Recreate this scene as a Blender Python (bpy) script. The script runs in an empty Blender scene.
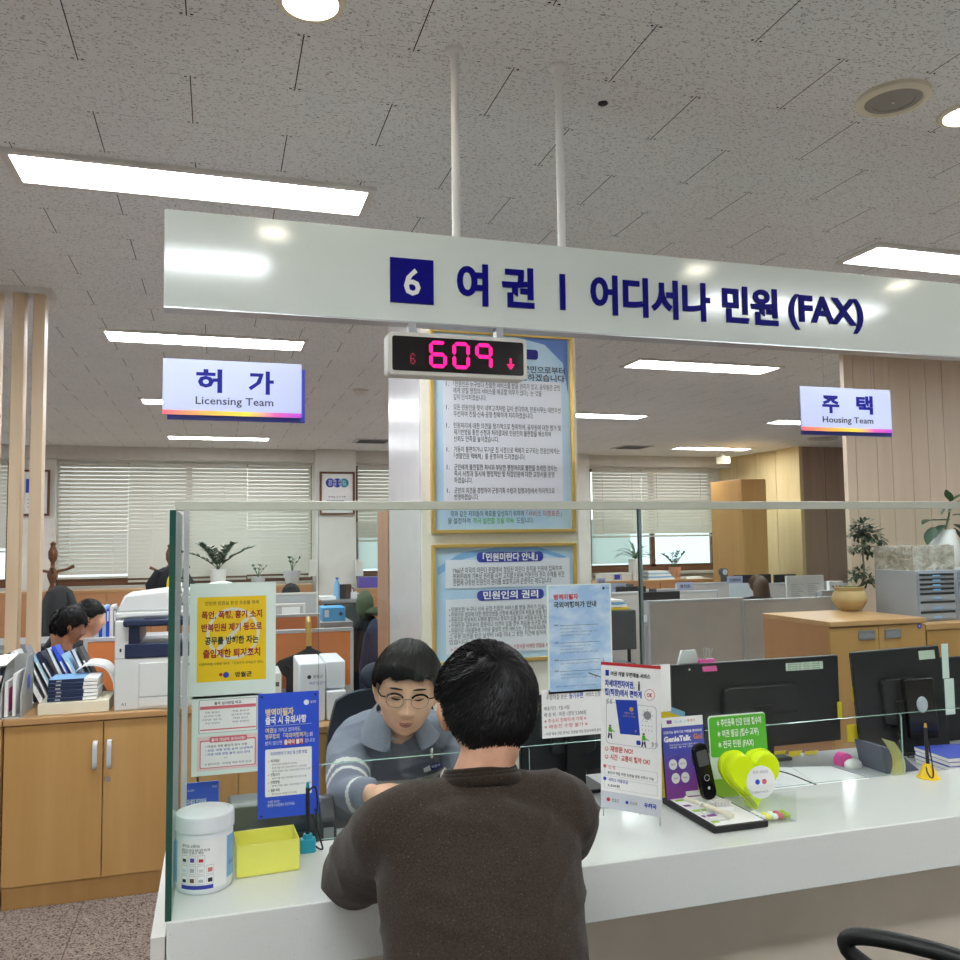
import bpy, math, random
import numpy as np
from mathutils import Vector, Matrix, Euler, noise
random.seed(7); rng = np.random.default_rng(7)
SC = bpy.context.scene; COL = SC.collection
R = math.radians
# ------------------------------------------------------------------ camera
f_px, yaw, pitch, roll = 854.36, R(17.033), R(3.882), R(-.713)
H = 1.5
cy, sy = math.cos(yaw), math.sin(yaw)
cF = Vector((sy*math.cos(pitch), cy*math.cos(pitch), math.sin(pitch)))
r0 = Vector((cy, -sy, 0)); u0 = r0.cross(cF)
cR = math.cos(roll)*r0+math.sin(roll)*u0; cU = -math.sin(roll)*r0+math.cos(roll)*u0
EYE = Vector((0, 0, H))
cam = bpy.data.objects.new('camera', bpy.data.cameras.new('camera')); COL.objects.link(cam)
cam.data.sensor_width = 36; cam.data.lens = 36*f_px/960; cam.data.clip_start = .05; cam.data.clip_end = 200
m3 = Matrix((cR, cU, -cF)).transposed()
cam.matrix_world = Matrix.Translation(EYE) @ m3.to_4x4()
SC.camera = cam
def ray(x, y): return cF+cR*((x-480)/f_px)-cU*((y-480)/f_px)
def PY(x, y, Y): d = ray(x, y); return EYE+d*(Y/d.y)
def PZ(x, y, Z): d = ray(x, y); return EYE+d*((Z-H)/d.z)
def RC(x0, y0, x1, y1, Y):            # a rectangle measured on the photo, standing at depth Y
    a, b = PY(x0, y0, Y), PY(x1, y1, Y); return a.x, b.x, min(a.z, b.z), max(a.z, b.z)
# ------------------------------------------------------------------ materials
def lin(c):
    if isinstance(c, str):
        c = c.lstrip('#'); c = [int(c[i:i+2], 16)/255 for i in (0, 2, 4)]
    return tuple(((v+.055)/1.055)**2.4 if v > .04045 else v/12.92 for v in c)+(1,)
MATS = {}
class NT:
    def __init__(s, name):
        s.m = bpy.data.materials.new(name); s.m.use_nodes = True; s.t = s.m.node_tree; s.t.nodes.clear()
        s.out = s.n('ShaderNodeOutputMaterial')
    def n(s, typ, **k):
        o = s.t.nodes.new(typ)
        for a, b in k.items(): setattr(o, a, b)
        return o
    def l(s, a, b): s.t.links.new(a, b)
    def val(s, sock, v):
        if isinstance(v, bpy.types.NodeSocket): s.l(v, sock)
        else: sock.default_value = v
    def math(s, op, a, b=0, c=0):
        o = s.n('ShaderNodeMath', operation=op); s.val(o.inputs[0], a); s.val(o.inputs[1], b)
        if op in ('MULTIPLY_ADD', 'COMPARE', 'SMOOTH_MIN'): s.val(o.inputs[2], c)
        return o.outputs[0]
    def mix(s, f, a, b):
        o = s.n('ShaderNodeMix', data_type='RGBA'); s.val(o.inputs[0], f); s.val(o.inputs[6], a); s.val(o.inputs[7], b); return o.outputs[2]
    def coords(s, scale=(1, 1, 1), kind='Object'):
        t = s.n('ShaderNodeTexCoord'); mp = s.n('ShaderNodeMapping'); mp.inputs['Scale'].default_value = scale
        s.l(t.outputs[kind], mp.inputs[0]); return mp.outputs[0]
    def noise(s, vec, scale, detail=2, rough=.5):
        o = s.n('ShaderNodeTexNoise'); s.l(vec, o.inputs['Vector']); o.inputs['Scale'].default_value = scale
        o.inputs['Detail'].default_value = detail; o.inputs['Roughness'].default_value = rough; return o.outputs[0]
    def ramp(s, v, lo, hi):
        o = s.n('ShaderNodeMapRange'); s.val(o.inputs[0], v); o.inputs[1].default_value = lo; o.inputs[2].default_value = hi; return o.outputs[0]
    def bsdf(s, color, rough=.5, metal=0, spec=.5, bump=None, bstr=.2, bdist=.002, **k):
        b = s.n('ShaderNodeBsdfPrincipled'); s.val(b.inputs['Base Color'], color); s.val(b.inputs['Roughness'], rough)
        b.inputs['Metallic'].default_value = metal; b.inputs['Specular IOR Level'].default_value = spec
        for a, v in k.items(): s.val(b.inputs[a.replace('_', ' ')], v)
        if bump is not None:
            bn = s.n('ShaderNodeBump'); bn.inputs['Strength'].default_value = bstr; bn.inputs['Distance'].default_value = bdist
            s.l(bump, bn.inputs['Height']); s.l(bn.outputs[0], b.inputs['Normal'])
        s.l(b.outputs[0], s.out.inputs[0]); return b
def mat(name, color='#888888', rough=.5, metal=0, spec=.5, var=.04, scale=8, **k):
    if name in MATS: return MATS[name]
    t = NT(name); c = lin(color)
    n = t.noise(t.coords(), scale, 3)
    f = t.ramp(n, .3, .7)
    d = tuple(v*(1-var) for v in c[:3])+(1,); e = tuple(min(1, v*(1+var)) for v in c[:3])+(1,)
    t.bsdf(t.mix(f, d, e), rough, metal, spec, **k)
    MATS[name] = t.m; return t.m
def emis(name, color, strength):
    t = NT(name); e = t.n('ShaderNodeEmission'); e.inputs[0].default_value = lin(color); e.inputs[1].default_value = strength
    t.l(e.outputs[0], t.out.inputs[0]); MATS[name] = t.m; return t.m
def wood(name, c1, c2, axis='z', scale=6, rough=.45, spec=.4, stretch=.07, plank=0):
    t = NT(name); sc = [1, 1, 1]; sc['xyz'.index(axis)] = stretch
    v = t.coords(tuple(sc)); n = t.noise(v, scale*3, 5, .6); n2 = t.noise(v, scale*.8, 2)
    f = t.math('MULTIPLY_ADD', n, .6, t.math('MULTIPLY', n2, .4))
    t.bsdf(t.mix(t.ramp(f, .35, .65), lin(c1), lin(c2)), rough, 0, spec)
    MATS[name] = t.m; return t.m
def clear_glass(name, tint='#eef7f3', ior=1.45, edge=0):
    t = NT(name); tr = t.n('ShaderNodeBsdfTransparent'); tr.inputs[0].default_value = lin(tint)
    g = t.n('ShaderNodeBsdfGlossy'); g.inputs['Roughness'].default_value = .0
    fr = t.n('ShaderNodeFresnel'); ge = t.n('ShaderNodeNewGeometry'); t.l(t.math('MULTIPLY_ADD', ge.outputs['Backfacing'], 1/ior-ior, ior), fr.inputs[0])
    mx = t.n('ShaderNodeMixShader'); t.l(fr.outputs[0], mx.inputs[0]); t.l(tr.outputs[0], mx.inputs[1]); t.l(g.outputs[0], mx.inputs[2])
    t.l(mx.outputs[0], t.out.inputs[0]); MATS[name] = t.m; return t.m
# ------------------------------------------------------------------ mesh builder
_TC = {}
def text_mesh(s, bold, res=2):
    k = (s, round(bold, 4), res)
    if k not in _TC:
        c = bpy.data.curves.new('t', 'FONT'); c.body = s; c.size = 1; c.resolution_u = res; c.offset = bold; c.fill_mode = 'FRONT'
        o = bpy.data.objects.new('t', c); m = bpy.data.meshes.new_from_object(o)
        v = np.array([q.co[:] for q in m.vertices]).reshape(-1, 3); f = [tuple(p.vertices) for p in m.polygons]
        bpy.data.objects.remove(o); bpy.data.curves.remove(c); bpy.data.meshes.remove(m); _TC[k] = (v, f)
    return _TC[k]
class MB:
    def __init__(s): s.v = []; s.f = []; s.mi = []; s.mats = []; s.c = 0; s.T = None; s.sm = []; s.smooth = False
    def m(s, name):
        mt = MATS[name] if isinstance(name, str) else name
        if mt not in s.mats: s.mats.append(mt)
        s.c = s.mats.index(mt); return s
    def add(s, vs, fs, smooth=None):
        b = len(s.v)
        if s.T is not None: vs = [s.T @ Vector(q) for q in vs]
        s.v += [tuple(q) for q in vs]; s.f += [tuple(i+b for i in q) for q in fs]
        s.mi += [s.c]*len(fs); s.sm += [s.smooth if smooth is None else smooth]*len(fs); return s
    def box(s, x0, x1, y0, y1, z0, z1):
        v = [(x, y, z) for z in (z0, z1) for y in (y0, y1) for x in (x0, x1)]
        return s.add(v, [(0, 2, 3, 1), (4, 5, 7, 6), (0, 1, 5, 4), (2, 6, 7, 3), (0, 4, 6, 2), (1, 3, 7, 5)], False)
    def rect(s, x0, x1, z0, z1, y):                                   # a face looking to -Y
        return s.add([(x0, y, z0), (x1, y, z0), (x1, y, z1), (x0, y, z1)], [(0, 1, 2, 3)], False)
    def flat(s, x0, x1, y0, y1, z): return s.add([(x0, y0, z), (x1, y0, z), (x1, y1, z), (x0, y1, z)], [(0, 1, 2, 3)], False)
    def cyl(s, p0, p1, r0, r1=None, n=16, caps=True):
        p0, p1 = Vector(p0), Vector(p1); r1 = r0 if r1 is None else r1; d = (p1-p0).normalized()
        a = d.orthogonal().normalized(); b = d.cross(a); vs = []
        for p, r in ((p0, r0), (p1, r1)):
            for i in range(n): t = 2*math.pi*i/n; vs.append(p+a*math.cos(t)*r+b*math.sin(t)*r)
        s.add(vs, [(i, (i+1) % n, n+(i+1) % n, n+i) for i in range(n)], True)
        if caps: s.add(vs[:n], [tuple(range(n))[::-1]], False); s.add(vs[n:], [tuple(range(n))], False)
        return s
    def tube(s, pts, r, n=8, closed=False):
        pts = [Vector(p) for p in pts]; k = len(pts); rs = r if isinstance(r, (list, tuple)) else [r]*k
        vs = []; a = None
        for i, p in enumerate(pts):
            d = ((pts[(i+1) % k]-pts[i-1]) if (closed or 0 < i < k-1) else (pts[1]-pts[0] if i == 0 else pts[-1]-pts[-2])).normalized()
            a = d.orthogonal().normalized() if a is None else (a-d*a.dot(d)).normalized()
            b = d.cross(a)
            for j in range(n): t = 2*math.pi*j/n; vs.append(p+(a*math.cos(t)+b*math.sin(t))*rs[i])
        fs = [(i*n+j, i*n+(j+1) % n, ((i+1) % k)*n+(j+1) % n, ((i+1) % k)*n+j) for i in range(k if closed else k-1) for j in range(n)]
        s.add(vs, fs, True)
        if not closed: s.add(vs[:n], [tuple(range(n))[::-1]], False); s.add(vs[-n:], [tuple(range(n))], False)
        return s
    def lathe(s, prof, c=(0, 0, 0), n=32, cap=True, sx=1, sy=1):
        vs = [(c[0]+r*sx*math.cos(2*math.pi*i/n), c[1]+r*sy*math.sin(2*math.pi*i/n), c[2]+z) for r, z in prof for i in range(n)]
        k = len(prof)
        s.add(vs, [(j*n+i, j*n+(i+1) % n, (j+1)*n+(i+1) % n, (j+1)*n+i) for j in range(k-1) for i in range(n)], True)
        if cap: s.add(vs[:n], [tuple(range(n))[::-1]], False); s.add(vs[-n:], [tuple(range(n))], False)
        return s
    def prism(s, poly, d0, d1, plane='xz'):                           # an outline with thickness
        k = len(poly)
        g = {'xz': lambda a, b, d: (a, d, b), 'xy': lambda a, b, d: (a, b, d), 'yz': lambda a, b, d: (d, a, b)}[plane]
        vs = [g(a, b, d0) for a, b in poly]+[g(a, b, d1) for a, b in poly]
        return s.add(vs, [tuple(range(k)), tuple(range(2*k-1, k-1, -1))]+[(i, k+i, k+(i+1) % k, (i+1) % k) for i in range(k)], False)
    def ell(s, c, r, n=20, m=12, rot=None):
        c = Vector(c); vs = []
        for j in range(m+1):
            p = math.pi*j/m
            for i in range(n):
                t = 2*math.pi*i/n; q = Vector((r[0]*math.sin(p)*math.cos(t), r[1]*math.sin(p)*math.sin(t), r[2]*math.cos(p)))
                if rot is not None: q = rot @ q
                vs.append(c+q)
        return s.add(vs, [(j*n+i, (j+1)*n+i, (j+1)*n+(i+1) % n, j*n+(i+1) % n) for j in range(m) for i in range(n)], True)
    def rrect(s, x0, x1, z0, z1, y, r=.01, y1=None, n=5):
        p = []
        for cx, cz, a in ((x1-r, z1-r, 0), (x0+r, z1-r, 90), (x0+r, z0+r, 180), (x1-r, z0+r, 270)):
            for i in range(n+1): t = R(a+90*i/n); p.append((cx+r*math.cos(t), cz+r*math.sin(t)))
        if y1 is None: return s.add([(a, y, b) for a, b in p[::-1]], [tuple(range(len(p)))[::-1]], False)
        return s.prism(p, y, y1)
    def disc(s, cx, cz, r, y, n=20, rz=None):
        rz = rz or r
        return s.add([(cx+r*math.cos(2*math.pi*i/n), y, cz+rz*math.sin(2*math.pi*i/n)) for i in range(n)], [tuple(range(n))], False)
    def text(s, body, x, z, h, y=0, al='l', w=None, bold=.0, depth=0, res=2, plane='xz', sh=0):
        """letters of height h facing -Y; w squeezes or stretches the line to that width"""
        v, f = text_mesh(body, bold, res)
        if not len(v): return s
        v = v.copy(); x0, x1 = v[:, 0].min(), v[:, 0].max(); sc = h/.82; kx = sc if w is None else w/(x1-x0)
        X = (v[:, 0]-x0)*kx; W = (x1-x0)*kx
        X += x-{'l': 0, 'c': W/2, 'r': W}[al]; Z = z+v[:, 1]*sc+X*0
        if plane == 'xz': q = [(a, y, b) for a, b in zip(X, Z)]; back = [(a, y+depth, b) for a, b in zip(X, Z)]
        else: q = [(a, b, y) for a, b in zip(X, Z)]; back = q
        s.add(q, f, False)
        if depth:
            n = len(q); ed = {}
            for p in f:
                for i in range(len(p)): a, b = p[i], p[(i+1) % len(p)]; ed[(a, b)] = 1
            bf = [(b, a, a+n, b+n) for a, b in ed if (b, a) not in ed]
            s.add(q+back, bf, False)
        return s
    def build(s, name, parent=None, world=True, bevel=0, seg=2, m=None, kind=None, solid=None):
        me = bpy.data.meshes.new(name)
        v = np.array(s.v, dtype=float).reshape(-1, 3); loc = Vector((0, 0, 0))
        if parent is not None:
            if world:
                p = parent
                while p is not None: loc += p.location; p = p.parent
        elif world:
            loc = Vector(((v[:, 0].min()+v[:, 0].max())/2, (v[:, 1].min()+v[:, 1].max())/2, v[:, 2].min()))
        v = v-np.array(loc)
        me.from_pydata(v.tolist(), [], s.f)
        for q in (s.mats or [MATS['white']]): me.materials.append(q)
        me.polygons.foreach_set('material_index', s.mi); me.polygons.foreach_set('use_smooth', s.sm)
        me.update(); me.set_sharp_from_angle(angle=R(42))
        o = bpy.data.objects.new(name, me); COL.objects.link(o)
        if parent is not None: o.parent = parent
        elif world: o.location = loc
        if bevel:
            b = o.modifiers.new('bevel', 'BEVEL'); b.width = bevel; b.segments = seg; b.limit_method = 'ANGLE'; b.angle_limit = R(35)
        if kind: o['kind'] = kind
        return o
def tag(o, label, cat, group=None):
    o['label'] = label; o['category'] = cat
    if group: o['group'] = group
    return o
def thing(name, label, cat, loc=(0, 0, 0), rot=(0, 0, 0), group=None):
    o = bpy.data.objects.new(name, None); COL.objects.link(o); o.location = loc
    o.rotation_euler = (0, 0, rot) if isinstance(rot, (int, float)) else rot
    o.empty_display_size = .05
    return tag(o, label, cat, group)
def copy_tree(o, parent=None):
    c = o.copy(); COL.objects.link(c)
    if parent is not None: c.parent = parent
    for ch in list(o.children): copy_tree(ch, c)
    return c
def struct(o): o['kind'] = 'structure'; return o
def B(mt, *box): return MB().m(mt).box(*box)
def catmull(pts, n):
    pts = [np.array(p, float) for p in pts]; P = [2*pts[0]-pts[1]]+pts+[2*pts[-1]-pts[-2]]; out = []
    for i in range(1, len(P)-2):
        for j in range(n):
            t = j/n; a, b, c, d = P[i-1:i+3]
            out.append(.5*((2*b)+(-a+c)*t+(2*a-5*b+4*c-d)*t*t+(-a+3*b-3*c+d)*t**3))
    out.append(pts[-1]); return out
# ------------------------------------------------------------------ palette
for n, c, r in [('white', '#e6e6e4', .5), ('paper', '#f2f2f0', .7), ('off_white', '#d8d6cf', .55), ('cream', '#e3ddc6', .6), ('black', '#141416', .5),
                ('black_gloss', '#101114', .15), ('dark_plastic', '#1d1f22', .45), ('grey', '#8b8d90', .6), ('light_grey', '#b9babd', .55),
                ('dark_grey', '#44464a', .6), ('navy', '#1c2748', .4), ('sign_blue', '#0a087c', .45), ('blue', '#2f55d4', .4), ('blue_deep', '#1b3fae', .5), ('ink', '#23252c', .6),
                ('ink_soft', '#5b606c', .7), ('red', '#c4232b', .5), ('pink_red', '#d9707a', .6), ('yellow', '#f2ca10', .5), ('neon', '#e9e86a', .45), ('green', '#57b52f', .45),
                ('lime', '#a8d04a', .5), ('purple', '#5a49a8', .4), ('violet', '#8c3f9e', .4), ('light_blue', '#a9cfe9', .55), ('sky_blue', '#7fb2e0', .5), ('pale_blue', '#d8e4ec', .6),
                ('orange', '#d98247', .8), ('teal', '#1b93ad', .35), ('pink', '#e0479c', .4), ('gold', '#c9a24a', .35), ('brown', '#6b4630', .5), ('dark_brown', '#4a2c1e', .35),
                ('leaf', '#39592f', .5), ('leaf_dark', '#2b4632', .5), ('leaf_light', '#7f9c55', .5), ('terracotta', '#c08a68', .7), ('pot_tan', '#b59c6c', .75), ('skin', '#d3a284', .5),
                ('skin_warm', '#b97f63', .5), ('lips', '#b9776b', .45), ('steel', '#c9ccd0', .3), ('partition_grey', '#c2bcb8', .9), ('sticker', '#d7e2d0', .6), ('manila', '#d0c89a', .7),
                ('tape_yellow', '#f0d51a', .5), ('coat_black', '#17191e', .9), ('coat_grey', '#3a3c3d', .9), ('stone', '#b8b4ab', .6), ('pale_green', '#e2efe7', .5), ('hair_brown', '#4a3626', .6)]:
    mat(n, c, r)
mat('sign_letter', '#0b0780', .5, 0, .12); mat('gold_metal', '#dcb866', .3, .55); mat('team_letter', '#14176e', .5, 0, .15); mat('chrome', '#d5d7da', .2, 1.0); mat('alu', '#b9bcc0', .35, .9); mat('rail_metal', '#cdd1c2', .3, .35)
# ================================================================== THE ROOM
CZ = 2.86
def ceiling_mat():
    t = NT('ceiling_tile'); tc = t.n('ShaderNodeTexCoord'); sp = t.n('ShaderNodeSeparateXYZ'); t.l(tc.outputs['Object'], sp.inputs[0])
    x, y = sp.outputs[0], sp.outputs[1]
    ry = t.math('DIVIDE', t.math('SUBTRACT', y, 2.252), .3); row = t.math('FLOOR', ry)
    odd = t.math('FLOORED_MODULO', row, 2)
    fx = t.math('FRACT', t.math('DIVIDE', t.math('ADD', t.math('ADD', x, .39), t.math('MULTIPLY', odd, .3)), .6))
    dx = t.math('MULTIPLY', t.math('MINIMUM', fx, t.math('SUBTRACT', 1, fx)), .6)
    fy = t.math('FRACT', ry); dy = t.math('MULTIPLY', t.math('MINIMUM', fy, t.math('SUBTRACT', 1, fy)), .3)
    jx = t.math('LESS_THAN', dx, .0016); jy = t.math('LESS_THAN', dy, .0009)
    hole = t.math('MULTIPLY', t.math('LESS_THAN', t.math('ABSOLUTE', t.math('SUBTRACT', dx, .013)), .004), t.math('LESS_THAN', t.math('ABSOLUTE', t.math('SUBTRACT', dy, .008)), .003))
    v = t.coords((1, 1.9, 1)); n1 = t.noise(v, 46, 2, .55); n2 = t.noise(t.coords((1, 2.2, 1)), 70, 1)
    worm = t.math('MULTIPLY', t.math('LESS_THAN', t.math('ABSOLUTE', t.math('SUBTRACT', n1, .5)), .024), t.math('GREATER_THAN', n2, .52))
    pits = t.math('GREATER_THAN', t.noise(t.coords(), 260, 1), .74)
    base = t.mix(t.ramp(t.noise(t.coords((.4, .4, 1)), 2, 2), .3, .7), lin('#e1e3e1'), lin('#e9ebe9'))
    c = t.mix(t.math('MULTIPLY', worm, .72), base, lin('#6c625c'))
    c = t.mix(t.math('MULTIPLY', pits, .4), c, lin('#6c625c'))
    c = t.mix(t.math('MULTIPLY', jy, .35), c, lin('#5a5049')); c = t.mix(t.math('MAXIMUM', jx, hole), c, lin('#1c1715'))
    t.bsdf(c, .9, 0, .2); return t.m
MATS['ceiling'] = ceiling_mat()
def floor_mat():
    t = NT('granite_floor'); tc = t.n('ShaderNodeTexCoord'); sp = t.n('ShaderNodeSeparateXYZ'); t.l(tc.outputs['Object'], sp.inputs[0])
    d = []
    for s, o in ((sp.outputs[0], .53), (sp.outputs[1], -3.5)):
        f = t.math('FRACT', t.math('DIVIDE', t.math('ADD', s, o), .6)); d.append(t.math('MULTIPLY', t.math('MINIMUM', f, t.math('SUBTRACT', 1, f)), .6))
    j = t.math('LESS_THAN', t.math('MINIMUM', *d), .002)
    vo = t.n('ShaderNodeTexVoronoi'); vo.inputs['Scale'].default_value = 170; t.l(t.coords(), vo.inputs[0])
    sep = t.n('ShaderNodeSeparateColor'); t.l(vo.outputs['Color'], sep.inputs[0])
    c = t.mix(sep.outputs[0], lin('#766a64'), lin('#b3a69f')); c = t.mix(t.math('GREATER_THAN', sep.outputs[1], .82), c, lin('#3a302e'))
    c = t.mix(t.math('MULTIPLY', j, .8), c, lin('#3a302c')); t.bsdf(c, .35, 0, .4); return t.m
MATS['floor'] = floor_mat()
def counter_mat():
    t = NT('quartz_counter'); v = t.coords(); a = t.math('GREATER_THAN', t.noise(v, 420, 1), .73); b = t.math('GREATER_THAN', t.noise(v, 300, 1), .76)
    c = t.mix(t.math('MULTIPLY', a, .45), lin('#dfe3de'), lin('#a59f92')); c = t.mix(t.math('MULTIPLY', b, .6), c, lin('#f4f5f4'))
    t.bsdf(c, .13, 0, .5); return t.m
MATS['quartz'] = counter_mat()
mat('wall_paint', '#cfcbc3', .8); mat('wall_white', '#dcd9d2', .75, var=.03); mat('pillar_paint', '#ece8dc', .6, var=.03)
wood('slat_wood', '#d6bd9c', '#e6d2b4', 'z', 5); wood('maple', '#b98d52', '#c79d62', 'z', 4); wood('maple_top', '#b48a5a', '#c49c6c', 'x', 4, .3)
wood('panel_light', '#cdb684', '#d9c596', 'z', 4); wood('panel_dark', '#a08774', '#b09683', 'z', 4); wood('panel_pink', '#d6c3ac', '#e2d1bc', 'z', 3)
wood('credenza', '#b07d55', '#bd8a60', 'x', 4); wood('oak', '#b58a50', '#c1985f', 'z', 4); wood('oak_side', '#ad7b52', '#b8875e', 'z', 4); wood('dark_wood', '#5e3d27', '#734c32', 'x', 5)
wood('kiosk_wood', '#a87e62', '#b58b6d', 'z', 4)
struct(MB().m('floor').box(-7, 11, -7, 13.9, -.1, 0).build('floor', world=False))
struct(MB().m('ceiling').box(-7, 11, -7, 13.9, CZ, CZ+.1).build('ceiling', world=False))
struct(B('wall_paint', -7.1, -7, -7, 13.9, 0, CZ).build('wall_left', world=False))
struct(B('wall_paint', -7, 11, -7.1, -7, 0, CZ).build('wall_front', world=False))
struct(B('wall_paint', 11, 11.1, -7, 11.2, 0, CZ).build('wall_right', world=False))
# back wall: a wall with three window openings and a bulkhead above
WY = 13.4
zs = PY(150, 583, WY).z; zt = PY(150, 463, WY).z; zb = PY(150, 451, WY).z
wins = [(-5.2, PY(9, 500, WY).x), (PY(55, 500, WY).x, PY(312, 500, WY).x), (PY(356, 500, WY).x, PY(405, 500, WY).x+.5), (PY(590, 500, WY).x, PY(714, 500, WY).x)]
wb = MB().m('wall_white'); xs = [-7]+[q for w in wins for q in w]+[8.75]
wb.box(-7, 8.75, WY, WY+.2, 0, zs); wb.box(-7, 8.75, WY, WY+.2, zt, CZ)
for i in range(0, len(xs), 2): wb.box(xs[i], xs[i+1], WY, WY+.2, zs, zt)
struct(wb.build('wall_back', world=False))
struct(B('wall_paint', -7, 8.7, WY-.35, WY, zt+.02, CZ).build('trim_1', world=False))
cx0, cx1 = PY(316, 500, 12.9).x, PY(356, 500, 12.9).x
struct(B('wall_white', cx0, cx1, 12.9, WY, 0, CZ).build('trim_2', world=False))
struct(B('wall_white', PY(12, 500, 13.2).x, PY(55, 500, 13.2).x, 13.2, WY, 0, CZ).build('trim_3', world=False))
struct(B('wall_white', PY(572, 500, 12.9).x, PY(590, 500, 12.9).x, 12.9, WY, 0, CZ).build('trim_4', world=False))
# windows: dark wooden frames with glass
clear_glass('window_glass', '#f2f8f6')
for k, (a, b) in enumerate(wins):
    fr = MB().m('dark_wood'); n = max(1, round((b-a)/1.5))
    for i in range(n+1): x = a+(b-a)*i/n; fr.box(x-.04, x+.04, WY+.06, WY+.12, zs, zt)
    fr.box(a, b, WY+.06, WY+.12, zs, zs+.1); fr.box(a, b, WY+.06, WY+.12, zt-.05, zt)
    w = struct(fr.build('window_%d' % (k+1), world=False)); w['label'] = 'dark wooden window frame'
    B('window_glass', a, b, WY+.085, WY+.091, zs+.1, zt-.05).build('window_glass', w)
    sill = B('stone', a-.03, b+.03, WY-.22, WY+.06, zs-.06, zs-.02); sill.m('dark_wood').box(a-.03, b+.03, WY-.02, WY+.06, zs-.02, zs+.06).build('window_sill', w)
# outside
tag(B('pale_blue', -30, 40, 34, 36, -2, 1.9).build('building'), 'pale blue building seen outside below the raised blinds', 'building')
tag(B('off_white', -40, 60, 14.5, 60, -1.5, -1.4).build('paving'), 'pale ground outside the windows', 'ground'); bpy.data.objects['paving']['kind'] = 'structure'
# blinds
def slats(mb, a, b, z0, z1, y, pitch=.056):
    n = round((z1-z0-.02)/pitch); pitch = (z1-z0-.02)/n
    for i in range(n):
        z = z1-.02-i*pitch; dz = .0264; dy = .012
        mb.add([(a, y-dy, z-dz), (b, y-dy, z-dz), (b, y, z+.004), (a, y, z+.004), (b, y+dy, z+dz), (a, y+dy, z+dz)], [(0, 1, 2, 3), (3, 2, 4, 5)], True)
def blind_m():
    t = NT('blind_slat'); c = lin('#cac4b7'); b = t.n('ShaderNodeBsdfPrincipled'); b.inputs['Base Color'].default_value = c; b.inputs['Roughness'].default_value = .5
    tr = t.n('ShaderNodeBsdfTranslucent'); tr.inputs[0].default_value = c; mx = t.n('ShaderNodeMixShader'); mx.inputs[0].default_value = .13
    t.l(b.outputs[0], mx.inputs[1]); t.l(tr.outputs[0], mx.inputs[2]); t.l(mx.outputs[0], t.out.inputs[0]); return t.m
MATS['blind'] = blind_m()
def blind(a, b, z0, label, group=None):
    t = thing('window_blind', label, 'blind', ((a+b)/2, WY-.05, z0), group=group)
    m = MB().m('blind'); slats(m, a+.002, b-.002, z0+.02, zt-.03, WY-.05); m.build('slats', t)
    B('off_white', a+.01, b-.01, WY-.07, WY-.03, zt-.04, zt).build('head_rail', t)
    B('blind', a+.01, b-.01, WY-.065, WY-.035, z0-.01, z0+.02).build('bottom_rail', t)
    for fx in (.2, .8): c = MB().m('off_white').cyl((a+(b-a)*fx, WY-.068, z0), (a+(b-a)*fx, WY-.068, zt-.03), .003, n=5); c.build('cord', t)
X = lambda px, Y=WY: PY(px, 500, Y).x
zlo = lambda y: PY(300, y, WY).z
blind(X(57), X(128.8), PY(90, 578, WY).z, 'lowered slatted blind, leftmost panel of the wide window, beside the wooden posts')
blind(X(128.8), X(247.2), PY(190, 580, WY).z, 'lowered slatted blind, widest panel of the wide window behind the yellow poster')
blind(X(247.2), X(311), PY(280, 577, WY).z, 'lowered slatted blind, panel of the wide window next to the white column')
blind(X(357), X(404), PY(372, 541, WY).z, 'half raised slatted blind between white column and poster pillar')
blind(X(591), X(640.2), PY(615, 537, WY).z, 'half raised slatted blind over frosted pane right of the pillar')
blind(X(640.2), X(713), PY(676, 536, WY).z, 'half raised slatted blind beside the light wood cabinet')
blind(X(-30), X(8), PY(5, 552, WY).z, 'slatted blind at the left edge of the photo behind the posts')
# frosted lower panes
mat('frosted', '#dfeee6', .3); 
for a, b, y0, y1 in ((357, 404, 541, 569), (592, 631, 537, 564)):
    t = NT('frosted_film'); tl = t.n('ShaderNodeBsdfTranslucent'); tl.inputs[0].default_value = lin('#d8dcda'); t.l(tl.outputs[0], t.out.inputs[0]); MATS['film'] = t.m
    o = B('film', X(a), X(b), WY+.05, WY+.055, PY(a, y1, WY).z, PY(a, y0, WY).z+.3).build('window_film'); tag(o, 'frosted pane %s the poster pillar' % ('left of' if a < 400 else 'right of'), 'window film')
# right side of the room: light panels along a side wall, dark panels, slatted wood wall
def grooved(name, mt, x0, x1, y0, y1, n, axis):
    m = MB().m(mt); g = .012
    for i in range(n):
        if axis == 'x': a = x0+(x1-x0)*i/n; b = x0+(x1-x0)*(i+1)/n; m.box(a+g/2, b-g/2, y0, y0+.05, 0, CZ)
        else: a = y0+(y1-y0)*i/n; b = y0+(y1-y0)*(i+1)/n; m.box(x0, x0+.05, a+g/2, b-g/2, 0, CZ)
    if axis == 'x': m.box(x0, x1, y0+.03, y1, 0, CZ)
    else: m.box(x0+.03, x1, y0, y1, 0, CZ)
    return struct(m.build(name, world=False))
grooved('wall_side_light', 'panel_light', 8.62, 8.75, 11.25, 13.4, 4, 'y')
grooved('wall_side_dark', 'panel_dark', 8.62, 11, 11.2, 11.35, 5, 'x')
struct(B('panel_light', 8.6, 8.66, 11.17, 11.4, 0, CZ).build('trim_6', world=False))
m = MB().m('panel_pink'); x = PY(845, 500, 5.29).x; xe = x+3.2; k = 0
m.box(x, xe, 5.27, 5.29, 0, CZ)
while x < xe:
    w = .083+.018*math.sin(k*1.3); m.box(x, x+w-.0022, 5.25-.003*(k % 2), 5.275, 0, CZ); x += w; k += 1
struct(m.build('wall_slatted', world=False))
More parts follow.
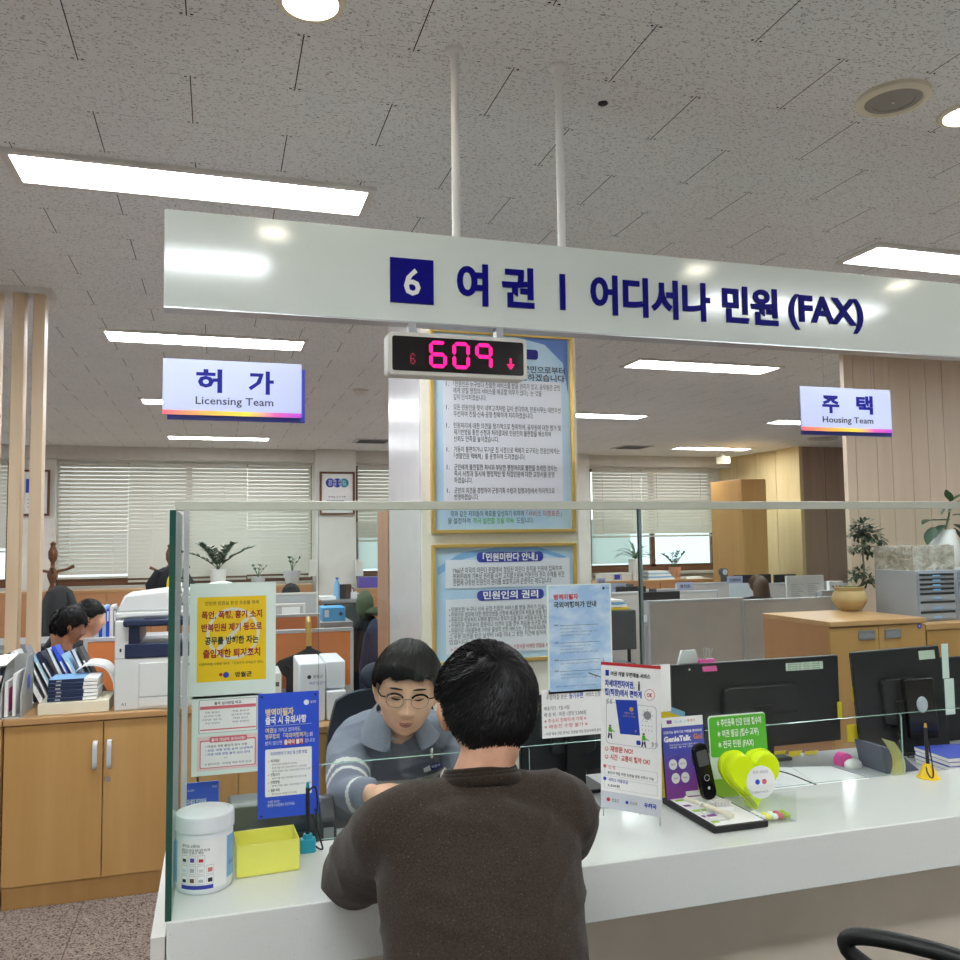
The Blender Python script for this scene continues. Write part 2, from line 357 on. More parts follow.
# ------------------------------------------------------------------ pillar
px0, px1, pyf, pyb = .93, 1.745, 4.0, 4.78
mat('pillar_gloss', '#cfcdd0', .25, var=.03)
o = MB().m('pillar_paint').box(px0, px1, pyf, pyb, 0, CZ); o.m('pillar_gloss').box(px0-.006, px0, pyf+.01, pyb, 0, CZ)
o = o.build('trim_5', world=False); struct(o)
# ------------------------------------------------------------------ ceiling lights
emis('tube_light', '#f1f6fa', 13.5); emis('down_light', '#fff6e0', 14)
LG = 'recessed ceiling light panels'
panels = {}
def light_panel(x0, x1, y0, y1, label):
    t = thing('ceiling_light', label, 'ceiling light', ((x0+x1)/2, (y0+y1)/2, CZ-.03), group=LG)
    f = MB().m('off_white'); w = .028; z0, z1 = CZ-.014, CZ
    f.box(x0, x1, y0, y0+w, z0, z1).box(x0, x1, y1-w, y1, z0, z1).box(x0, x0+w, y0+w, y1-w, z0, z1).box(x1-w, x1, y0+w, y1-w, z0, z1)
    f.build('frame', t)
    B('tube_light', x0+w, x1-w, y0+w, y1-w, CZ-.006, CZ-.001).build('diffuser', t)
D = {(-.08, 3.345): 'long recessed ceiling light nearest the camera, left above the counter sign', (3.6, 3.345): 'long recessed ceiling light nearest the camera, at the right edge',
     (-.08, 5.98): 'recessed ceiling light just above the licensing team sign', (3.72, 5.98): 'recessed ceiling light right of the pillar, nearer than the others there',
     (-.08, 8.72): 'recessed ceiling light half hidden behind the licensing team sign', (3.98, 8.72): 'short looking recessed ceiling light right beside the pillar',
     (7.0, 8.72): 'recessed ceiling light half hidden behind the housing team sign', (0, 11.7): 'farthest recessed ceiling light on the left, near the window wall',
     (7.4, 11.7): 'farthest recessed ceiling light on the right, near the light wood wall'}
for (x, y), lb in D.items():
    light_panel(x-.655, x+.655, y-(.148 if y < 4 else .165), y+(.148 if y < 4 else .165), lb)
for x, y in [(-.4, .12), (3.25, .12), (-4.2, .12), (-4.2, 3.345), (7.2, 3.345), (-4.2, 5.98), (-4.2, 8.72), (-4.2, 11.7), (3.9, 11.7), (-.4, -2.8), (3.25, -2.8), (-4.2, -2.8), (7.0, .12), (1.4, -5.2)]:
    light_panel(x-.645, x+.645, y-.165, y+.165, 'long recessed ceiling light outside the photo, over the rest of the hall')
for x, y, lb in [(.212, 2.10, 'round recessed downlight at the top edge above the counter'), (2.32, 2.11, 'round recessed downlight at the right edge beside the speaker'),
                 (.22, .6, 'round downlight over the waiting side'), (2.33, .61, 'round downlight over the waiting side'), (3.56, .66, 'round downlight over the waiting side')]:
    t = thing('downlight', lb, 'downlight', (x, y, CZ-.02), group='downlights over the waiting side' if y < 1 else None)
    MB().m('cream').lathe([(.088, 0), (.085, -.008), (.07, -.01), (.066, 0)], (x, y, CZ), 32, False).build('trim_ring', t)
    MB().m('down_light').lathe([(.067, -.004), (.05, -.009), (.001, -.012)], (x, y, CZ), 32, False).build('lamp', t)
p = PZ(893, 97, CZ); t = thing('ceiling_speaker', 'round cream ceiling speaker with grey grille near the right downlight', 'speaker', (p.x, p.y, CZ-.02))
MB().m('cream').lathe([(.108, 0), (.108, -.012), (.1, -.018), (.088, -.02), (.082, -.012)], (p.x, p.y, CZ), 40, False).build('rim', t)
mat('grille_grey', '#96928a', .6); MB().m('grille_grey').lathe([(.084, -.013), (.062, -.016), (.06, -.013), (.001, -.018)], (p.x, p.y, CZ), 40, False).build('grille', t)
MB().m('chrome').ell((p.x, p.y, CZ-.018), (.006, .006, .003)).build('screw', t)
p = PZ(603, 103, CZ); tag(MB().m('black').lathe([(.016, 0), (.016, -.003), (.008, -.008), (.001, -.008)], (p.x, p.y, CZ), 16, False).build('ceiling_sensor'), 'tiny dark round sensor in the ceiling right of the hanging rods', 'sensor')
p = PZ(361, 390, CZ); tag(MB().m('off_white').lathe([(.07, 0), (.07, -.015), (.03, -.05), (.001, -.052)], (p.x, p.y, CZ), 20, False).build('smoke_detector'), 'white smoke detector on the ceiling left of the pillar', 'smoke detector')
for q, lb in (((372, 441), 'slotted grey ceiling vent left of the pillar near the windows'), ((632, 447), 'slotted grey ceiling vent right of the pillar near the windows')):
    p = PZ(*q, CZ); t = thing('ceiling_vent', lb, 'vent', (p.x, p.y, CZ-.02))
    B('light_grey', p.x-.25, p.x+.25, p.y-.25, p.y+.25, CZ-.01, CZ).build('frame', t)
    m = MB().m('dark_grey')
    for i in range(5): m.box(p.x-.2, p.x+.2, p.y-.19+i*.08, p.y-.15+i*.08, CZ-.014, CZ-.01)
    m.build('slots', t)
p = PZ(823, 438, CZ); tag(MB().m('stone').lathe([(.2, 0), (.2, -.02), (.14, -.03), (.001, -.03)], (p.x, p.y, CZ), 24, False).build('ceiling_diffuser'), 'round ceiling diffuser below the housing team sign', 'vent')
p = PZ(723, 452, CZ); a = PY(723, 464, p.y); t = thing('security_camera', 'small cream camera hanging from the ceiling over the wood wall', 'camera', (p.x, p.y, a.z))
B('cream', p.x-.07, p.x+.07, p.y-.1, p.y+.1, a.z, a.z+.12).build('housing', t); MB().m('cream').cyl((p.x, p.y, a.z+.12), (p.x, p.y, CZ), .03).build('mount', t)
# world
w = bpy.data.worlds.new('world'); SC.world = w; w.use_nodes = True; nt = w.node_tree; nt.nodes.clear()
bg = nt.nodes.new('ShaderNodeBackground'); wo = nt.nodes.new('ShaderNodeOutputWorld'); sky = nt.nodes.new('ShaderNodeTexSky')
sky.sky_type = 'PREETHAM'; sky.turbidity = 6; sky.sun_direction = Vector((.3, -.5, .6)).normalized()
mx = nt.nodes.new('ShaderNodeMix'); mx.data_type = 'RGBA'; mx.inputs[0].default_value = .75; mx.inputs[7].default_value = (.93, .95, .97, 1)
nt.links.new(sky.outputs[0], mx.inputs[6]); nt.links.new(mx.outputs[2], bg.inputs[0]); bg.inputs[1].default_value = .8; nt.links.new(bg.outputs[0], wo.inputs[0])
SC.view_settings.view_transform = 'Standard'; SC.view_settings.look = 'None'; SC.view_settings.gamma = 1; SC.view_settings.exposure = 1.78
SC.cycles.transparent_max_bounces = 32; SC.cycles.max_bounces = 8; SC.cycles.use_denoising = True
SC.cycles.sample_clamp_indirect = 6
# ================================================================== COUNTER, GLASS, SIGNS
CT = .77; CF = 1.80; CB = 2.155
t = thing('service_counter', 'long white speckled quartz service counter between visitor and clerk', 'counter', (1.5, 1.98, 0))
MB().m('quartz').prism([(CF, .645), (CF, CT), (CB, CT), (CB, CT-.02), (CF+.03, CT-.02), (CF+.03, .645)], -.09, 3.6, 'yz').build('counter_top', t, bevel=.003)
mat('counter_panel', '#cdc4b3', .5); B('counter_panel', -.08, 3.6, 1.97, 2.01, .1, .745).build('front_panel', t)
B('dark_grey', -.06, 3.6, 2.0, 2.03, 0, .1).build('plinth', t)
B('off_white', -.118, -.092, CF-.002, CB+.3, 0, .745).build('side_panel', t)
B('quartz', -.13, -.0905, CF-.004, CB+.02, .745, .775).build('end_cap', t) if 0 else None
mat('desk_top', '#9b9d9e', .45)
t = thing('clerk_desk', 'low grey work desk behind the white counter', 'desk', (1.6, 2.6, 0))
MB().m('desk_top').prism([(-.08, CB+.012), (3.6, CB+.012), (3.6, 2.66), (.76, 2.66), (.76, 2.40), (-.08, 2.40)], .69, .715, 'xy').build('desk_top', t, bevel=.002)
for x, y in ((-.08, 2.38), (.78, 2.62), (2.1, 2.62), (3.57, 2.62)): B('off_white', x, x+.03, CB+.03, y, 0, .69).build('side_panel', t)
# glass screen
clear_glass('screen_glass', '#f9fdfb'); clear_glass('guard_glass', '#f9fcfb', 1.4)
mat('glass_edge', '#0f4a3c', .12, 0, .8); mat('glass_edge_light', '#9dbfb4', .15, 0, .6)
clear_glass('screen_side', '#e2f3ea')
def glass_slab(m, x0, x1, y0, y1, z0, z1, faces, edge):
    """faces: axis of the big faces; the narrow rims get the edge colour"""
    v = [(x, y, z) for z in (z0, z1) for y in (y0, y1) for x in (x0, x1)]; F = [(0, 2, 3, 1), (4, 5, 7, 6), (0, 1, 5, 4), (2, 6, 7, 3), (0, 4, 6, 2), (1, 3, 7, 5)]
    big = {'y': (2, 3), 'x': (4, 5)}[faces]
    m.m(m.clear); m.add(v, [F[i] for i in big], False); m.m(edge); m.add(v, [F[i] for i in range(6) if i not in big], False); return m
GZ = 1.575; GY = 2.15
t = thing('glass_screen', 'tall clear glass screen with metal top rail standing on the counter', 'glass screen', (1.0, GY, CT))
m = MB(); m.clear = 'screen_side'; glass_slab(m, -.093, -.081, CF+.004, GY+.01, CT, GZ-.012, 'x', 'glass_edge').build('side_pane', t)
m = MB(); m.clear = 'screen_glass'; glass_slab(m, -.079, .238, GY-.004, GY+.004, CT, GZ, 'y', 'glass_edge_light').build('pane', t)
xs_ = PY(640, 560, GY).x
m = MB(); m.clear = 'screen_glass'; glass_slab(m, .238, xs_-.004, GY-.004, GY+.004, .953, GZ, 'y', 'glass_edge_light').build('pane', t)
m = MB(); m.clear = 'screen_glass'; glass_slab(m, xs_+.004, 3.5, GY-.004, GY+.004, .953, GZ, 'y', 'glass_edge_light').build('pane', t)
B('rail_metal', -.098, 3.5, GY-.012, GY+.012, GZ-.001, GZ+.021).build('top_rail', t, bevel=.0015)
mat('seam_metal', '#7f9391', .3, .6)
B('seam_metal', xs_-.004, xs_+.004, GY-.006, GY+.006, .953, GZ).build('joint_strip', t)
B('steel', -.078, -.066, GY-.014, GY-.002, CT, GZ).build('post', t)
m = MB().m('pale_green')
for z in (1.47, 1.24, 1.0): m.box(-.08, -.06, GY-.02, GY+.02, z-.05, z+.05)
def guard(x0, x1, label, y=2.165):
    m = MB(); r = .012; z1 = .95; p = [(x0, CT), (x1, CT)]
    for cx, a0 in ((x1-r, 0), (x0+r, 90)):
        for i in range(7): a = R(a0+15*i); p.append((cx+r*math.cos(a), z1-r+r*math.sin(a)))
    k = len(p); v = [(a, y-.003, b) for a, b in p]+[(a, y+.003, b) for a, b in p]
    m.m('guard_glass').add(v, [tuple(range(k)), tuple(range(2*k-1, k-1, -1))], False)
    m.m('glass_edge_light').add(v, [(i, k+i, k+(i+1) % k, (i+1) % k) for i in range(k)], False)
    return tag(m.build('acrylic_guard'), label, 'acrylic guard')
guard(.245, .79, 'low clear acrylic guard between the two men')
guard(1.0, 2.0, 'low clear acrylic guard in front of the black monitors')
# main hanging sign
t = thing('hanging_sign', 'long white hanging counter sign with blue numeral six and Korean letters', 'sign', (1.6, 2.2, 2.07))
mat('sign_white', '#dfe9e2', .1, 0, .5, var=.01)
SX0, SX1, SZ0, SZ1, SY = -.133, 3.4, 2.072, 2.319, 2.19
MB().m('sign_white').box(SX0, SX1, SY, SY+.05, SZ0+.004, SZ1).build('panel', t, bevel=.001)
B('alu', SX0, SX1, SY-.001, SY+.052, SZ0, SZ0+.004).build('edge_trim', t)
for px in (455.5, 560):
    p = PY(px, 150, 2.215)
    tag(MB().m('white').cyl((p.x, 2.215, SZ1-.002), (p.x, 2.215, CZ-.012), .0115, n=16).build('rod', t), 'x', 'x')
    o = bpy.data.objects[-1] if 0 else None
    MB().m('white').lathe([(.026, 0), (.026, -.008), (.014, -.014), (.0115, -.03)], (p.x, 2.215, CZ), 24, False).build('ceiling_flange', t)
for o in t.children:
    for k in ('label', 'category'):
        if k in o: del o[k]
def on_sign(x, y): p = PY(x, y, SY); return p.x, p.z
ya = SY-.005
a, b = on_sign(390, 302), on_sign(433, 258)
B('sign_letter', a[0], b[0], ya, SY, a[1], a[1]+(b[0]-a[0])*1.02).build('number_square', t)
mat('letter_white', '#f0f2f2', .4)
cxx = (a[0]+b[0])/2
mat('sign_blue2', '#12108c', .4)
MB().m('letter_white').text('6', cxx, a[1]+.022, .082, ya-.003, 'c', bold=.014, depth=.003).build('numeral', t)
def sign_word(body, xl, xr, yb, h=None, bold=.03, z=None):
    p, q = on_sign(xl, yb), on_sign(xr, yb)
    v, f = text_mesh(body, bold)
    w = q[0]-p[0]
    o = MB().m('sign_letter').text(body, p[0], z, h, ya, 'l', w=w, bold=bold, depth=.005, res=4).build('lettering', t); return o
zl = on_sign(460, 297)[1]; hh = .098
for body, xl, xr in (('여', 457, 488), ('권', 502, 534), ('어디서나', 590.5, 709.5), ('민원', 722, 777)):
    sign_word(body, xl, xr, 300, hh, .032, zl-.008)
p, q = on_sign(560, 311), on_sign(565, 277); B('sign_letter', p[0], q[0]-.0015, ya, SY, zl-.016, zl+.086).build('divider_bar', t)
sign_word('(FAX)', 789, 863, 330, .092, .03, zl+.004)
# LED number display hung under the sign
a = RC(388, 374, 527, 331, 2.16); b = RC(388, 367, 527, 341, 2.16)
lx0, lx1 = PY(388, 352, 2.16).x, PY(527, 358, 2.16).x; lz1 = PY(389, 331, 2.16).z; lz0 = PY(389, 374, 2.16).z
t = thing('number_display', 'black digital queue number display showing 609 under the long sign', 'display', ((lx0+lx1)/2, 2.2, lz0))
MB().m('off_white').rrect(lx0, lx1, lz0, lz1, 2.16, .012, 2.215).build('housing', t, bevel=.002)
mat('led_screen', '#0c0708', .2); MB().m('led_screen').rrect(lx0+.011, lx1-.011, lz0+.011, lz1-.011, 2.158, .006, 2.1601).build('screen', t)
B('alu', lx0+.06, lx0+.08, 2.18, 2.21, lz1-.002, SZ0+.0005).build('bracket', t); B('alu', lx1-.08, lx1-.06, 2.18, 2.21, lz1-.002, SZ0+.0005).build('bracket', t)
emis('led_pink', '#ff1f78', .75)
def seg7(m, ch, x0, z0, w, h, y, th=.006, sl=.0):
    S = {'6': 'afedcg', '0': 'abcdef', '9': 'abcfg', '8': 'abcdefg'}[ch]; g = .0012; k = th/2; mid = z0+h/2
    def hs(z): m.add([(x0+g+k, y, z), (x0+g+th, y, z-k), (x0+w-g-th, y, z-k), (x0+w-g-k, y, z), (x0+w-g-th, y, z+k), (x0+g+th, y, z+k)], [(0, 1, 2, 3, 4, 5)], False)
    def vs(x, a, b): m.add([(x, y, a+g), (x+k, y, a+g+k), (x+k, y, b-g-k), (x, y, b-g), (x-k, y, b-g-k), (x-k, y, a+g+k)], [(0, 1, 2, 3, 4, 5)], False)
    if 'a' in S: hs(z0+h-k)
    if 'g' in S: hs(mid)
    if 'd' in S: hs(z0+k)
    if 'f' in S: vs(x0+k, mid, z0+h-k)
    if 'e' in S: vs(x0+k, z0+k, mid)
    if 'b' in S: vs(x0+w-k, mid, z0+h-k)
    if 'c' in S: vs(x0+w-k, z0+k, mid)
lh = lz1-lz0; lw = lx1-lx0
for i, ch in enumerate('609'):
    m = MB().m('led_pink'); x = lx0+lw*(.285+.165*i); w = lw*.125; h = lh*.64; z = lz0+lh*.19
    S = {'6': 'afedcg', '0': 'abcdef', '9': 'abcfg'}[ch]; th = .0098; seg7(m, ch, x, z, w, h, 2.1575, th); m.build('digit', t)
m = MB().m('led_pink'); cx = lx0+lw*.875; cz = lz0+lh*.37; d = .0026
for r, row in enumerate(['..##..', '..##..', '..##..', '######', '.####.', '..##..']):
    for c, q in enumerate(row):
        if q == '#': m.disc(cx+(c-2.5)*.0034, cz+(2.5-r)*.0052, .0017, 2.1575, 8)
m.build('arrow', t)
emis('led_dim', '#d63a5e', .3)
m = MB().m('led_dim')
for r, row in enumerate(['.##.', '#..#', '#...', '###.', '#..#', '#..#', '.##.']):
    for c, q in enumerate(row):
        if q == '#': m.disc(lx0+lw*.17+(c-1.5)*.0036, lz0+lh*.38+(3-r)*.0042, .0015, 2.1575, 8)
m.build('counter_number', t)
# hanging team signs
def grad_mat(name, stops):
    t = NT(name); tc = t.n('ShaderNodeTexCoord'); sp = t.n('ShaderNodeSeparateXYZ'); t.l(tc.outputs['Generated'], sp.inputs[0]); cr = t.n('ShaderNodeValToRGB')
    while len(cr.color_ramp.elements) < len(stops): cr.color_ramp.elements.new(.5)
    for e, (p, c) in zip(cr.color_ramp.elements, stops): e.position = p; e.color = lin(c)
    t.l(sp.outputs[0], cr.inputs[0]); t.bsdf(cr.outputs[0], .4); MATS[name] = t.m
grad_mat('rainbow', [(0, '#e2566a'), (.35, '#e9a13c'), (.6, '#e8c33a'), (.8, '#c8529c'), (1, '#a43ac0')])
mat('team_white', '#a3a9c9', .35, var=.01); mat('team_blue', '#2f3aa8', .35)
def team_sign(corners, Y, ko, en, label):
    (x0, y0), (x1, y1) = corners; a, b = PY(x0, y0, Y), PY(x1, y1, Y); X0, X1, Z1, Z0 = a.x, b.x, a.z, b.z
    t = thing('team_sign', label, 'sign', ((X0+X1)/2, Y, Z0)); w = X1-X0
    B('team_white', X0, X1, Y, Y+.012, Z0, Z1).build('front_panel', t)
    B('team_blue', X0+.02, X1+.018, Y+.02, Y+.035, Z0-.02, Z1-.02).build('back_panel', t)
    B('rainbow', X0, X1, Y-.002, Y, Z0, Z0+(Z1-Z0)*.08).build('colour_band', t)
    h = Z1-Z0; m = MB().m('team_blue')
    for q, fx in ((ko[0], .325), (ko[1], .70)): MB().m('team_letter').text(q, X0+w*fx, Z0+h*.46, h*.36, Y-.002, 'c', w=w*.185, bold=.035, depth=.002).build('letter', t)
    MB().m('ink').text(en, X0+w*.51, Z0+h*.2, h*.16, Y-.002, 'c', w=w*.56, bold=.008, depth=.001).build('english_name', t)
    for f in (.27, .8):
        MB().m('grey').cyl((X0+w*f, Y+.01, Z1-.002), (X0+w*f, Y+.01, CZ), .0007, n=6).build('wire', t)
team_sign(((163, 358), (301.5, 418)), 4.1, '허가', 'Licensing Team', 'hanging white Licensing Team sign with rainbow band, on the left')
team_sign(((800, 386), (892, 433)), 4.1, '주택', 'Housing Team', 'hanging white Housing Team sign with rainbow band, on the right')
# ------------------------------------------------------------------ posters
def lines(m, spec, X0, W, y):
    for it in spec:
        mt, body, fx, z, h = it[:5]; k = it[5] if len(it) > 5 else {}
        m.m(mt).text(body, X0+W*fx, z, h, y, k.get('al', 'l'), w=(W*k['w'] if 'w' in k else None), bold=k.get('b', .0))
def flat_poster(name, label, cat, rect, Y, base, t=.0012, par=None):
    """thin sheet on the glass; returns builder, local frame x0,w,z0,h"""
    X0, X1, Z0, Z1 = rect; m = MB().m(base).box(X0, X1, Y-t, Y, Z0, Z1); return m, X0, X1-X0, Z0, Z1-Z0, Y-t-.0003
GF = GY-.0045
# yellow warning
P0, P1 = PY(190, 584, GF), PY(275.5, 694, GF)
m, x0, w, z0, h, y = flat_poster('', '', '', (P0.x, P1.x, P1.z, P0.z), GF, 'pale_green')
m.m('yellow').rect(x0+w*.085, x0+w*.885, z0+h*.14, z0+h*.88, y); y2 = y-.0003
ring = []; cx, cz, r = x0+w*.5, z0+h*.555, w*.31
m.m('cream')
for i in range(40):
    a, b = 2*math.pi*i/40, 2*math.pi*(i+1)/40
    m.add([(cx+q*math.cos(s), y2, cz+q*math.sin(s)) for q, s in ((r, a), (r, b), (r*.88, b), (r*.88, a))], [(0, 3, 2, 1)], False)
m.add([(cx-r*.62, y2, cz-r*.55), (cx-r*.5, y2, cz-r*.66), (cx+r*.62, y2, cz+r*.55), (cx+r*.5, y2, cz+r*.66)], [(0, 1, 2, 3)], False)
mat('crimson', '#9c1422', .5)
y3 = y2-.0003
for mt, s, fz, hh_, fw in (('ink', '안전한 민원실 환경 조성을 위해', .81, .032, .62), ('crimson', '폭언, 폭행, 흉기 소지', .695, .06, .70), ('crimson', '반복민원 제기 등으로', .585, .06, .70), ('ink', '공무를 방해한 자는', .47, .06, .62), ('crimson', '출입제한 퇴거조치', .355, .065, .66), ('ink', '민원처리법 시행령 제4조 「민원인의 방해금지 행위」', .285, .022, .74), ('ink', '영월군', .175, .04, .2)):
    m.m(mt).text(s, x0+w*(.485 if s != '영월군' else .62), z0+h*fz, h*hh_, y3, 'c', w=w*fw, bold=.03 if hh_ > .035 else .0)
m.m('blue_deep').disc(x0+w*.42, z0+h*.195, w*.035, y3, 16).m('red').disc(x0+w*.36, z0+h*.2, w*.02, y3, 12)
tag(m.build('warning_poster'), 'yellow warning poster with red Korean lines and pale ring, on the glass', 'poster')
# white and red notice below it
P0, P1 = PY(192, 696.5, GF), PY(258, 771, GF)
m, x0, w, z0, h, y = flat_poster('', '', '', (P0.x, P1.x+.002, P1.z, P0.z-.001), GF, 'pale_green')
mat('rose_tint', '#ecd3d3', .6)
m.m('grey').rrect(x0+w*.1, x0+w*.97, z0+h*.53, z0+h*.95, y, .003); m.m('paper').rrect(x0+w*.11, x0+w*.96, z0+h*.535, z0+h*.945, y-.0003, .003)
m.m('pink_red').rect(x0+w*.12, x0+w*.95, z0+h*.83, z0+h*.87, y-.0006).rect(x0+w*.12, x0+w*.95, z0+h*.565, z0+h*.58, y-.0006)
m.m('ink').text('출국 심사방법 비교', x0+w*.53, z0+h*.885, h*.035, y-.0006, 'c', w=w*.4, bold=.02)
for i in range(4):
    for c in (.3, .72): m.m('ink_soft').text(['자동 출입국', '심사대 이용', '대면 심사', '여권 민원인'][i], x0+w*c, z0+h*(.78-.045*i), h*.022, y-.0006, 'c', w=w*(.22+.03*((i+int(c*10)) % 3)))
m.m('rose_tint').rect(x0+w*.08, x0+w*.99, z0+h*.06, z0+h*.49, y)
m.m('pink_red').rrect(x0+w*.12, x0+w*.95, z0+h*.09, z0+h*.44, y-.0003, .003); m.m('paper').rrect(x0+w*.135, x0+w*.935, z0+h*.1, z0+h*.425, y-.0006, .003)
m.m('pink_red').rrect(x0+w*.26, x0+w*.82, z0+h*.41, z0+h*.48, y-.0009, .004); m.m('paper').text('출국 대상자 유의사항!', x0+w*.54, z0+h*.427, h*.035, y-.0012, 'c', w=w*.5, bold=.02)
for i, (s, q) in enumerate((('• 여권은 자동 출입국 심사 이용', .62), ('• 모든 여행 방법 유의 안내하여', .7), ('• 여권 여행 방법 출국 심사 안내', .66))): m.m('blue_deep' if i else 'ink').text(s, x0+w*.2, z0+h*(.35-.05*i), h*.028, y-.0009, 'l', w=w*q, bold=.01)
m.m('ink').text('안내', x0+w*.5, z0+h*.2, h*.02, y-.0009, 'c').text('※ 문의사항 : 민원실 여권 민원 안내', x0+w*.2, z0+h*.13, h*.024, y-.0009, 'l', w=w*.68)
tag(m.build('notice'), 'white notice with red framed boxes below the yellow poster', 'notice')
# blue poster
P0, P1 = PY(258, 694, GF), PY(318, 812, GF)
m, x0, w, z0, h, y = flat_poster('', '', '', (P0.x, .238, P1.z-.002, P0.z), GF-.002, 'blue')
y2 = y-.0003
mat('poster_gold', '#e6d5a8', .5)
m.m('poster_gold').text('병역미필자', x0+w*.12, z0+h*.82, h*.055, y2, 'l', w=w*.46, bold=.04)
m.m('paper').text('출국 시 유의사항', x0+w*.12, z0+h*.755, h*.055, y2, 'l', w=w*.67, bold=.035).rect(x0+w*.12, x0+w*.88, z0+h*.735, z0+h*.737, y2)
m.disc(x0+w*.79, z0+h*.91, w*.045, y2, 16).text('병무청', x0+w*.86, z0+h*.9, h*.022, y2, 'l', w=w*.09)
m.m('poster_gold').text('여권', x0+w*.12, z0+h*.685, h*.036, y2, 'l', w=w*.13, bold=.03); m.m('paper').text('을 가지고 있더라도,', x0+w*.26, z0+h*.685, h*.032, y2, 'l', w=w*.44)
m.m('poster_gold').text('병무청의 「국외여행허가」', x0+w*.12, z0+h*.635, h*.036, y2, 'l', w=w*.7, bold=.03); m.m('paper').text('를', x0+w*.84, z0+h*.635, h*.03, y2)
m.text('받지 않으면', x0+w*.12, z0+h*.585, h*.03, y2, 'l', w=w*.27); m.m('red').rect(x0+w*.41, x0+w*.75, z0+h*.575, z0+h*.62, y2); m.m('paper').text('출국이 불가', x0+w*.58, z0+h*.583, h*.034, y2-.0003, 'c', w=w*.31, bold=.04).text('합니다!', x0+w*.77, z0+h*.585, h*.03, y2, 'l', w=w*.16)
m.m('paper').rrect(x0+w*.12, x0+w*.88, z0+h*.17, z0+h*.55, y2, .003)
m.m('blue_deep').text('국외여행허가 대상 및 신청 방법', x0+w*.5, z0+h*.5, h*.026, y2-.0003, 'c', w=w*.6, bold=.01)
for i, z in enumerate((.445, .335, .275, .21)):
    m.m('red').text('✓', x0+w*.16, z0+h*z, h*.022, y2-.0003); m.m('ink').text(['허가대상', '신청시기', '신청방법', '문의'][i], x0+w*.21, z0+h*z, h*.022, y2-.0003, 'l', w=w*.14, bold=.02)
    for j in range(3 if i == 0 else 1): m.m('ink_soft').text('병역 미필 대상 국외여행 허가 신청 방법', x0+w*.23, z0+h*(z-.027*(j+1)), h*.015, y2-.0003, 'l', w=w*(.3+.2*((i+j) % 3)*.8+.1))
m.m('paper').text('자세한 안내는', x0+w*.16, z0+h*.12, h*.02, y2, 'l', w=w*.2).text('병무청 누리집에서 확인하세요', x0+w*.16, z0+h*.09, h*.024, y2, 'l', w=w*.44)
m.m('navy')
for fx, fz in ((.06, .975), (.94, .97), (.06, .02), (.94, .03)): m.disc(x0+w*fx, z0+h*fz, .003, y2, 12)
tag(m.build('travel_poster'), 'blue travel notice poster with white box, pinned right beside the red framed notice', 'poster')
# light blue poster on glass
P0, P1 = PY(546.5, 585, GF), PY(613, 690, GF)
m, x0, w, z0, h, y = flat_poster('', '', '', (P0.x, P1.x, P1.z, P0.z), GF, 'pale_green')
def sky_sheet():
    t = NT('sky_print'); n = t.noise(t.coords((1, 1, 2)), 14, 4); t.bsdf(t.mix(t.ramp(n, .42, .66), lin('#a3c6e8'), lin('#d3e6f4')), .4); MATS['sky_print'] = t.m
sky_sheet()
m.m('sky_print').rect(x0+w*.025, x0+w*.975, z0+h*.02, z0+h*.99, y); y2 = y-.0003
m.m('red').text('병역미필자', x0+w*.1, z0+h*.865, h*.045, y2, 'l', w=w*.38, bold=.04)
m.m('ink').text('국외여행허가 안내', x0+w*.1, z0+h*.79, h*.05, y2, 'l', w=w*.66, bold=.03).disc(x0+w*.88, z0+h*.955, w*.02, y2, 12).text('병무청', x0+w*.92, z0+h*.948, h*.014, y2, 'l', w=w*.05)
for i, z in enumerate((.62, .46, .30, .20)):
    m.m('ink').rect(x0+w*.18, x0+w*.8, z0+h*z, z0+h*(z+.003), y2).text(['대상', '신청', '방법', '문의'][i], x0+w*.1, z0+h*z, h*.014, y2, 'l', w=w*.06, bold=.02)
    for j in range((3, 3, 1, 2)[i]): m.m('ink_soft').text('여권 국외여행 허가 대상자 신청 안내', x0+w*.19, z0+h*(z-.035-.03*j), h*.013, y2, 'l', w=w*(.34+.12*((i+2*j) % 3)))
m.m('blue_deep').text('병무청 누리집에서 국외여행 허가 신청 방법을 확인하세요', x0+w*.12, z0+h*.06, h*.012, y2, 'l', w=w*.6)
m.m('dark_grey'); 
for a, b, c, d in ((.62, .18, .93, .10), (.72, .13, .76, .17), (.85, .12, .88, .14)): m.add([(x0+w*a, y2, z0+h*b), (x0+w*a, y2, z0+h*(b-.012)), (x0+w*c, y2, z0+h*(d-.004)), (x0+w*c, y2, z0+h*d)], [(0, 1, 2, 3)], False)
tag(m.build('sky_poster'), 'pale blue sky poster with red heading, on the glass right of the visitor', 'poster')
# white service notice below it
P0, P1 = PY(541.5, 692, GF), PY(608, 733, GF)
m, x0, w, z0, h, y = flat_poster('', '', '', (P0.x, P1.x+.01, P1.z, P0.z+.004), GF, 'paper'); y2 = y-.0003
m.m('ink').text('수령하실 분은', x0+w*.06, z0+h*.8, h*.1, y2, 'l', w=w*.3); m.m('blue_deep').text('등기우편', x0+w*.39, z0+h*.8, h*.11, y2, 'l', w=w*.2, bold=.02); m.m('ink').text('서비스 신청하세요', x0+w*.63, z0+h*.81, h*.1, y2, 'l', w=w*.34)
m.text('배송기간 : 7일~9일', x0+w*.03, z0+h*.58, h*.08, y2, 'l', w=w*.36).text('배 송 비 : 여권 1권당 5,500원', x0+w*.03, z0+h*.45, h*.08, y2, 'l', w=w*.6)
m.m('red').text('※ 주소지 정확하게 기재 ※', x0+w*.03, z0+h*.32, h*.08, y2, 'l', w=w*.6).text('※ 배송전 수령 불가 ※', x0+w*.03, z0+h*.2, h*.08, y2, 'l', w=w*.62)
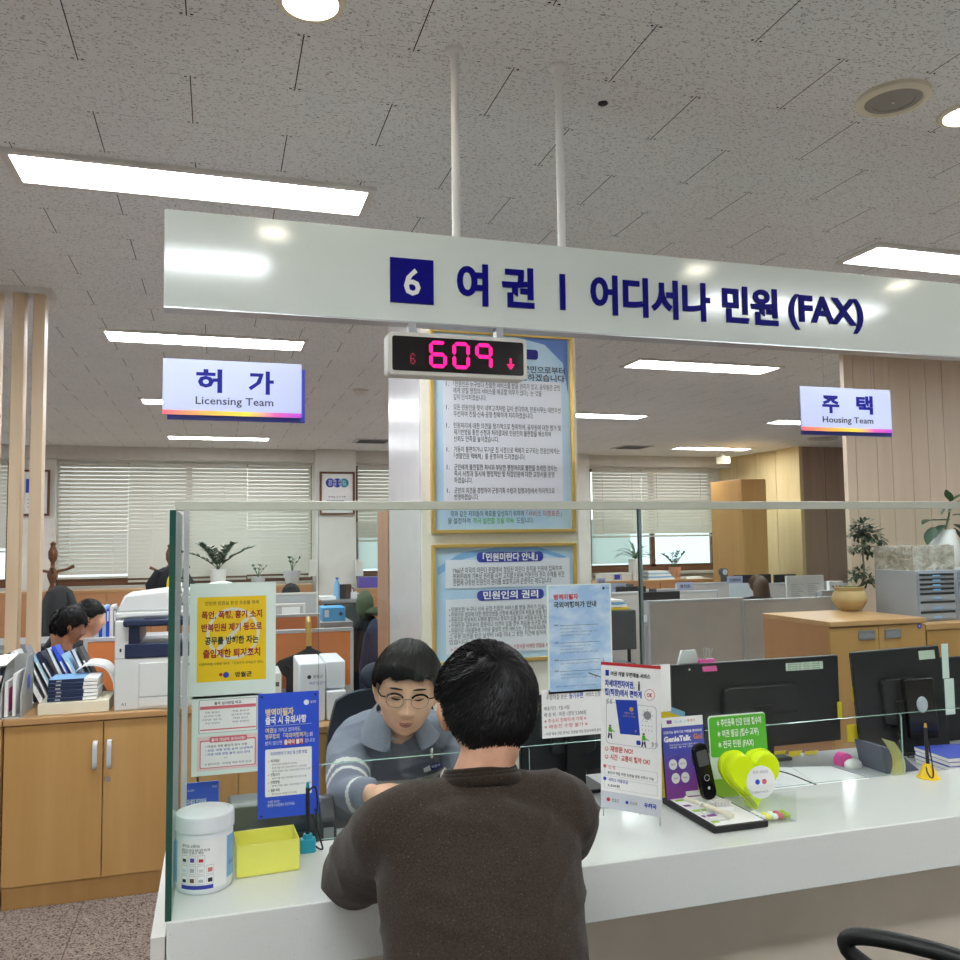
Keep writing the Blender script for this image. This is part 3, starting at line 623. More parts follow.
m.m('ink').text('• 여권 배송 관련 문의는 민원실 여권 담당자에게 문의하세요', x0+w*.03, z0+h*.06, h*.06, y2, 'l', w=w*.92)
tag(m.build('service_notice'), 'white service notice sheet with red lines below the pale blue poster', 'notice')
# framed boards on the pillar
def board(label, X0, X1, Z0, Z1, fill):
    t = thing('framed_board', label, 'board', ((X0+X1)/2, pyf-.01, Z0)); f = MB().m('gold_metal'); q = .018
    f.box(X0, X1, pyf-.025, pyf, Z0, Z0+q).box(X0, X1, pyf-.025, pyf, Z1-q, Z1).box(X0, X0+q, pyf-.025, pyf, Z0+q, Z1-q).box(X1-q, X1, pyf-.025, pyf, Z0+q, Z1-q).build('frame', t, bevel=.002)
    return t
t_ = NT('board_print'); n = t_.noise(t_.coords((1, 1, .6)), 3, 3); t_.bsdf(t_.mix(t_.ramp(n, .3, .7), lin('#a9cdea'), lin('#cfe4f2')), .3); MATS['board_print'] = t_.m
mat('board_panel', '#e4e6ee', .35, var=.01)
bx0, bx1 = PY(430, 450, pyf).x, PY(573, 450, pyf).x
zt0, zt1 = PY(500, 533, pyf).z, PY(500, 333, pyf).z
P0, P1 = PY(652, 665, GF), PY(671, 711, GF); tag(B('paper', P0.x, P1.x, GF-.0012, GF, P1.z, P0.z).build('paper_sheet'), 'small blank white sheet on the glass just right of the standing banner', 'paper')
t = board('upper tall gold framed light blue board with numbered pledges on the pillar', bx0, bx1, zt0, zt1, 0)
y = pyf-.012; m = MB().m('board_print').box(bx0+.018, bx1-.018, y, pyf, zt0+.018, zt1-.018); W = bx1-bx0
zz = lambda py: PY(500, py, y).z
m.m('sign_blue').rrect(bx0+W*.3, bx0+W*.75, zz(358), zz(348), y-.002, .015)
mat('swirl', '#5a7fc8', .3); m.m('swirl').prism([(bx0+W*.6, zt1-.02), (bx0+W*.8, zt1-.05), (bx0+W*.93, zt1-.14), (bx0+W*.965, zt1-.3), (bx0+W*.965, zt1-.02)], y-.0015, y-.001)
m.m('ink').text('군민으로부터', bx1-W*.06, zz(371), .032, y-.003, 'r', w=W*.3, bold=.01).text('적극 실천하겠습니다', bx1-W*.06, zz(379), .032, y-.003, 'r', w=W*.5, bold=.01)
m.m('board_panel').box(bx0+W*.085, bx1-W*.085, y-.002, y, zz(505), zz(380))
L = [(388, 1, '「민원인은 누구보다 친절한 서비스를 받을 권리가 있고, 공무원은 군민'), (394.5, 0, '에게 양질 행정의 서비스를 제공할 의무가 있다」는 것을'), (401, 0, '깊이 인식하겠습니다.'), (411, 1, '모든 민원인을 맞이 내부고객처럼 깊이 생각하며, 민원사무는 대민우선'), (417.5, 0, '우선하여 친절·신속·공정·정확하게 처리하겠습니다.'),
     (429, 1, '민원처리에 대한 의견을 정기적으로 청취하여, 공무원에 대한 평가 및'), (435.5, 0, '재기반영을 통한 신청과 처리결과로 민원인의 불편함을 해소하여'), (442, 0, '신뢰도 만족을 높이겠습니다.'), (452.5, 1, '거동이 불편하거나 무거운 짐 시정으로 택배가 요구되는 민원인에게는'), (459, 0, '「생활민원 택배제」를 운영하여 드리겠습니다.'),
     (470, 1, '군민에게 불친절한 처사와 부당한 행정처리로 불편을 초래한 경우는'), (476.5, 0, '즉시 시정과 동시에 행정적인 및 직접민원에 대한 교정서를 운영'), (483, 0, '하겠습니다.'), (493, 1, '군민의 의견을 경청하여 군정기획 수립과 집행과정에서 적극적으로'), (499.5, 0, '반영하겠습니다.')]
for py, b, s in L:
    if b: m.m('ink').text('1.', bx0+W*.105, zz(py), .026, y-.003)
    m.m('ink').text(s, bx0+W*.155, zz(py), .026, y-.003, 'l', w=W*min(.75, .0205*len(s)))
m.m('ink').text('위와 같은 저희들의 목표를 달성하기 위하여', bx0+W*.13, zz(516), .026, y-.001, 'l', w=W*.5); m.m('red').text('「서비스 이행표준」', bx0+W*.65, zz(516), .026, y-.001, 'l', w=W*.25)
m.m('ink').text('을 설정하여', bx0+W*.11, zz(523), .026, y-.001, 'l', w=W*.15); m.m('green').text('적극 실천할 것을 약속', bx0+W*.28, zz(523), .026, y-.001, 'l', w=W*.28, bold=.01); m.m('ink').text('드립니다.', bx0+W*.58, zz(523), .026, y-.001, 'l', w=W*.12)
m.build('print', t)
zt0, zt1 = PY(500, 662, pyf).z, PY(500, 543.5, pyf).z
t = board('lower gold framed light blue board with two dark blue headings on the pillar', bx0, bx1, zt0, zt1, 0)
m = MB().m('board_print').box(bx0+.018, bx1-.018, y, pyf, zt0+.018, zt1-.018)
sw = [(bx0+W*.04, zz(566)), (bx0+W*.2, zz(552)), (bx0+W*.45, zz(547)), (bx0+W*.72, zz(547)), (bx0+W*.9, zz(556)), (bx0+W*.93, zz(558)), (bx0+W*.9, zz(560)), (bx0+W*.7, zz(551)), (bx0+W*.45, zz(552)), (bx0+W*.22, zz(558)), (bx0+W*.04, zz(574))]
m.m('sky_blue').prism(sw, y-.0012, y-.0006)
m.m('board_panel').box(bx0+W*.09, bx1-W*.05, y-.004, y, zz(587), zz(559)).box(bx0+W*.09, bx1-W*.05, y-.004, y, zz(652), zz(598))
for s, p0 in (('「민원미란다 안내」', 552), ('민원인의 권리', 590)):
    m.m('team_blue').rrect(bx0+W*.3, bx0+W*.76, zz(p0+10), zz(p0), y-.006, .02, y-.004); m.m('paper').text(s, bx0+W*.53, zz(p0+8), .034, y-.0065, 'c', w=W*.38, bold=.03)
for i, s in enumerate(('1966년 미국의 미란다 판결에서 정립된 미란다 원칙을 민원에 접목하여', '민원인에게 기본상 권리를 사전 고지함으로써 민원인의 권리 수혜를 위한', '헌법에 규정된 민원인의 권리를 보호하고자 운영하는 제도입니다.')): m.m('ink').text(s, bx0+W*.14, zz(572+6*i), .026, y-.005, 'l', w=W*(.75, .77, .68)[i])
for i, s in enumerate(('• 민원인은 누구나 신속·공정·친절한 서비스를 받을 권리가 있습니다.', '• 민원인은 업무에 대한 행정정보를 신청에 제공받으며 처음을 받을 정당한 권리가 있', '• 민원인은 민원처리 시행에 불만이나 문의가 있을 경우 시정을 요구할 권리가 있습니다.', '• 민원인은 공무원의 잘못이나 의견이 있을 경우 처음을 요구할 권리가 있습니다', '• 민원인은 거동불편에 가까운 출생지 신청 서비스는「민원사무처리에 관한 법률」과', '  그 부분 의견을 받은 날부터 14일 이내 그 정한 기간에 임하여 회신을 받을', '  있습니다.')): m.m('ink').text(s, bx0+W*.11, zz(610+5.3*i), .022, y-.005, 'l', w=W*min(.8, .0185*len(s)))
m.m('red').text('※ 무리 공무원에 감사하는 마음으로 요구되는 신청서를 이해한 친절을 제공합니다', bx0+W*.12, zz(649), .02, y-.005, 'l', w=W*.75)
m.build('print', t)
# ================================================================== LEFT AND MIDDLE BACKGROUND
def leaf(m, base, d, L, W, droop=.3, n=4, up=None):
    base = Vector(base); d = Vector(d).normalized(); s = d.cross(Vector((0, 0, 1)));
    s = Vector((1, 0, 0)) if s.length < .05 else s.normalized(); vs = []; p = base.copy(); q = d.copy()
    for i in range(n+1):
        t = i/n; w = W*.5*math.sin(math.pi*min(.97, .08+.92*t))**.8; nrm = s.cross(q)
        vs += [p-s*w, p-nrm*w*.35*0+Vector((0, 0, -w*.25)), p+s*w]; p = p+q*(L/n); q = (q+Vector((0, 0, -droop/n*2))).normalized()
    f = []
    for i in range(n): a = 3*i; f += [(a, a+1, a+4, a+3), (a+1, a+2, a+5, a+4)]
    return m.add(vs, f, True)
# wooden posts with their ceiling track
for k, (a, b) in enumerate(((-14, -4), (1, 8), (14.5, 29), (35, 50.5))):
    x0, x1 = PY(a, 300, 5.02).x, PY(b, 300, 5.02).x
    if k == 1: x0 = x1-.085
    if k == 0: x0 -= .04
    o = B('slat_wood', x0, x0+.058, 4.98, 5.07, 0, CZ-.03).build('wooden_post', bevel=.002)
    tag(o, ('pale wooden partition post outside the left edge of the photo', 'pale wooden partition post cut by the left edge of the photo', 'pale wooden partition post, middle one of the three in view', 'pale wooden partition post, the one farthest right')[k], 'post', 'pale wooden posts on the left')
xa, xb = PY(-60, 295, 5.02).x, PY(54, 295, 5.02).x
m = MB().m('off_white'); m.box(xa, xb, 4.95, 5.1, CZ-.03, CZ)
tag(m.build('ceiling_track'), 'white ceiling track holding the wooden posts', 'track')
# low storage cabinets
KZ, KY, KB = .775, 4.0, 4.45
def cabinet(x0, x1, label, locks=True):
    t = thing('storage_cabinet', label, 'cabinet', ((x0+x1)/2, (KY+KB)/2, 0), group='low maple cabinets behind the counter')
    B('maple', x0+.001, x1-.001, KY+.02, KB, .07, KZ-.025).build('body', t); B('black', x0+.02, x1-.02, KY+.06, KB-.02, 0, .03).build('feet', t) if 0 else None
    B('maple', x0+.001, x1-.001, KY+.03, KB-.02, 0.0, .07).build('plinth', t)
    B('maple_top', x0, x1, KY-.012, KB+.01, KZ-.025, KZ).build('top', t, bevel=.003)
    xm = (x0+x1)/2
    for a, b, hx in ((x0+.003, xm-.0025, xm-.03), (xm+.0025, x1-.003, xm+.025)):
        d = B('maple', a, b, KY, KY+.019, .1, KZ-.03).build('door', t, bevel=.001)
        pts = catmull([(hx, KY-.001, .545), (hx, KY-.024, .56), (hx, KY-.028, .605), (hx, KY-.024, .65), (hx, KY-.001, .665)], 5)
        m = MB().m('steel'); vs = []
        for p in pts: vs += [(p[0]-.009, p[1], p[2]), (p[0]+.009, p[1], p[2]), (p[0]+.009, p[1]+.004, p[2]), (p[0]-.009, p[1]+.004, p[2])]
        for i in range(len(pts)-1): a_ = 4*i; m.add([vs[j] for j in range(a_, a_+8)], [(0, 1, 5, 4), (1, 2, 6, 5), (2, 3, 7, 6), (3, 0, 4, 7)], False)
        m.build('handle', d)
        if hx > xm: MB().m('chrome').cyl((hx-.005, KY-.004, .5), (hx-.005, KY+.001, .5), .011, n=16).build('lock', d)
cabinet(-1.605, -.845, 'low maple cabinet at the left edge of the photo')
cabinet(-.84, -.08, 'low maple two door cabinet with steel handles, under the blue stacked books')
cabinet(-.075, .26, 'low maple cabinet behind the red framed notice')
KY0, KB0 = KY, KB; KY, KB = 3.43, 3.9
cabinet(.265, .70, 'low maple cabinet under the small white card printer, beside the clerk'); KY, KB = KY0, KB0
# books on a cream tray
def at_cab(px, py): return PZ(px, py, KZ)
t0 = MB().m('cream').box(-.722, -.445, 4.04, 4.28, KZ+.001, KZ+.05)
tag(t0.build('cream_tray', bevel=.002), 'cream box tray under the stack of blue books', 'tray')
bk = None
for i in range(6):
    z = KZ+.052+.0155*i; w = .125; x0 = -.69+.002*(i % 3); y0 = 4.06+.001*(i % 2)
    m = MB().m('navy').box(0, .138, 0, .17, 0, .0145); m.m('paper').box(.138, .195, .001, .169, .001, .0135)
    m.m('sky_blue').box(.0, .138, .0005, .17, .0145, .0149); m.m('light_grey').rect(.03, .05, .004, .010, -.0004)
    if bk is None:
        bk = m.build('book', world=False); o = bk
    else: o = bk.copy(); COL.objects.link(o)
    o.location = (x0, y0, z)
    tag(o, 'dark blue thick book, %s of the flat stack on the cream tray' % ('bottom one', 'second from the bottom', 'third from the bottom', 'fourth from the bottom', 'fifth', 'topmost')[i], 'book', 'flat stack of dark blue books')
# leaning brochures behind the stack
cols = ['navy', 'navy', 'paper', 'grey', 'light_blue', 'navy', 'pale_blue', 'blue', 'light_blue', 'pale_blue', 'dark_grey']
nm = ['dark navy brochure leaning at the left end of the row', 'second dark navy brochure of the leaning row', 'white brochure in the leaning row beside the navy ones', 'grey covered brochure leaning between white and light blue ones', 'light blue brochure standing highest in the leaning row',
      'slim navy brochure leaning in the middle of the row', 'pale blue brochure behind the bright blue one', 'bright blue brochure leaning over the stacked books', 'light blue brochure right of the bright blue one', 'very pale blue brochure near the right end of the leaning row', 'dark grey brochure at the right end of the leaning row']
for i, c in enumerate(cols):
    m = MB().m(c if c in MATS else 'grey').box(0, .012+.003*(i % 3), -.085, .085, 0, .24+.012*((i*5) % 4)).m('paper').box(.002, .009, -.0855, -.085, .003, .2)
    o = m.build('brochure', world=False, bevel=.0008); o.location = (-.86+.032*i+.012, 4.34, KZ+.008); o.rotation_euler = (R(-4), R(-24-2.0*(i % 3)), R(4))
    o.location.x += .03; tag(o, nm[i], 'brochure', 'brochures leaning on the cabinet')
# grey magazine holder with a round blue hole
t = thing('magazine_holder', 'grey cardboard magazine holder with round hole, left of the stacked books', 'magazine holder', (-.75, 4.15, KZ))
mat('card_grey', '#a9aaa6', .7)
pr = [(4.02, KZ), (4.26, KZ), (4.26, KZ+.24), (4.14, KZ+.24), (4.02, KZ+.1)]
for x in (-.86, -.785): MB().m('card_grey').prism(pr, x, x+.004, 'yz').build('side', t)
B('card_grey', -.86, -.785, 4.256, 4.26, KZ, KZ+.24).build('back', t); B('card_grey', -.86, -.785, 4.02, 4.26, KZ, KZ+.004).build('base', t)
MB().m('blue').cyl((-.7805, 4.16, KZ+.13), (-.78, 4.16, KZ+.13), .032, n=24).build('hole_ring', t)
for i, (mt, lb) in enumerate((('pink', 'pink and white crumpled leaflet inside the grey magazine holder'), ('paper', 'white leaflet inside the grey magazine holder'))):
    m = MB().m('paper'); x = -.848+.03*i; m.box(x, x+.012, 4.04, 4.25, KZ+.006, KZ+.15+.03*i)
    if i == 0: m.m('pink').box(x-.0005, x+.0125, 4.06, 4.14, KZ+.02, KZ+.12)
    tag(m.build('leaflet'), lb, 'leaflet')
# open box with papers on the far left
t = thing('paper_box', 'open white box of standing booklets at the left edge of the cabinet', 'box', (-.93, 4.17, KZ))
B('off_white', -1.09, -.875, 4.03, 4.3, KZ, KZ+.03).build('tray', t)
for i in range(7):
    c = ['paper', 'blue', 'paper', 'pale_blue', 'grey', 'paper', 'navy'][i]
    o = MB().m(c).box(0, .012, -.1, .1, 0, .17+.015*(i % 3)).m('paper').box(.0, .012, -.1005, -.1, .0, .15).build('booklet', world=False)
    o.location = (-1.07+.026*i, 4.16, KZ+.032); o.rotation_euler = (0, R(16), 0)
    tag(o, ('white booklet, leftmost in the open box', 'blue booklet in the open white box', 'white booklet beside the blue one in the open box', 'pale blue booklet in the open box', 'grey booklet in the open box', 'white booklet right of the grey one in the open box', 'navy booklet at the right end of the open box')[i], 'booklet', 'booklets in the open white box')
m = MB().m('paper'); m.add([(-1.02, 4.0, KZ+.2), (-.84, 4.02, KZ+.22), (-.83, 4.2, KZ+.245), (-1.03, 4.2, KZ+.235), (-1.02, 4.0, KZ+.203), (-.84, 4.02, KZ+.223), (-.83, 4.2, KZ+.248), (-1.03, 4.2, KZ+.238)], [(0, 1, 2, 3), (7, 6, 5, 4), (0, 4, 5, 1), (1, 5, 6, 2), (2, 6, 7, 3), (3, 7, 4, 0)], False)
tag(m.build('loose_sheet'), 'loose white sheets lying on top of the booklets at the far left', 'paper')
# curled brochure
m = MB().m('paper'); pts = catmull([(-.595, 4.3, KZ+.165), (-.55, 4.3, KZ+.19), (-.48, 4.3, KZ+.175), (-.445, 4.3, KZ+.12), (-.437, 4.3, KZ+.06)], 6)
vs = []
for p in pts: vs += [(p[0], 4.18, p[2]), (p[0], 4.36, p[2]), (p[0]-.004, 4.36, p[2]-.009), (p[0]-.004, 4.18, p[2]-.009)]
for i in range(len(pts)-1): m.add(vs[4*i:4*i+8], [(0, 4, 5, 1), (1, 5, 6, 2), (2, 6, 7, 3), (3, 7, 4, 0)], True)
tag(m.build('magazine'), 'white magazine bent over in an arch beside the copier', 'magazine')
# copier
def copier():
    X0, X1 = -.425, .19; y0, y1 = 4.03, 4.4; t = thing('copier', 'large white and navy multifunction copier on the cabinet behind the glass', 'copier', ((X0+X1)/2, 4.22, KZ)); z = KZ
    mat('copier_white', '#d9dbd8', .45, var=.02); mat('copier_navy', '#25304f', .35, var=.02)
    B('copier_white', X0, X1, y0, y1, z, z+0.2220).build('body', t, bevel=.006)
    for a, b in ((.012, .05), (.055, .2)): B('copier_white', X0+.10, X1-.02, y0-.006, y0+.001, z+a, z+b).build('paper_drawer', t, bevel=.002)
    B('grey', X0+.29, X0+.41, y0-.008, y0-.005, z+0.1813, z+0.1909).build('latch', t)
    B('copier_white', X0, X0+.055, y0, y1, z+0.2220, z+0.3848).build('side_column', t, bevel=.004)
    B('copier_navy', X0+.04, X1-.02, y0-.004, y1-.05, z+0.2220, z+0.2849).build('output_tray', t, bevel=.006)
    B('copier_navy', X0+.055, X0+.1, y0+.005, y1, z+0.2849, z+0.3626).build('support', t)
    B('copier_navy', X0+.035, X1, y0-.03, y1, z+0.3589, z+0.3922).build('scanner_bed', t, bevel=.01)
    B('navy', X0+.12, X0+.42, y0-.025, y0+.03, z+0.3922, z+0.3952).build('control_panel', t)
    B('copier_white', X0-.005, X1-.005, y0+.04, y1, z+0.3929, z+0.4181).build('lid', t, bevel=.008)
    MB().m('copier_white').prism([(X0+.0, z+0.4181), (X0+.22, z+0.4181), (X0+.21, z+0.5106), (X0+.03, z+0.4921)], y0+.06, y1-.02).build('document_feeder', t, bevel=.01)
    MB().m('off_white').prism([(X0+.2, z+0.4440), (X1-.06, z+0.4884), (X1-.06, z+0.4943), (X0+.2, z+0.4529)], y0+.08, y1-.04).build('feeder_tray', t)
    B('black', X0+.02, X0+.028, y0-.001, y0+.001, z+0.2516, z+0.2664).build('badge', t)
    MB().m('ink').text('A3', X0+.03, z+0.0222, .014, y0-.001).build('lettering', t)
    for i in range(3):
        o = MB().m('paper').box(-.13, .13, -.1, .1, 0, .006).build('paper_sheet', world=False); o.location = (X0+.30+.02*i, 4.22, z+0.4847+.012*i); o.rotation_euler = (0, R(-9), R(6*i))
        tag(o, ('lower', 'middle', 'upper')[i]+' white sheet in the copier feeder tray', 'paper', 'sheets on the copier')
copier()
# men at the left (bodies further down) - orange partition, binders
def screen_panel(name, label, x0, x1, y, z0, z1, fabric, rot=0, frame='light_grey', group=None, fz=None):
    t = thing(name, label, 'partition', ((x0+x1)/2, y, 0), group=group); q = .02
    B(fabric, x0+q, x1-q, y-.018, y+.018, fz if fz else z0+q, z1-q).build('fabric', t)
    if fz: B('light_grey', x0+q, x1-q, y-.016, y+.016, z0, fz).build('lower_panel', t)
    f = MB().m(frame); f.box(x0, x1, y-.022, y+.022, z1-q, z1).box(x0, x0+q, y-.022, y+.022, z0, z1-q).box(x1-q, x1, y-.022, y+.022, z0, z1-q)
    f.build('frame', t, bevel=.002); return t
a = RC(82, 740, 113, 637, 4.75)
screen_panel('desk_partition', 'orange fabric partition with grey frame between the two men and the copier', a[0], .05, 4.75, 0, a[3], 'orange')
def binders(px0, px1, py0, py1, Y, cols, where):
    x0, x1, z0, z1 = RC(px0, py1, px1, py0, Y); w = (x1-x0)/len(cols)
    for i, c in enumerate(cols):
        o = MB().m(c).box(x0+w*i, x0+w*(i+.93), Y, Y+.25, z0, z1-.02*(i % 2)).m('paper').rect(x0+w*(i+.25), x0+w*(i+.7), z0+(z1-z0)*.55, z0+(z1-z0)*.85, Y-.001).build('binder')
        tag(o, '%s binder, number %s from the left %s' % (c.replace('_', ' '), ['one', 'two', 'three', 'four', 'five', 'six'][i], where), 'binder', 'binders '+where)
a = PY(105, 640, 6.2)
t = thing('work_desk', 'grey desk in front of the two men behind the orange partition', 'desk', (-.2, 5.7, 0)); B('desk_top', -.42, -.06, 5.0, 6.4, .69, .72).build('desk_top', t); B('off_white', -.42, -.06, 5.0, 5.04, 0, .69).build('side_panel', t); B('off_white', -.42, -.06, 6.36, 6.4, 0, .69).build('side_panel', t)
a = PY(105, 640, 6.6); t = thing('low_shelf', 'low white shelf with the row of binders behind the two men', 'shelf', (-.8, 6.8, 0)); B('off_white', -1.6, .1, 6.56, 7.0, 0, a.z-.03).build('body', t); B('desk_top', -1.62, .12, 6.55, 7.02, a.z-.03, a.z).build('top', t)
binders(95, 117, 606, 640, 6.6, ['white', 'blue', 'light_blue', 'blue', 'white', 'grey'], 'standing on the desk beside the copier')
# back credenzas
def credenza(px0, px1, ptop, Y, n, label, mt='credenza', H0=None):
    x0, x1 = PY(px0, ptop, Y).x, PY(px1, ptop, Y).x; z = PY((px0+px1)/2, ptop, Y).z
    for i in range(n):
        a, b = x0+(x1-x0)*i/n, x0+(x1-x0)*(i+1)/n
        t = thing('credenza', label+(', %s unit from the left' % ['first', 'second', 'third', 'fourth', 'fifth'][i] if n > 1 else ''), 'cabinet', ((a+b)/2, Y+.25, 0), group='low wooden cabinets along the windows')
        B(mt, a+.003, b-.003, Y, Y+.45, 0, z-.03).build('body', t); B('maple_top', a, b, Y-.015, Y+.46, z-.03, z).build('top', t)
        for c, d in ((a+.01, (a+b)/2-.004), ((a+b)/2+.004, b-.01)): B(mt, c, d, Y-.012, Y, .06, z-.04).build('door', t)
    return z
zc = credenza(-30, 313, 589, 12.6, 4, 'brown wooden credenza under the wide window')
zr = credenza(603, 714, 580, 12.3, 2, 'brown wooden credenza under the right window')
zm = credenza(357, 400, 588, 12.6, 1, 'brown wooden credenza in the gap between column and pillar')
# things on the left credenza
def pot(label, name, px, pbot, Y, z, r, h, mt, plant, r1=None, root=None):
    x = PY(px, pbot, Y).x; t = thing(name, label, 'potted plant', (x, Y, z)); r1 = r1 or r*.85
    MB().m(mt).lathe([(r1, 0), (r, h*.9), (r, h), (r*.9, h), (r*.88, h*.92), (.001, h*.9)], (x, Y, z), 28, False).build('pot', t)
    plant(t, x, Y, z+h*.93); return t
def zz_plant(n, L, w=.04, spread=.8, dense=9, mt='leaf_dark', seed=1):
    def f(t, x, y, z):
        rg = random.Random(seed); m = MB().m(mt); st = MB().m('leaf')
        for i in range(n):
            a = 2*math.pi*i/n+rg.uniform(-.3, .3); sp = spread*rg.uniform(.35, 1); pts = []
            for k in range(dense+1): u = k/dense; pts.append(Vector((x+math.cos(a)*sp*L*u**1.3, y+math.sin(a)*sp*L*u**1.3*.6, z+L*(u-.25*sp*u*u)*rg.uniform(.97, 1.02))))
            st.tube(pts, [.006*(1-.6*k/dense) for k in range(dense+1)], 5)
            for k in range(2, dense+1):
                d = (pts[k]-pts[k-1]).normalized()
                for s in (-1, 1):
                    sd = Vector((-math.sin(a)*s, math.cos(a)*s, .3))+d*.8+Vector((0, rg.uniform(-.4, .4), rg.uniform(-.2, .3))); leaf(m, pts[k], sd, w*2.1*rg.uniform(.8, 1.1), w*rg.uniform(.8, 1.1), .2)
        st.build('stems', t); m.build('leaves', t)
    return f
pot('dark green leafy plant in a white pot before the blinds, above the yellow poster', 'potted_plant', 218, 584, 12.75, zc+.002, .115, .24, 'white', zz_plant(10, .42, .05, 1.5, 9, seed=3))
pot('small aloe in a pale pot on the credenza beside the seated man', 'potted_plant', 292, 585, 12.75, zc, .13, .2, 'light_grey', zz_plant(5, .2, .03, .6, 3, seed=5), .08)
pot('small spiky plant in a pale pot half hidden by the yellow poster', 'potted_plant', 258, 586, 12.75, zc, .1, .12, 'light_grey', zz_plant(5, .18, .025, .6, 3, seed=8))
# picture frames on the columns
def picture(px0, py0, px1, py1, Y, label, kind):
    x0, x1, z0, z1 = RC(px0, py1, px1, py0, Y); t = thing('picture_frame', label, 'picture frame', ((x0+x1)/2, Y, z0)); q = .03
    MB().m('brown').box(x0, x1, Y-.03, Y, z0, z0+q).box(x0, x1, Y-.03, Y, z1-q, z1).box(x0, x0+q, Y-.03, Y, z0+q, z1-q).box(x1-q, x1, Y-.03, Y, z0+q, z1-q).build('frame', t)
    m = MB().m('paper').box(x0+q, x1-q, Y-.012, Y, z0+q, z1-q); w = x1-x0; h = z1-z0
    if kind == 0:
        m.m('blue_deep').disc(x0+w*.3, z0+h*.74, w*.13, Y-.014).disc(x0+w*.5, z0+h*.74, w*.13, Y-.015).m('teal').disc(x0+w*.7, z0+h*.74, w*.13, Y-.014)
        m.m('paper').text('함께 하는', x0+w*.5, z0+h*.75, h*.06, Y-.017, 'c', w=w*.5).text('민원 행정', x0+w*.5, z0+h*.68, h*.06, Y-.017, 'c', w=w*.5)
        m.m('ink').text('민원실 고객 헌장', x0+w*.5, z0+h*.4, h*.04, Y-.014, 'c', w=w*.5)
        for i in range(5): m.m('ink_soft').rect(x0+w*.2, x0+w*(.7+.02*i), z0+h*(.32-.045*i), z0+h*(.335-.045*i), Y-.013)
    else:
        m.m('red').disc(x0+w*.5, z0+h*.88, w*.2, Y-.014).m('blue_deep').rect(x0+w*.15, x0+w*.6, z0+h*.5, z0+h*.8, Y-.013)
        for i in range(3): m.m('ink_soft').rect(x0+w*.2, x0+w*.6, z0+h*(.35-.08*i), z0+h*(.36-.08*i), Y-.013)
    m.build('print', t)
picture(319.5, 472, 354.5, 515, 12.89, 'brown framed charter with blue overlapping discs on the white column', 0)
picture(21, 470, 50.5, 516, 13.19, 'brown framed print behind the wooden posts', 1)
a = PY(313, 568, 12.85); tag(B('off_white', a.x-.06, a.x+.06, 12.82, 12.9, a.z-.12, a.z+.12).build('wall_box'), 'small white box on the left corner of the column', 'box')
a = PY(359, 568, 12.85); tag(B('off_white', a.x-.06, a.x+.06, 12.82, 12.9, a.z-.12, a.z+.12).build('wall_box'), 'small white box on the right corner of the column', 'box')
tag(B('purple', PY(358, 580, 12.8).x, PY(379, 580, 12.8).x, 12.7, 12.9, zm, zm+.16).build('purple_case'), 'purple case on the credenza between column and pillar', 'case')
# glazed cabinet with bottle and mugs
x0, x1, z0, z1 = RC(322, 660, 362, 599, 9.0); t = thing('glass_cabinet', 'dark glazed cabinet in front of the white column', 'cabinet', ((x0+x1)/2, 9.2, 0))
mat('smoked', '#4e5654', .15, 0, .7); B('smoked', x0+.02, x1-.02, 9.0, 9.01, .1, z1-.04).build('glass_doors', t); B('light_grey', x0, x1, 9.01, 9.45, 0, z1-.03).build('body', t)
MB().m('alu').box(x0, x1, 8.98, 9.46, z1-.03, z1).build('top', t)
B('kiosk_wood', x0-.06, x0-.003, 9.05, 9.45, 0, z1-.01).build('side_board', t)
def on(px, Y, z): return PY(px, 590, Y).x, Y, z
x, y, z = on(337, 9.15, z1)
t = thing('water_bottle', 'clear blue water bottle on the glazed cabinet', 'bottle', (x, y, z)); clear_glass('pet', '#a8cce4')
MB().m('sky_blue').lathe([(.033, 0), (.035, .02), (.035, .14), (.015, .19), (.013, .21)], (x, y, z), 16, False).build('bottle_body', t); MB().m('blue').cyl((x, y, z+.205), (x, y, z+.225), .016).build('cap', t)
for px, c, lb in ((343, 'black', 'black mug beside the water bottle'), (347.5, 'dark_brown', 'dark brown mug right of the black one'), (353, 'white', 'small white cup at the right end of the glazed cabinet')):
    x, y, z = on(px, 9.15, z1); t = thing('mug', lb, 'mug', (x, y, z)); hh_ = .15 if c != 'white' else .07
    MB().m(c).lathe([(.035, 0), (.042, .01), (.042, hh_), (.037, hh_), (.036, .02), (.001, .02)], (x, y, z), 18, False).build('cup', t); MB().m(c).tube([(x+.04, y, z+hh_*.8), (x+.068, y, z+hh_*.65), (x+.066, y, z+hh_*.35), (x+.04, y, z+hh_*.2)], .006).build('handle', t)
x, y, z = on(328, 9.15, z1); tag(B('paper', x-.09, x+.07, 9.05, 9.3, z, z+.03).build('paper_stack'), 'white paper stack on the glazed cabinet left of the bottle', 'papers')
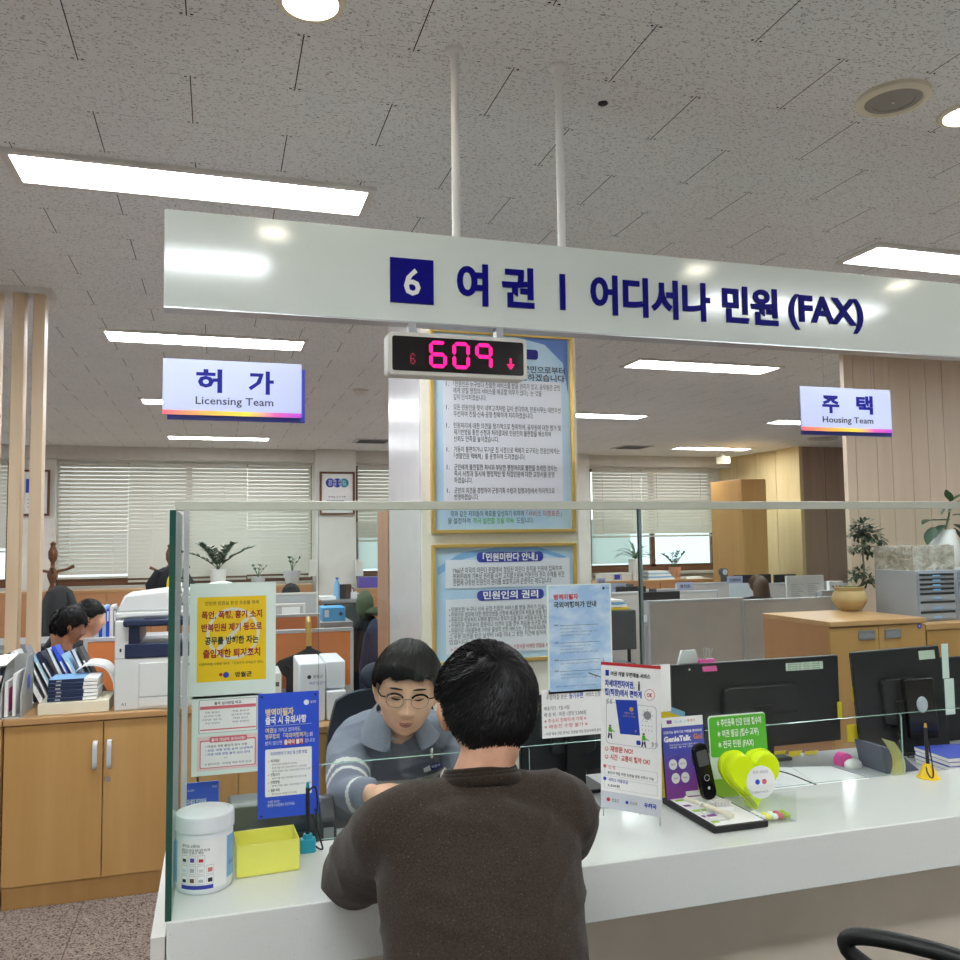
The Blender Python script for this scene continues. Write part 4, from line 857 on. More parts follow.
# partitions and the man behind them
x0, x1, z0, z1 = RC(262, 660, 318, 592, 7.6); screen_panel('desk_partition', 'light grey partition farthest back, hiding the seated man to the eyes', x0-.6, x1, 7.6, 0, z1, 'light_grey', frame='off_white')
x0, x1, z0, z1 = RC(262, 660, 305, 603, 7.1); screen_panel('desk_partition', 'low light grey partition with a white note, behind the yellow poster', x0-.6, x1, 7.1, 0, z1, 'light_grey', frame='off_white')
o = B('paper', PY(282, 610, 7.06).x, PY(300, 610, 7.06).x, 7.0735, 7.0778, PY(290, 615, 7.07).z, PY(290, 607, 7.07).z).build('note'); tag(o, 'white note stuck on the low light grey partition', 'note')
x0, x1, z0, z1 = RC(262, 680, 320, 613, 5.9); screen_panel('desk_partition', 'small orange partition behind the large orange one', x0-.5, x1, 5.9, 0, z1, 'orange')
x0, x1, z0, z1 = RC(268, 690, 353, 627, 5.2); screen_panel('desk_partition', 'large orange partition with the umbrella hanging on it', x0-.1, x1, 5.2, 0, z1, 'orange', fz=PY(300, 687, 5.2).z)
pzt = z1
m = MB().m('paper').box(PY(262, 604, 6.5).x, PY(286, 604, 6.5).x, 6.4, 6.6, PY(275, 608, 6.5).z, PY(275, 600, 6.5).z)
# desk with blue box
x0, x1, z0, z1 = RC(318, 625, 352, 621, 6.0); t = thing('side_table', 'pale grey side table under the blue box', 'table', ((x0+x1)/2, 6.1, 0)); B('desk_top', x0, x1, 5.95, 6.35, z1-.03, z1).build('table_top', t)
for a in (x0+.02, x1-.02): B('light_grey', a-.02, a+.02, 6.0, 6.3, 0, z1-.03).build('leg', t)
a, b, c, d = RC(322, 622, 345, 607, 6.05); t = thing('blue_box', 'bright blue carton with round hole on the side table', 'box', ((a+b)/2, 6.15, z1))
MB().m('teal').box(a, b, 6.03, 6.25, z1+.001, d).build('carton', t, bevel=.003) if 0 else None
mat('box_blue', '#4a9fd8', .5); MB().m('box_blue').box(a, b, 6.03, 6.25, z1+.001, d).build('carton', t, bevel=.003)
MB().m('navy').disc(a+(b-a)*.8, z1+.05, .013, 6.0295).build('hole', t); MB().m('pale_blue').rect(a+.015, a+.045, z1+.03, z1+.08, 6.0295).build('label', t)
# umbrella
UY = 5.1; xh, zh = PY(309, 622, UY).x, PY(309, 622, UY).z; zl_ = PY(309, 648, UY).z; zb_ = PY(309, 735, UY).z
t = thing('umbrella', 'black folded umbrella with wooden handle hooked on the orange partition', 'umbrella', (xh, UY, zb_))
MB().m('gold').tube([(xh, UY+.07, zh-.06), (xh, UY+.065, zh+.0), (xh, UY+.035, zh+.02), (xh, UY, zh), (xh, UY, zl_)], .014, 10).build('handle', t)
MB().m('black').cyl((xh, UY, zl_+.012), (xh, UY, zl_-.03), .017).build('ferrule', t)
m = MB().m('coat_black'); n = 40; prof = [(0.02, 0), (.07, .025), (.17, .06), (.19, .085), (.12, .16), (.125, .3), (.06, .42), (.02, .5)]; vs = []
for j, (r, d) in enumerate(prof):
    for i in range(n):
        a = 2*math.pi*i/n; rr = r*(1+.10*math.sin(8*a)*(j > 1)); zz_ = d+(.02*abs(math.sin(4*a)) if j in (2, 3) else 0); vs.append((xh+rr*math.cos(a), UY-.02+rr*.22*math.sin(a), zl_-zz_))
m.add(vs, [(j*n+i, j*n+(i+1) % n, (j+1)*n+(i+1) % n, (j+1)*n+i) for j in range(len(prof)-1) for i in range(n)], True).build('canopy', t)
# white card printer
def card_printer():
    x0, x1, z0, z1 = RC(299, 720, 346, 660, 3.52); Z = KZ
    t = thing('card_printer', 'small white card printer with dark slot on the maple cabinet', 'printer', ((x0+x1)/2, 3.6, Z)); mat('printer_white', '#dfe0e6', .4, var=.02); xm = x0+(x1-x0)*.57
    B('printer_white', x0, xm-.002, 3.52, 3.8, Z+.001, z1-.006).build('tall_half', t, bevel=.006)
    B('printer_white', xm+.002, x1, 3.54, 3.8, z1-.115, z1-.004).build('upper_half', t, bevel=.006)
    B('printer_white', xm+.002, x1, 3.52, 3.8, Z+.001, z1-.12).build('lower_half', t, bevel=.006)
    B('black', xm+.035, x1-.015, 3.518, 3.521, Z+.02, Z+.07).build('slot', t)
    MB().m('ink').disc(x0+.04, z1-.06, .008, 3.519).text('영월군', x0+.055, z1-.065, .012, 3.519).m('blue_deep').text('여권 발급기', x0+.04, z1-.09, .011, 3.519).build('lettering', t)
card_printer()
a, b, c, d = RC(266, 722, 281, 672, 4.15); t = thing('paper_tray_unit', 'pale grey device half hidden by the yellow poster, beside the white card printer', 'device', ((a+b)/2, 4.25, KZ)); B('off_white', .2, b, 4.12, 4.36, KZ, d).build('body', t, bevel=.004); B('dark_grey', .215, b-.01, 4.118, 4.121, KZ+.05, KZ+.07).build('slot', t)
# tall wooden cabinet beside the pillar, coats
x0, x1, z0, z1 = RC(378, 690, 391, 512, 5.35); t = thing('tall_cabinet', 'tall reddish wooden cabinet seen edge on beside the pillar', 'cabinet', ((x0+x1)/2+.2, 5.3, 0)); B('kiosk_wood', x0, 1.5, 5.0, 5.35, 0, z1).build('body', t, bevel=.003); B('kiosk_wood', x0+.01, 1.49, 4.985, 4.999, .05, z1-.02).build('door', t)
def coat_stand(px, Y, ptop, label):
    x = PY(px, 600, Y).x; z1 = PY(px, ptop, Y).z; t = thing('coat_stand', label, 'coat stand', (x, Y, 0)); k = z1/1.8
    MB().m('dark_wood').lathe([(.022, .04), (.022, 1.2*k), (.04, 1.24*k), (.02, 1.3*k), (.045, 1.38*k), (.05, 1.42*k), (.02, 1.5*k), (.018, 1.55*k), (.04, 1.6*k), (.042, 1.68*k), (.02, 1.74*k), (.028, 1.77*k), (.001, 1.8*k)], (x, Y, 0), 16, False).build('pole', t)
    for i in range(4):
        a = i*math.pi/2+.15; c, s = math.cos(a), math.sin(a)
        MB().m('dark_wood').tube([(x+.015*c, Y+.015*s, z1-.36*k), (x+.12*c, Y+.12*s, z1-.33*k), (x+.19*c, Y+.19*s, z1-.29*k)], [.014, .012, .016]).build('peg', t)
        MB().m('dark_wood').tube([(x, Y, .12), (x+.1*c, Y+.1*s, .14), (x+.24*c, Y+.24*s, .015)], .016).build('foot', t)
    return x, z1
cxa = coat_stand(52, 9.2, 541, 'turned dark wooden coat stand right of the wooden posts')
cxb = coat_stand(169.5, 9.2, 543, 'turned dark wooden coat stand with navy jacket behind the glass edge')
def coat(px, Y, pt, pb, w, mt, label, trim=None, seed=0):
    x = PY(px, pt, Y).x; z1, z0 = PY(px, pt, Y).z, PY(px, pb, Y).z; h = z1-z0; rg = random.Random(seed); n = 36; vs = []; prof = [(.02, 0), (.3, .03), (.62, .12), (.8, .3), (.85, .6), (.9, .85), (.95, 1)]
    t = thing('coat', label, 'coat', (x, Y, z0)); m = MB().m(mt); ph = [rg.uniform(0, 6) for _ in range(3)]
    for r, d in prof:
        for i in range(n):
            a = 2*math.pi*i/n; rr = r*w*(1+.12*math.sin(5*a+ph[0]+d*3)+.06*math.sin(9*a+ph[1])); vs.append((x+rr*math.cos(a), Y+rr*.45*math.sin(a), z1-h*d))
    m.add(vs, [(j*n+i, j*n+(i+1) % n, (j+1)*n+(i+1) % n, (j+1)*n+i) for j in range(len(prof)-1) for i in range(n)], True)
    m.add(vs[-n:], [tuple(range(n))], False).build('cloth', t)
    if trim: MB().m(trim).tube([(x+w*.18, Y-.2*w, z1-h*.03), (x-w*.05, Y-.4*w, z1-h*.3), (x-w*.15, Y-.42*w, z1-h*.95)], .02).build('trim', t)
    for s in (-1, 1): MB().m(mt).tube([(x+s*w*.5, Y-.1*w, z1-h*.12), (x+s*w*.85, Y-.2*w, z1-h*.4), (x+s*w*.8, Y-.25*w, z1-h*.85)], [w*.2, w*.22, w*.16], 12).build('sleeve', t)
coat(60, 9.05, 585, 640, .16, 'coat_grey', 'dark grey coat hanging below the left coat stand', seed=1)
coat(171, 9.08, 566, 612, .22, 'coat_black', 'navy jacket with yellow stripe hanging on the coat stand behind the glass edge', 'tape_yellow', seed=2)
coat(367, 6.75, 612, 740, .17, 'coat_black', 'black coat hanging beside the wooden cabinet', seed=3)
coat(375, 6.6, 618, 740, .12, 'navy', 'dark blue padded coat beside the black one', seed=4)
x, z = PY(366, 600, 6.9).x, PY(366, 612, 6.9).z
t = thing('coat_stand', 'plain dark coat stand behind the black coats', 'coat stand', (x, 6.9, 0)); MB().m('coat_grey').cyl((x, 6.9, .02), (x, 6.9, z+.06), .016).build('pole', t); MB().m('coat_grey').lathe([(.2, 0), (.2, .02), (.03, .04)], (x, 6.9, 0), 20).build('foot', t)
mat('olive', '#4d5a43', .8); m = MB().m('olive'); a = PY(366, 608, 6.7)
m.ell((a.x, 6.75, a.z+.02), (.07, .07, .12)).ell((a.x+.09, 6.7, a.z-.03), (.1, .07, .035)); tag(m.build('cap'), 'olive green cap hanging on top of the dark coats', 'cap')
# ================================================================== RIGHT BACKGROUND
def gpanel(px0, px1, ptop, Y, label, x1=None):
    a, b = PY(px0, ptop, Y), PY(px1, ptop, Y)
    return screen_panel('office_partition', label, a.x, b.x, Y, 0, (a.z+b.z)/2, 'partition_grey', frame='light_grey', group='grey office partitions')
gpanel(648, 742, 599, 5.8, 'grey fabric partition, nearest and widest, right of the glass joint')
gpanel(743, 832, 598, 5.83, 'grey fabric partition between the widest one and the wooden cabinet')
gpanel(602, 641, 592, 6.6, 'narrow grey partition directly left of the glass joint')
gpanel(610, 676, 589.5, 8.2, 'grey partition behind the narrow one, with a name plate')
gpanel(645, 718, 591, 7.4, 'grey partition with low top just behind the widest one')
gpanel(676, 735, 582.5, 9.4, 'grey partition farthest back under the potted plants')
gpanel(737, 832, 582.5, 9.2, 'grey partition behind the woman with brown hair')
gpanel(820, 850, 590, 7.9, 'grey partition behind the miniature tree')
def nameplate(px0, py0, px1, py1, Y, s, label):
    x0, x1, z0, z1 = RC(px0, py1, px1, py0, Y); m = MB().m('team_white').box(x0, x1, Y-.01, Y, z0, z1).m('ink').text(s, (x0+x1)/2, z0+(z1-z0)*.3, (z1-z0)*.4, Y-.012, 'c', w=(x1-x0)*.7, bold=.02)
    tag(m.build('name_plate'), label, 'name plate', 'white name plates on partitions')
nameplate(611, 583, 626, 592, 8.177, '나정현', 'white name plate on the partition left of the glass joint')
nameplate(677, 582, 692, 590, 7.377, '정지은', 'white name plate below the terracotta pot')
nameplate(727, 576, 742, 583.5, 9.377, '민원안내', 'white name plate in front of the dark monitor')
nameplate(597, 578, 605, 586, 8.4, '양지원', 'white name plate half hidden behind the pale blue poster')
def back_monitor(px0, py0, px1, py1, Y, label, tilt=0, stand=True):
    x0, x1, z0, z1 = RC(px0, py1, px1, py0, Y); t = thing('monitor', label, 'monitor', ((x0+x1)/2, Y, 0 if 0 else z0-.1))
    B('black', x0, x1, Y, Y+.03, z0, z1).build('screen', t, bevel=.004)
    if stand: B('dark_grey', (x0+x1)/2-.03, (x0+x1)/2+.03, Y+.02, Y+.05, min(.765, z0-.02), z0+.1).build('stand', t)
    return t
back_monitor(617, 586, 646, 596, 7.0, 'dark monitor behind the narrow grey partition')
back_monitor(735, 574, 771, 592, 9.8, 'dark monitor in front of the seated woman')
back_monitor(775, 574, 796, 592, 10.2, 'small dark monitor beside the standing white sheets')
back_monitor(629, 591, 680, 601, 6.9, 'dark olive monitor top seen over the widest partition')
# desks there (carry monitors, hidden mostly)
for i, (x0, x1, y0, y1, z) in enumerate(((3.2, 5.6, 6.66, 7.32, .76), (6.5, 10.2, 9.6, 10.8, .76))):
    t = thing('work_desk', ('office desk behind the widest grey partition', 'office desk in front of the light wood wall')[i], 'desk', ((x0+x1)/2, (y0+y1)/2, 0)); B('desk_top', x0, x1, y0, y1, z-.03, z).build('desk_top', t)
    for a in (x0+.02, x1-.05): B('light_grey', a, a+.03, y0+.05, y1-.05, 0, z-.03).build('side_panel', t)
# standing white sheets
x0, x1, z0, z1 = RC(787.5, 602, 823.5, 575, 8.6); m = MB().m('paper').box(x0, x1, 8.6, 8.63, z0, z1)
for c in (.1, .55):
    for i in range(9): m.m('ink_soft').rect(x0+(x1-x0)*c, x0+(x1-x0)*(c+.33-.04*((i*3) % 4)), z1-.1-.022*i, z1-.097-.022*i, 8.598)
tag(m.build('notice_board'), 'white printed board standing above the partition left of the miniature tree', 'notice board')
x0, x1, z0, z1 = RC(733, 598, 757, 583, 9.1); tag(B('pale_blue', x0, x1, 9.172, 9.1775, z0, z1).build('printed_sheet'), 'pale printed sheet pinned behind the seated woman', 'paper')
x0, x1, z0, z1 = RC(831, 591, 844, 581, 8.6); m = MB().m('paper').box(x0, x1, 8.62, 8.67, z0, z1); 
for i in range(3): m.m('ink').disc(x0+(x1-x0)*(.25+.25*i), z0+.05, .014, 8.618, 10)
tag(m.build('calendar'), 'small white card with three dark dots behind the miniature tree', 'card')
x0, x1, z0, z1 = RC(822, 600, 846, 591, 8.5); o = B('light_grey', x0-.1, x1+.1, 8.45, 8.9, 0, z0-.1).build('side_cabinet', bevel=.004); tag(o, 'grey side cabinet carrying the printer behind the miniature tree', 'cabinet')
t = thing('desk_printer', 'pale grey printer left of the miniature tree', 'printer', ((x0+x1)/2, 8.6, z0-.1)); B('light_grey', x0, x1, 8.5, 8.8, z0-.1, z1).build('body', t, bevel=.01); B('black', x0+.03, x1-.03, 8.497, 8.501, z0+.02, z0+.04).build('slot', t)
# speaker like round thing on stand near wooden cabinet
p = PY(723, 572, 10.5); t = thing('desk_fan', 'small dark round desk fan before the tall wooden cabinet', 'fan', (p.x, 10.5, p.z-.2)); MB().m('dark_grey').cyl((p.x, 10.45, p.z), (p.x, 10.53, p.z), .055, n=24).build('head', t); B('dark_grey', p.x-.03, p.x+.05, 10.46, 10.52, p.z-.22, p.z-.04).build('base', t); MB().m('light_grey').disc(p.x, p.z, .04, 10.448).build('grille', t)
# tall wooden cabinet
a = PY(741, 479, 10.9); x0 = a.x; zt_ = a.z; b = PY(765.5, 480, 10.9); Yf = 10.9
while PY(711, 484, Yf).x < x0: Yf += .02
t = thing('tall_cabinet', 'tall orange brown wooden cabinet beside the right window', 'cabinet', ((x0+b.x)/2, 11.3, 0)); B('oak', x0, b.x, 10.9, Yf, 0, zt_).build('body', t, bevel=.004)
B('oak', x0+.01, b.x-.01, 10.885, 10.9, .05, zt_-.03).build('door', t)
# things on right credenza
t = thing('tall_planter', 'tall square white planter with a spider plant, behind the glass joint', 'potted plant', (PY(636, 580, 12.45).x, 12.45, zr)); x = t.location.x
zp = PY(636, 559, 12.45).z; B('off_white', x-.085, x+.085, 12.37, 12.53, zr, zp).build('planter', t, bevel=.003)
m = MB().m('leaf'); rg = random.Random(4)
for i in range(34): a = rg.uniform(0, 6.28); leaf(m, (x, 12.45, zp-.01), (math.cos(a), math.sin(a)*.6, rg.uniform(.4, 2.4)), rg.uniform(.3, .52), .03, rg.uniform(.6, 1.4), 7)
m.build('leaves', t)
pot('terracotta pot with a small dark leafy plant on the credenza, right window', 'potted_plant', 675, 580, 12.5, zr, .1, .19, 'terracotta', zz_plant(6, .27, .035, .8, 6, seed=12), .075)
x0, x1 = PY(645, 578, 12.5).x, PY(671, 578, 12.5).x
for i, c in enumerate(('paper', 'sky_blue', 'paper', 'light_blue', 'paper')):
    tag(MB().m(c).box(x0+.01*(i % 2), x1-.03*i, 12.38, 12.62, zr+.028*i, zr+.028*i+.026).build('folder'), '%s folder, %s in the pile beside the spider plant' % (('white', 'blue', 'white', 'light blue', 'white')[i], ('lowest', 'second', 'middle', 'fourth', 'topmost')[i]), 'folder', 'pile of folders on the right credenza')
for i, (a, b, c) in enumerate(((598, 610, 'off_white'), (611, 618, 'blue'), (619, 629, 'off_white'))):
    x0, x1 = PY(a, 578, 12.5).x, PY(b, 578, 12.5).x; o = MB().m('off_white').box(x0, x1, 12.4, 12.6, zr, zr+.115)
    if i == 1: o.m('team_blue').rect(x0+.01, x1-.01, zr+.02, zr+.1, 12.399)
    tag(o.build('file_box'), ('white file box left of the blue labelled one, under the right window', 'white file box with blue label under the right window', 'white file box next to the tall planter')[i], 'file box')
tag(MB().m('paper').box(PY(682, 578, 12.5).x, PY(700, 578, 12.5).x, 12.4, 12.6, zr, zr+.025).build('paper_stack'), 'thin white paper stack right of the terracotta pot', 'papers')
# black shelf crate with papers left of the joint
x0, x1, z0, z1 = RC(612, 720, 636, 610, 4.4); t = thing('dark_rack', 'dark grey rack behind the pale blue poster, papers on its top', 'rack', ((x0+x1)/2, 4.6, 0)); B('dark_grey', x0-.15, x1, 4.4, 4.75, PY(620, 650, 4.4).z, z1).build('body', t, bevel=.004)
B('dark_plastic', x0-.15, x1, 4.42, 4.74, 0, PY(620, 665, 4.4).z).build('lower_body', t); B('dark_plastic', x1, x1+.012, 4.5, 4.52, .3, z1-.05).build('rod', t)
for i, (c, lb) in enumerate((('yellow', 'yellow folder lying on the dark rack'), ('paper', 'white papers on the yellow folder of the dark rack'), ('sky_blue', 'blue folder on the dark rack'), ('paper', 'top white papers on the dark rack'))):
    tag(MB().m(c).box(x0-.06+.01*i, x1-.01*i-.02, 4.45, 4.7, z1+.002+.014*i, z1+.014*i+.013).build('folder'), lb, 'folder')
mat('mauve', '#8d7a80', .8)
zq = PY(620, 655, 4.3).z
tag(MB().m('mauve').ell((x0+.06, 4.56, PY(620, 651, 4.4).z-.06), (.09, .1, .035)).build('folded_cloth'), 'folded mauve cloth in the dark rack', 'cloth') if 0 else None
# wooden filing cabinets
FZ = 1.04; p = PZ(829, 622, FZ); q = PZ(927, 617.5, FZ); fx0, fx1, fy = p.x, q.x, p.y; fd = .57
t = thing('filing_cabinet', 'wooden filing cabinet with two recessed handles carrying the miniature tree', 'cabinet', ((fx0+fx1)/2, fy+.28, 0))
B('oak_side', fx0+.004, fx1-.004, fy+.018, fy+fd, .02, FZ-.028).build('body', t); B('maple_top', fx0, fx1, fy-.006, fy+fd+.004, FZ-.028, FZ).build('top', t, bevel=.003); B('black', fx0+.03, fx1-.03, fy+.05, fy+fd-.03, 0, .02).build('plinth', t)
xm = PY(879.5, 650, fy).x
for a, b, hx in ((fx0+.004, xm-.002, PY(866.5, 634, fy).x), (xm+.002, fx1-.004, PY(892.5, 633, fy).x)):
    d = B('oak', a, b, fy, fy+.017, .03, FZ-.035).build('door', t, bevel=.001); hz = PY(880, 634, fy).z
    h = MB().m('alu').rrect(hx-.052, hx+.052, hz-.026, hz+.024, fy-.004, .004, fy+.001); h.m('grey').rrect(hx-.044, hx+.044, hz-.02, hz+.012, fy-.0045, .003, fy-.004); h.build('handle', d)
o = MB().m('team_blue').disc(PY(919, 626, fy).x, PY(919, 626, fy).z, .014, fy-.003, 20); o.m('team_white').disc(PY(919, 626, fy).x, PY(919, 626, fy).z, .007, fy-.0035, 16); o.build('round_seal', t)
F2 = 1.0
t = thing('filing_cabinet', 'lower wooden cabinet at the right edge under the grey drawer units', 'cabinet', (fx1+.5, fy+.3, 0))
B('oak', fx1+.006, fx1+1.1, fy+.02, fy+.6, 0, F2-.028).build('body', t); B('maple_top', fx1+.004, fx1+1.1, fy, fy+.62, F2-.028, F2).build('top', t); B('oak', fx1+.01, fx1+.5, fy+.004, fy+.02, .03, F2-.034).build('door', t); B('oak', fx1+.504, fx1+1.09, fy+.004, fy+.02, .03, F2-.034).build('door', t)
# miniature tree in round tan pot
pp = PZ(862, 612, FZ); px_, py_ = pp.x, pp.y+.1
t = thing('miniature_tree', 'small leafy indoor tree in a round tan clay pot on the filing cabinet', 'potted plant', (px_, py_, FZ)); k = .095
MB().m('pot_tan').lathe([(.045, 0), (.075, .02), (.097, .055), (.1, .075), (.09, .105), (.078, .12), (.084, .132), (.086, .14), (.076, .142), (.07, .13), (.001, .125)], (px_, py_, FZ), 36, False).build('pot', t)
rg = random.Random(11); tr = MB().m('pot_tan'); lv = MB().m('leaf_dark'); zf = PY(862, 516, py_).z
def mpos(px, py): a = PY(px, py, py_); return Vector((a.x, py_, a.z))
trunk = catmull([(px_, py_, FZ+.12), tuple(mpos(861, 585)), tuple(mpos(864, 572)), tuple(mpos(863, 556)), tuple(mpos(862, 540)), tuple(mpos(864, 524))], 5)
mat('bark', '#6f6650', .8); tr.m('bark').tube([Vector(p) for p in trunk], [.008-.005*i/len(trunk) for i in range(len(trunk))], 6).build('trunk', t)
for cpx, cpy, rr, n in ((862, 527, .06, 120), (856, 533, .05, 60), (871, 534, .06, 90), (880, 540, .035, 40), (864, 545, .05, 70), (868, 551, .035, 40), (860, 572, .045, 70), (868, 579, .045, 60), (853, 577, .03, 30), (854, 548, .03, 25)):
    c = mpos(cpx, cpy)
    for i in range(n):
        d = Vector((rg.gauss(0, 1), rg.gauss(0, 1), rg.gauss(0, .7))).normalized(); p = c+d*rr*rg.uniform(.2, 1); leaf(lv, p, d+Vector((0, 0, rg.uniform(-.6, .3))), .034, .017, .3, 2)
lv.build('leaves', t)
m = MB().m('leaf_light'); 
for i in range(50): a = rg.uniform(0, 6.28); leaf(m, (px_+.05*math.cos(a)*rg.random(), py_+.05*math.sin(a)*rg.random(), FZ+.13), (math.cos(a), math.sin(a), 1.2), .03, .012, .5, 2)
m.build('moss', t)
# grey drawer units
dy = fy+.12; dp = PY(919, 622, dy); dx0 = PY(917.5, 600, dy).x; dzt = PY(917, 571, dy).z; dx1 = PY(957.5, 600, dy).x
def drawers(x0, x1, lb, deep):
    t = thing('drawer_unit', lb, 'drawer unit', ((x0+x1)/2, dy+.2, F2)); mat('drawer_grey', '#9a9ea6', .5, var=.02)
    m = MB().m('drawer_grey').box(x0, x1, dy+.01, dy+deep, F2, dzt); m.build('casing', t, bevel=.003)
    hs = [(0, .13), (.13, .24), (.25, .36), (.36, .56), (.57, .78), (.79, .98)]
    H_ = dzt-F2-.02; zs_ = [0.02, .21, .42, .60, .70, .80, .90, 1.0]
    for i in range(7):
        a, b = F2+.01+H_*zs_[i], F2+.01+H_*(zs_[i+1]-.012)
        d = B('drawer_grey', x0+.012, x1-.012, dy, dy+.01, a, b).build('drawer', t); 
        B('black', x0+.02, x1-.02, dy-.0015, dy, b-.016, b-.004).build('slot', d); B('sky_blue', (x0+x1)/2-.03, (x0+x1)/2+.025, dy-.002, dy, a+.002, a+.012).build('label', d)
far = dy
while PY(876, 600, far).x < dx0: far += .01
drawers(dx0, dx1, 'grey steel unit of seven shallow paper drawers beside the miniature tree', min(far-dy, .5)); drawers(dx1+.004, dx1+.004+(dx1-dx0), 'grey steel drawer unit cut by the right edge of the photo', .62)
# plastic wrapped box on top
t = NT('plastic_wrap'); n = t.noise(t.coords(), 22, 6, .7); n2 = t.noise(t.coords(), 60, 3)
t.bsdf(t.mix(t.ramp(n, .35, .65), lin('#a39a86'), lin('#c9c5bb')), .1, 0, .9, bump=n, bstr=1.0, bdist=.035); MATS['plastic_wrap'] = t.m
ba, bb = PY(873, 558, dy+.34), PY(951, 548, dy+.05); m = MB().m('plastic_wrap'); N = 26; vs = []
X0_, X1_, Z0_, Z1_ = ba.x, bb.x, dzt, PY(915, 546, dy+.05).z; 
def sb(u, v, w):
    x = X0_+(X1_-X0_)*u; y = dy+.03+.3*w; z = Z0_+(Z1_-Z0_)*v; nn = noise.noise(Vector((x*11, y*11, z*11)))*.012+noise.noise(Vector((x*30, y*30, z*30)))*.006; return (x+nn, y+nn, z+(nn if v > 0 else 0))
def face(fn):
    b = len(m.v); n = 18; m.add([fn(i/n, j/n) for j in range(n+1) for i in range(n+1)], [(j*(n+1)+i, j*(n+1)+i+1, (j+1)*(n+1)+i+1, (j+1)*(n+1)+i) for j in range(n) for i in range(n)], True)
face(lambda u, v: sb(u, v, 0)); face(lambda u, v: sb(1-u, v, 1)); face(lambda u, v: sb(u, 1, v)); face(lambda u, v: sb(0, v, 1-u)); face(lambda u, v: sb(1, v, u)); face(lambda u, v: sb(u, 0, 1-v))
tag(m.build('wrapped_package'), 'beige package wrapped in shiny clear plastic on the grey drawer units', 'package')
# white vase with broad leaves
vx = PY(954, 569, dy+.36).x; vy = dy+.42; vz = PY(954, 529.5, vy).z; t = thing('white_vase', 'tall white vase with broad green leaves at the right edge', 'potted plant', (vx, vy, dzt)); hh2 = vz-dzt
MB().m('white').lathe([(.07, 0), (.085, hh2*.25), (.08, hh2*.6), (.062, hh2), (.055, hh2), (.07, hh2*.6), (.001, hh2*.5)], (vx, vy, dzt), 32, False).build('vase', t)
m = MB().m('leaf_dark'); m2 = MB().m('leaf')
def bl(px, py, dx, dz, L, W, mm, dr=.3): a = PY(px, py, vy-.02); leaf(mm, (a.x, vy-.03, a.z), (dx, -.15, dz), L, W, dr, 6)
m.m('leaf').tube([(vx, vy, vz-.02), tuple(PY(949, 515, vy)), tuple(PY(950, 500, vy))], .006)
m.m('leaf_dark')
bl(947, 520, -1, .15, .17, .08, m2, .2); bl(933, 520, -1, .25, .12, .07, m, .6); bl(945, 525, -.9, 0, .15, .07, m, .9); bl(932, 527, -.6, -.6, .13, .08, m, .5); bl(950, 501, -.55, .8, .09, .055, m2, .1)
bl(950, 501, .7, .6, .09, .055, m2, .2); bl(948, 512, .3, .6, .1, .06, m2, .4); bl(952, 515, 1, .3, .14, .08, m, .5); bl(952, 524, 1, -.2, .13, .08, m, .5); bl(940, 515, .3, .8, .08, .05, m, .3); bl(953, 528, .4, -.5, .1, .06, m, .3)
m.build('leaves', t); m2.build('broad_leaves', t)
# ------------------------------------------------------------------ monitors on the clerk desk, seen from behind
DZ = .715
mat('monitor_back', '#1b1d20', .4, var=.02); mat('monitor_rim', '#0d0e10', .25)
def monitor(x0, x1, z0, z1, label, rot=0, tilt=0):
    w = x1-x0; t = thing('monitor', label, 'monitor', ((x0+x1)/2, 0, DZ), rot)
    m = MB().m('monitor_back').rrect(-w/2, w/2, z0-DZ, z1-DZ, 0, .006, .022); m.build('back_shell', t, world=False, bevel=.003)
    MB().m('monitor_rim').rrect(-w/2+.004, w/2-.004, z0-DZ+.004, z1-DZ-.004, .0221, .005, .03).build('screen', t, world=False)
    MB().m('monitor_back').rrect(-w*.22, w*.22, (z0-DZ)+(z1-z0)*.25, z0-DZ+(z1-z0)*.72, -.022, .02, .0).build('housing', t, world=False, bevel=.006)
    B('black', -.03, .03, -.035, -.02, .012, z0-DZ+(z1-z0)*.5).build('stand', t, world=False); B('black', -.1, .1, -.04, .11, 0, .012).build('foot', t, world=False, bevel=.003)
    return t
x0, x1, z0, z1 = RC(674, 757, 838, 655, 2.62)
t = monitor(x0, x1, z0+.002, z1, 'large black monitor seen from behind, right of the standing banner'); t.location.y = 2.62; w = x1-x0
m = MB().m('sticker').rrect(w*.17, w*.4, z1-DZ-.045, z1-DZ-.018, -.0012, .002, 0)
for i in range(3): m.m('ink').text('관리번호 2021-0045', w*.18, z1-DZ-.026-.008*i, .005, -.0015, 'l', w=w*.2)
m.build('asset_sticker', t, world=False)
MB().m('white').disc(-w*.4, z1-DZ-.018, .004, -.0012).build('dot', t, world=False)
MB().m('dark_plastic').rrect(-w*.05+.06, w*.21, z0-DZ+.02, z0-DZ+.12, -.028, .006, -.022).build('port_bay', t, world=False)
cxm = x0+w*.215
t = thing('binder_clip', 'bright pink binder clip on top of the large black monitor', 'clip', (cxm, 2.63, z1-.03)); MB().m('pink').prism([(2.612, z1-.028), (2.662, z1-.028), (2.645, z1+.012), (2.63, z1+.012)], cxm-.028, cxm+.028, 'yz').build('clip_body', t, bevel=.002)
for s in (-1, 1): MB().m('chrome').tube([(cxm+s*.012, 2.63, z1+.01), (cxm+s*.018, 2.625, z1+.05), (cxm+s*.004, 2.625, z1+.05), (cxm+s*.008, 2.63, z1+.01)], .0014, 6).build('wire_handle', t)
m = MB().m('white').prism([(x0+w*.06, z1-.02), (x0+w*.2, z1-.02), (x0+w*.17, z1+.042), (x0+w*.09, z1+.042)], 2.655, 2.665); tag(m.build('paper_tab'), 'white paper tab sticking up behind the large black monitor', 'paper')
